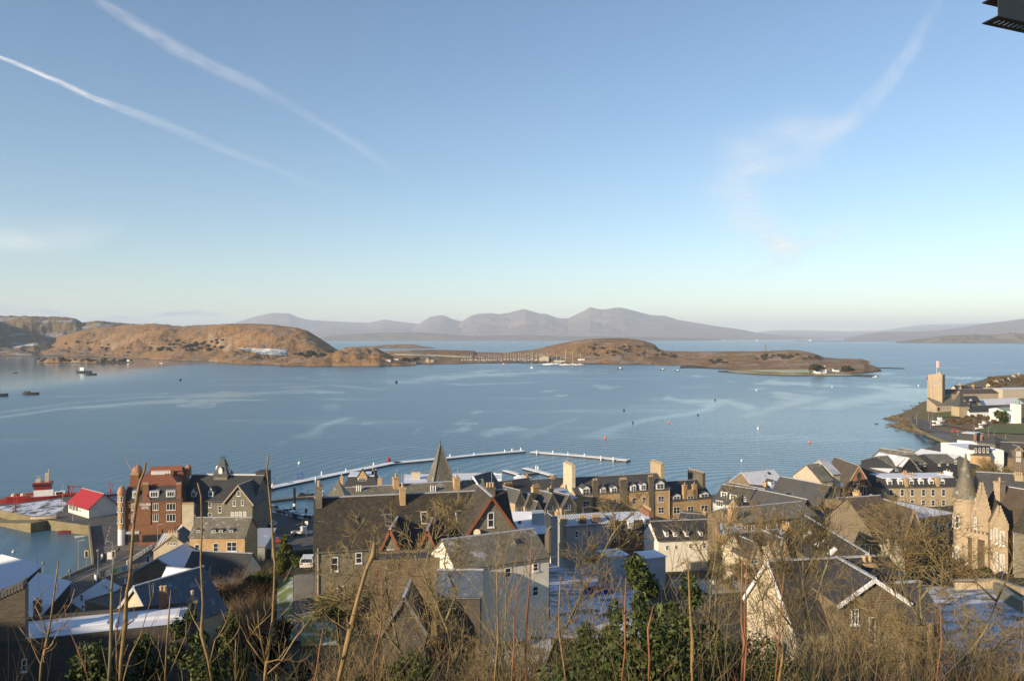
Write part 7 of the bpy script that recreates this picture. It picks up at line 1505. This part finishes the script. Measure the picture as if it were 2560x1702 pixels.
def leaves(name, lumps, n_, size, mat, seed=1, aspect=2.0, parent=None, flat=0.0, fill=.55):
    """leaf blades through a cluster of lumps (x,y,z,rx,ry,rz)"""
    rs = np.random.RandomState(seed); vol = np.array([l_[3]*l_[4]*l_[5] for l_ in lumps]); pk = rs.choice(len(lumps), n_, p=vol/vol.sum()); L_ = np.array(lumps)[pk]
    u = rs.normal(size=(n_,3)); u /= np.linalg.norm(u,axis=1)[:,None]; rad = (fill+(1.06-fill)*rs.rand(n_)**.6)[:,None]*(1+.10*rs.normal(size=(n_,1)))
    c = L_[:, :3]+u*rad*L_[:, 3:]; a = rs.normal(size=(n_,3))+u*.4; a /= np.linalg.norm(a,axis=1)[:,None]; b_ = np.cross(a, rs.normal(size=(n_,3))); b_ /= np.linalg.norm(b_,axis=1)[:,None]
    s_ = size*(.6+.8*rs.rand(n_))[:,None]; a = a*s_; b_ = b_*s_/aspect; nn = np.cross(a, b_); nn /= np.linalg.norm(nn,axis=1)[:,None]; nn = nn*s_*.15
    V = np.stack([c-a, c-b_*.9+nn, c+a, c+b_*.9+nn], 1).reshape(-1,3)
    me = bpy.data.meshes.new(name); me.vertices.add(len(V)); me.vertices.foreach_set('co', V.ravel()); me.loops.add(n_*4); me.loops.foreach_set('vertex_index', np.arange(n_*4)); me.polygons.add(n_); me.polygons.foreach_set('loop_start', np.arange(0,n_*4,4)); me.polygons.foreach_set('loop_total', np.full(n_,4)); me.materials.append(mat); me.update(calc_edges=True); return me
def lumpset(rg, w_, d_, h_, n_, r):
    return [(rg.uniform(-w_,w_), rg.uniform(-d_,d_), h_*(.12+.85*rg.random()), r*rg.uniform(.6,1.2), r*rg.uniform(.6,1.2), r*rg.uniform(.6,1.3)) for _ in range(n_)]
def evergreen(px, d, w_, h_, label, n_=9000, size=.055, mat=None, seed=3, name='evergreen_shrub', z=None, r=None, cat='shrub', spike=True, group=None):
    rg_ = random.Random(seed); x = (px-1280)/F*d; zz = ground(x, d) if z is None else z; L_ = []
    for i in range(22):
        t = (i+.5)/22; ww = w_*(1-t*.75) if spike else w_*math.sqrt(max(.05,1-(2*t-1)**2)); L_.append((rg_.uniform(-ww,ww), rg_.uniform(-ww,ww)*.6, h_*t, *( [ (r or w_*.5)*rg_.uniform(.5,1.0)*(1-.5*t if spike else 1) for _ in range(3)])))
    o = empty(name, (x,d,zz), 0, label, cat, group); link('foliage', leaves('foliage', L_, n_, size, mat or m_holly, seed), o); q = MB(); q.tube([(0,0,-.3),(.05,0,h_*.5),(0,0,h_*.9)], [.09,.06,.02], 6)
    for i in range(7): a = L_[i*3]; q.tube([(0,0,a[2]*.5),(a[0]*.8,a[1]*.8,a[2])], [.03,.012], 4)
    q.build('stem', m_bark, o, uv=False); return o
evergreen(1585, 24, 1.6, Z(1395,24)-ground((1585-1280)/F*24,24), 'tall glossy holly with pointed top in front of the frosty yard', 27000, .075, seed=3)
evergreen(1500, 21, 1.6, Z(1560,21)-ground((1500-1280)/F*21,21), 'glossy evergreen spilling left of the tall holly', 17000, .068, seed=4)
evergreen(1700, 22, 1.3, Z(1450,22)-ground((1700-1280)/F*22,22), 'glossy holly right of the tallest one', 17000, .068, seed=5)
evergreen(1640, 17, 1.7, Z(1600,17)-ground((1640-1280)/F*17,17), 'dense evergreen mass at the foot of the hollies', 20000, .06, seed=6)
evergreen(380, 20, 1.1, Z(1590,20)-ground((380-1280)/F*20,20), 'glossy holly before the dark rubble block', 15000, .068, seed=7); evergreen(478, 22, 1.1, Z(1530,22)-ground((478-1280)/F*22,22), 'pointed holly beside the tall chimney', 13000, .068, seed=8); evergreen(588, 22, 1.0, Z(1548,22)-ground((588-1280)/F*22,22), 'pointed dark holly left of the black yew', 13000, .068, seed=9); evergreen(540, 18, 1.4, Z(1625,18)-ground((540-1280)/F*18,18), 'broad evergreen mass at the bottom left', 17000, .06, seed=10)
evergreen(690, 26, .95, Z(1568,26)-ground((690-1280)/F*26,26), 'almost black rounded yew at the foot of the lawn', 14000, .07, m_yew, seed=11, spike=False)
evergreen(1215, 50, .8, 4.0, 'bright olive conifer between the bare trees', 7000, .09, m_conif, seed=12); evergreen(1240, 52, .9, 2.6, 'dark low conifer right of the bright olive one', 4000, .09, m_yew, seed=13)
evergreen(716, 112, 2.1, 5, 'olive conical garden conifer behind the hedge', 5000, .16, m_conif, seed=14, r=1.0); evergreen(820, 92, 1.7, 2.6, 'yellow green garden bush beside the drive', 3000, .14, m_conif, seed=15, spike=False); evergreen(740, 34, .5, 1.2, 'rusty leaved shrub below the lawns', 2000, .08, m_brbush, seed=16, spike=False)
evergreen(2440, 30, 1.9, 3.4, 'dark green shrub in the bottom right corner', 9000, .06, m_holly, seed=17, spike=False); evergreen(2290, 28, 1.6, 3.0, 'dark green shrub below the foreground house', 9000, .06, m_holly, seed=18, spike=False); evergreen(1290, 40, 1.3, 3.0, 'shaded evergreen behind the red shoots', 6000, .07, m_holly, seed=19, spike=False)
for px, d, w_, row, lb, sd_ in ((1450,27,2.0,1610,'broad glossy evergreen filling the slope under the forked tree',31),(1760,26,2.2,1560,'dark evergreen mass right of the hollies',32),(1560,15,1.8,1640,'evergreen bush at the bottom edge below the hollies',33),(1880,24,1.8,1650,'dark evergreen bush at the bottom edge below the cream gable',34),(1000,24,1.6,1660,'dark ivy clad bush at the bottom edge left of centre',35),(250,19,1.2,1660,'small evergreen at the foot of the rubble block',36)):
    evergreen(px, d, w_, max(1.0, Z(row,d)-ground((px-1280)/F*d,d)), lb, 14000, .07, m_holly, seed=sd_, spike=sd_ in (31,32))
# ivy and bramble carpet of the near slope, uncountable
rs_ = np.random.RandomState(9); NC = 60000; dd_ = 9+46*rs_.rand(NC)**.8; pxx = rs_.uniform(-150, 2700, NC); xx_ = (pxx-1280)/F*dd_
clump = np.array([fbm(x_*.35, y_*.35, 2.0, 3) for x_, y_ in zip(xx_, dd_)]); keep = clump > -.05; xx_, dd_, clump = xx_[keep], dd_[keep], clump[keep]; hgt_ = np.array([ground(a_, b_) for a_, b_ in zip(xx_, dd_)])+rs_.rand(len(xx_))**1.5*(.3+2.2*np.clip(clump,0,1)); nC = len(xx_)
cc_ = np.c_[xx_, dd_, hgt_]; a_ = rs_.normal(size=(nC,3)); a_ /= np.linalg.norm(a_,axis=1)[:,None]; b_ = np.cross(a_, rs_.normal(size=(nC,3))); b_ /= np.linalg.norm(b_,axis=1)[:,None]; sz_ = (.035+.0022*dd_)[:,None]*(.6+.8*rs_.rand(nC))[:,None]
V_ = np.stack([cc_-a_*sz_, cc_-b_*sz_*.5, cc_+a_*sz_, cc_+b_*sz_*.5],1).reshape(-1,3); me = bpy.data.meshes.new('ivy_cover'); me.from_pydata(V_.tolist(), [], [(4*i,4*i+1,4*i+2,4*i+3) for i in range(nC)]); me.materials.append(leafmat('ivy_leaf', (.018,.03,.008), (.075,.085,.025), .4)); me.update(); tag(link('ivy_cover', me), kind='stuff')
# clipped hedge
p0, p1, p2 = GR(688,1440), GR(712,1402), GR(775,1396); hr = empty('hedge', tuple(p1), 0, 'clipped dark green hedge curving round the top of the lawn', 'hedge'); L_ = []
for a, b in ((p0,p1),(p1,p2)):
    for i in range(9): q_ = a.lerp(b, i/8)-p1; L_.append((q_.x,q_.y,q_.z+.9,.7,.7,1.1))
link('foliage', leaves('foliage', L_, 12000, .10, m_hedge, 21, fill=.8), hr)
# brown bank of brambles and bare bushes
bmesh_ = [thicket_mesh(50+i, 150, 1.7, 2.6, .017, .35, 2, (0,5,3)).mesh('twigs', m_, uv=False) for i, m_ in enumerate((m_twig, plain('bramble_twig', (.22,.13,.07), .9, .3, .5), plain('grey_twig', (.25,.19,.13), .9, .3, .5)))]
blf = leaves('leaves', [(0,0,1.0,1.6,1.6,1.2),(.8,.3,1.6,.9,.9,.8)], 2600, .10, m_brbush, 31)
rg = random.Random(5)
for k in range(30):
    t = k/30; px = 520+200*rg.random()+(-40+80*rg.random()); row = 1410+215*rg.random()
    if px > 640 and row < 1605: px -= 100
    p = GR(px, row); hh = rg.uniform(1.6,3.2)/2.6
    o = empty('brown_bush', tuple(p), rg.random()*6, 'brown leafless bush on the bank left of the lawn', 'bush', 'brown leafless bushes on the bank left of the lawn'); o.scale = (hh,hh,hh); link('twigs', bmesh_[k%3], o)
    if k%3 == 1: link('leaves', blf, o)
for px, row, lb in ((540,1510,'olive green bush low on the brown bank'),(662,1458,'green laurel at the right of the brown bank'),(632,1472,'mottled green bush beside the laurel'),(560,1545,'pale green bush below the olive one'),(610,1490,'dark green bush in the middle of the brown bank')):
    p = GR(px, row+18); evergreen(px, p.y, 1.4, 2.2, lb, 4500, .11, m_conif if 'olive' in lb or 'pale' in lb else m_hedge, seed=px, spike=False, z=p.z)
# shrubs round the town gardens
for k_, (px, row, s_, lb, mt) in enumerate(((1480,1400,1.4,'dark garden shrub left of the frosted pyramid roof',m_holly),(1640,1420,1.6,'dark shrub between the frosted pyramid roofs',m_holly),(2420,1440,1.5,'rust brown shrub on the lawn before the villa porch',m_brbush),(2460,1432,1.2,'green shrub on the lawn before the villa porch',m_hedge),(2350,1395,1.8,'dark shrub beside the school block',m_holly),(1600,1410,1.5,'evergreen bush below the brick mansard house',m_holly))):
    p = GR(px, row+20); evergreen(px, p.y, s_, s_*1.5, lb, 3500, .12, mt, seed=200+k_, spike=False, z=p.z)
# far shore and island scrub
def scrub(px0, px1, row0, row1, n_, s_, label, group, seed, mat=None, hit=True):
    rg_ = random.Random(seed); me = leaves('foliage', [(0,0,.55,1,1,.6),(.5,.2,.8,.6,.6,.5),(-.5,-.2,.7,.7,.6,.5)], 420, .26, mat or m_scrub, seed)
    for i in range(n_):
        px = rg_.uniform(px0,px1); row = row0+(row1-row0)*rg_.random(); p = HIT(px, row) if hit else GR(px, row)
        k = s_*rg_.uniform(.6,1.3); o = link('scrub_bush', me, None, (p.x,p.y,p.z-.2*k), (0,0,rg_.random()*6), (k*1.3,k*1.3,k*rg_.uniform(.9,1.4))); tag(o, label, 'bush', group)
bpy.context.view_layer.update()
scrub(735,835,880,892,14,4.05,'dark rounded scrub along the top of the cliffed headland','scrub above the island headland',61); scrub(1008,1046,896,906,12,3.15,'brown scrub beside the island farmhouse','scrub beside the island farmhouse',62); scrub(1640,1690,884,896,12,3.15,'scrub at the foot of the island summit','scrub below the island summit',63); scrub(1770,1815,900,910,12,2.70,'grey green scrub in the hollow of the long island','scrub in the island hollow',64)
scrub(1890,2050,888,900,26,3.15,'dark scrub along the crag of the long island','scrub along the island crag',65); scrub(2028,2046,918,926,6,4.05,'dark trees behind the white island house','trees behind the white island house',66); scrub(2112,2132,918,928,6,3.60,'bare trees right of the island cottage','trees right of the island cottage',67); scrub(1470,1640,862,890,34,2.70,'olive gorse on the island summit slope','gorse on the island summit',68); scrub(90,330,897,905,30,2.70,'dark shrubs covering the low islet','shrubs on the low islet',69)
scrub(380,560,850,880,40,4.05,'dark wood patch on the main island hillside','wood patches on the main hillside',70); scrub(150,380,850,890,26,3.15,'olive scrub patch on the left hillside','scrub patches on the left hillside',71)
scrub(2470,2575,945,970,26,1.65,'brown wood on the slope above the far right houses','wood above the far right houses',72,m_brbush); scrub(2360,2440,1050,1062,10,1.12,'rusty scrub beside the shore road','scrub beside the shore road',73,m_brbush); scrub(2490,2512,1040,1056,4,2.25,'dark trees left of the white church','trees left of the white church',74,m_holly); scrub(2395,2500,1040,1058,16,1.12,'brown garden scrub in front of the white range','garden scrub before the white range',75,m_brbush)
# long foreground shoots close to the camera
def stem(label, pl, r0, r1, d, seed, mat=None, sub=()):
    r0 *= .74; r1 *= .7
    return limbtree(label, [(list(reversed(pl)), r0, r1)]+[(list(s_), r0*.55, r1*.5) for s_ in sub], d, seed, 'sapling_stem', tm=mat or m_shoot, cm=mat or m_shoot, side=(3,1,0), tl=.045*d, rmin=.0012, up=.25, dv=.03, rooted=False, cat='sapling', bud=1)
stem('thick golden shoot crossing in front of the red hotel', [(364,1157),(362,1175),(350,1205),(344,1240),(338,1300),(326,1440),(318,1484),(306,1647),(302,1730)], .0100, .0065, 3.2, 401)
stem('tall thin shoot before the car park reaching above the pontoon', [(670,1137),(669,1180),(673,1240),(678,1300),(684,1380),(689,1410),(688,1480),(682,1550),(672,1630),(664,1690),(661,1730)], .0085, .0035, 3.3, 402, sub=([(665,1650),(652,1600),(648,1560),(644,1525)],[(668,1653),(695,1648),(719,1617)],[(662,1690),(700,1655),(740,1600),(795,1520)],[(664,1664),(618,1600),(640,1570),(690,1522)]))
stem('golden shoot left of the car park rising past the tower hotel', [(495,1206),(502,1240),(504,1320),(504,1406),(511,1504),(515,1586),(523,1650),(534,1730)], .0080, .0040, 3.3, 403, sub=([(525,1660),(540,1600),(553,1568)],))
stem('stout diagonal golden shoot with a snapped top in the left centre', [(936,1355),(928,1386),(915,1423),(899,1488),(877,1578),(858,1650),(835,1740)], .0120, .0075, 2.8, 404, sub=([(877,1578),(868,1560)],))
stem('leaning shoot with paired side twigs at the lower left', [(146,1402),(142,1440),(133,1500),(124,1560),(116,1610),(105,1660),(92,1730)], .0070, .0040, 3.4, 405, sub=([(119,1582),(103,1550),(88,1515)],[(120,1583),(138,1576),(153,1566)],[(112,1622),(104,1612),(93,1605)],[(112,1622),(122,1618),(134,1605)]))
stem('dark straight shoot left of the thick golden one', [(281,1432),(277,1480),(275,1560),(274,1640),(272,1730)], .0090, .0060, 3.2, 406, m_bark)
stem('thin wavy shoot between the two thick left shoots', [(304,1464),(298,1520),(292,1590),(295,1650),(290,1730)], .0045, .0030, 3.6, 407, sub=([(292,1660),(308,1640),(320,1610)],))
stem('slender shoot over the right part of the rubble block', [(427,1474),(421,1560),(417,1620),(412,1730)], .0055, .0030, 3.6, 408, sub=([(414,1700),(440,1650),(462,1590),(466,1555)],))
stem('thin twiggy shoot before the frosted roofs', [(372,1452),(374,1500),(362,1545),(350,1590),(322,1640),(308,1690),(306,1730)], .0050, .0020, 4.0, 409)
stem('fine dark twig crossing the rubble block wall', [(160,1510),(172,1570),(188,1610),(205,1650),(217,1690),(220,1730)], .0040, .0020, 4.2, 410, m_red)
for i, (pl, r0, r1, lb) in enumerate((([(1708,1395),(1722,1425),(1725,1520),(1726,1600),(1730,1730)],.011,.006,'red brown shoot with a kinked top right of the holly'),([(1855,1400),(1850,1480),(1856,1560),(1862,1600),(1858,1660),(1854,1730)],.011,.005,'tall forked red brown shoot before the cream gable'),([(1868,1395),(1866,1480),(1862,1560),(1864,1620),(1860,1730)],.008,.004,'twin of the forked red brown shoot'),([(1967,1605),(1958,1650),(1945,1730)],.014,.012,'thick short brown shoot at the bottom right'),([(1565,1445),(1563,1540),(1564,1620),(1556,1730)],.007,.004,'red brown shoot before the tall holly'),
   ([(1634,1512),(1620,1570),(1622,1640),(1623,1730)],.008,.004,'bent shoot in front of the hollies'),([(1401,1440),(1402,1520),(1398,1580),(1408,1660),(1416,1730)],.009,.004,'straight red brown shoot at the bottom centre'),([(1295,1440),(1290,1540),(1284,1620),(1278,1730)],.007,.004,'thin straight shoot left of the centre'),([(1960,1430),(1950,1520),(1944,1620),(1935,1730)],.006,.003,'thin tall shoot before the foreground gable'),([(1240,1400),(1245,1500),(1243,1600),(1235,1730)],.007,.004,'tan shoot before the white gabled house'),([(1330,1330),(1322,1440),(1318,1540),(1312,1640),(1318,1730)],.007,.003,'tall slender shoot before the white gabled roof'),
   ([(956,1430),(952,1500),(950,1570),(935,1650),(930,1730)],.006,.003,'slender shoot right of the stout diagonal one'),([(962,1622),(955,1670),(948,1730)],.004,.002,'short fine shoot at the bottom left centre'),([(2350,1500),(2352,1600),(2340,1730)],.005,.003,'thin shoot before the post of the foreground house'),([(808,1570),(800,1620),(786,1690),(778,1730)],.006,.004,'short shoot right of the tall pontoon shoot'),([(590,1600),(588,1650),(584,1730)],.005,.003,'short shoot before the pointed holly'))):
    stem(lb, pl, r0, r1, 4.2+.2*(i%4), 420+i, m_red if i%3 else m_shoot)
# channel bracket at the top right corner
br = empty('metal_bracket', (0,0,0), 0, 'dark slotted metal channel jutting in at the top right corner', 'bracket'); K = 1.7; d1 = 2.5*K; hN = (HOR-42)/F*d1
A = Vector(((2494-1280)/F*d1, d1, H+hN)); B_ = Vector(((2560-1280)/F*(hN*F/(HOR-57)), hN*F/(HOR-57), H+hN)); u = (B_-A); u.z = 0; u.normalize(); Fd = hN*F/(HOR-61); Cc = Vector(((2455-1280)/F*Fd, Fd, H+hN)); v = (Cc-A); wv = v.length; v.normalize(); up_ = Vector((0,0,1)); hw = 1.06*wv
br.location = A; LN = 1.5
def plate(q, u0, u1, v0, v1, z, th=.006):
    c_ = [u*a+v*b_+up_*z for a, b_ in ((u0,v0),(u1,v0),(u1,v1),(u0,v1))]; vs = c_+[p+up_*th for p in c_]; q.add(vs, [(0,3,2,1),(4,5,6,7),(0,1,5,4),(1,2,6,5),(2,3,7,6),(3,0,4,7)])
q = MB(); plate(q, 0, LN, 0, wv*.30, 0); plate(q, 0, LN, wv*.78, wv, 0); sl = .050*K
plate(q, 0, .030*K*1.0, wv*.3, wv*.78, 0)
for i in range(24): a0 = .030*K+i*.022*K; plate(q, a0+.0085*K, a0+.022*K, wv*.3, wv*.78, 0)
q.build('lower_flange', M['darkmetal'], br); q = MB(); plate(q, 0, LN, 0, wv, hw); q.build('upper_flange', M['darkmetal'], br)
q = MB(); c_ = [Vector((0,0,0)), u*LN, u*LN+up_*(hw+.006), up_*(hw+.006)]; vs = [p-v*.006 for p in c_]+c_; q.add(vs, [(0,1,2,3),(7,6,5,4),(0,4,5,1),(1,5,6,2),(2,6,7,3),(3,7,4,0)]); q.build('web', M['darkmetal'], br)
pp = u*1.3+v*wv*.5; q = MB(); q.tube([pp+up_*(hw*.9), pp+up_*(-H-hN+ground(A.x+pp.x, A.y+pp.y))+Vector((0,0,-.2))], .05, 10); q.build('post', M['darkmetal'], br)
# ---- haze: one closed box of even, pale air round the camera and the whole scene
m, t, b, n, l = newmat('haze_air'); n.remove(b)
out = [x for x in n if x.type == 'OUTPUT_MATERIAL'][0]
pv = n.new('ShaderNodeVolumePrincipled'); pv.inputs['Color'].default_value = (.76,.86,1,1); pv.inputs['Density'].default_value = HAZE = 4.6e-5
pv.inputs['Anisotropy'].default_value = 0.0
l.new(pv.outputs[0], out.inputs['Volume'])
hz = MB(); hz.box(-42000, -6000, -12, 42000, 48000, 900)
tag(hz.build('haze', m, uv=False), kind='stuff')
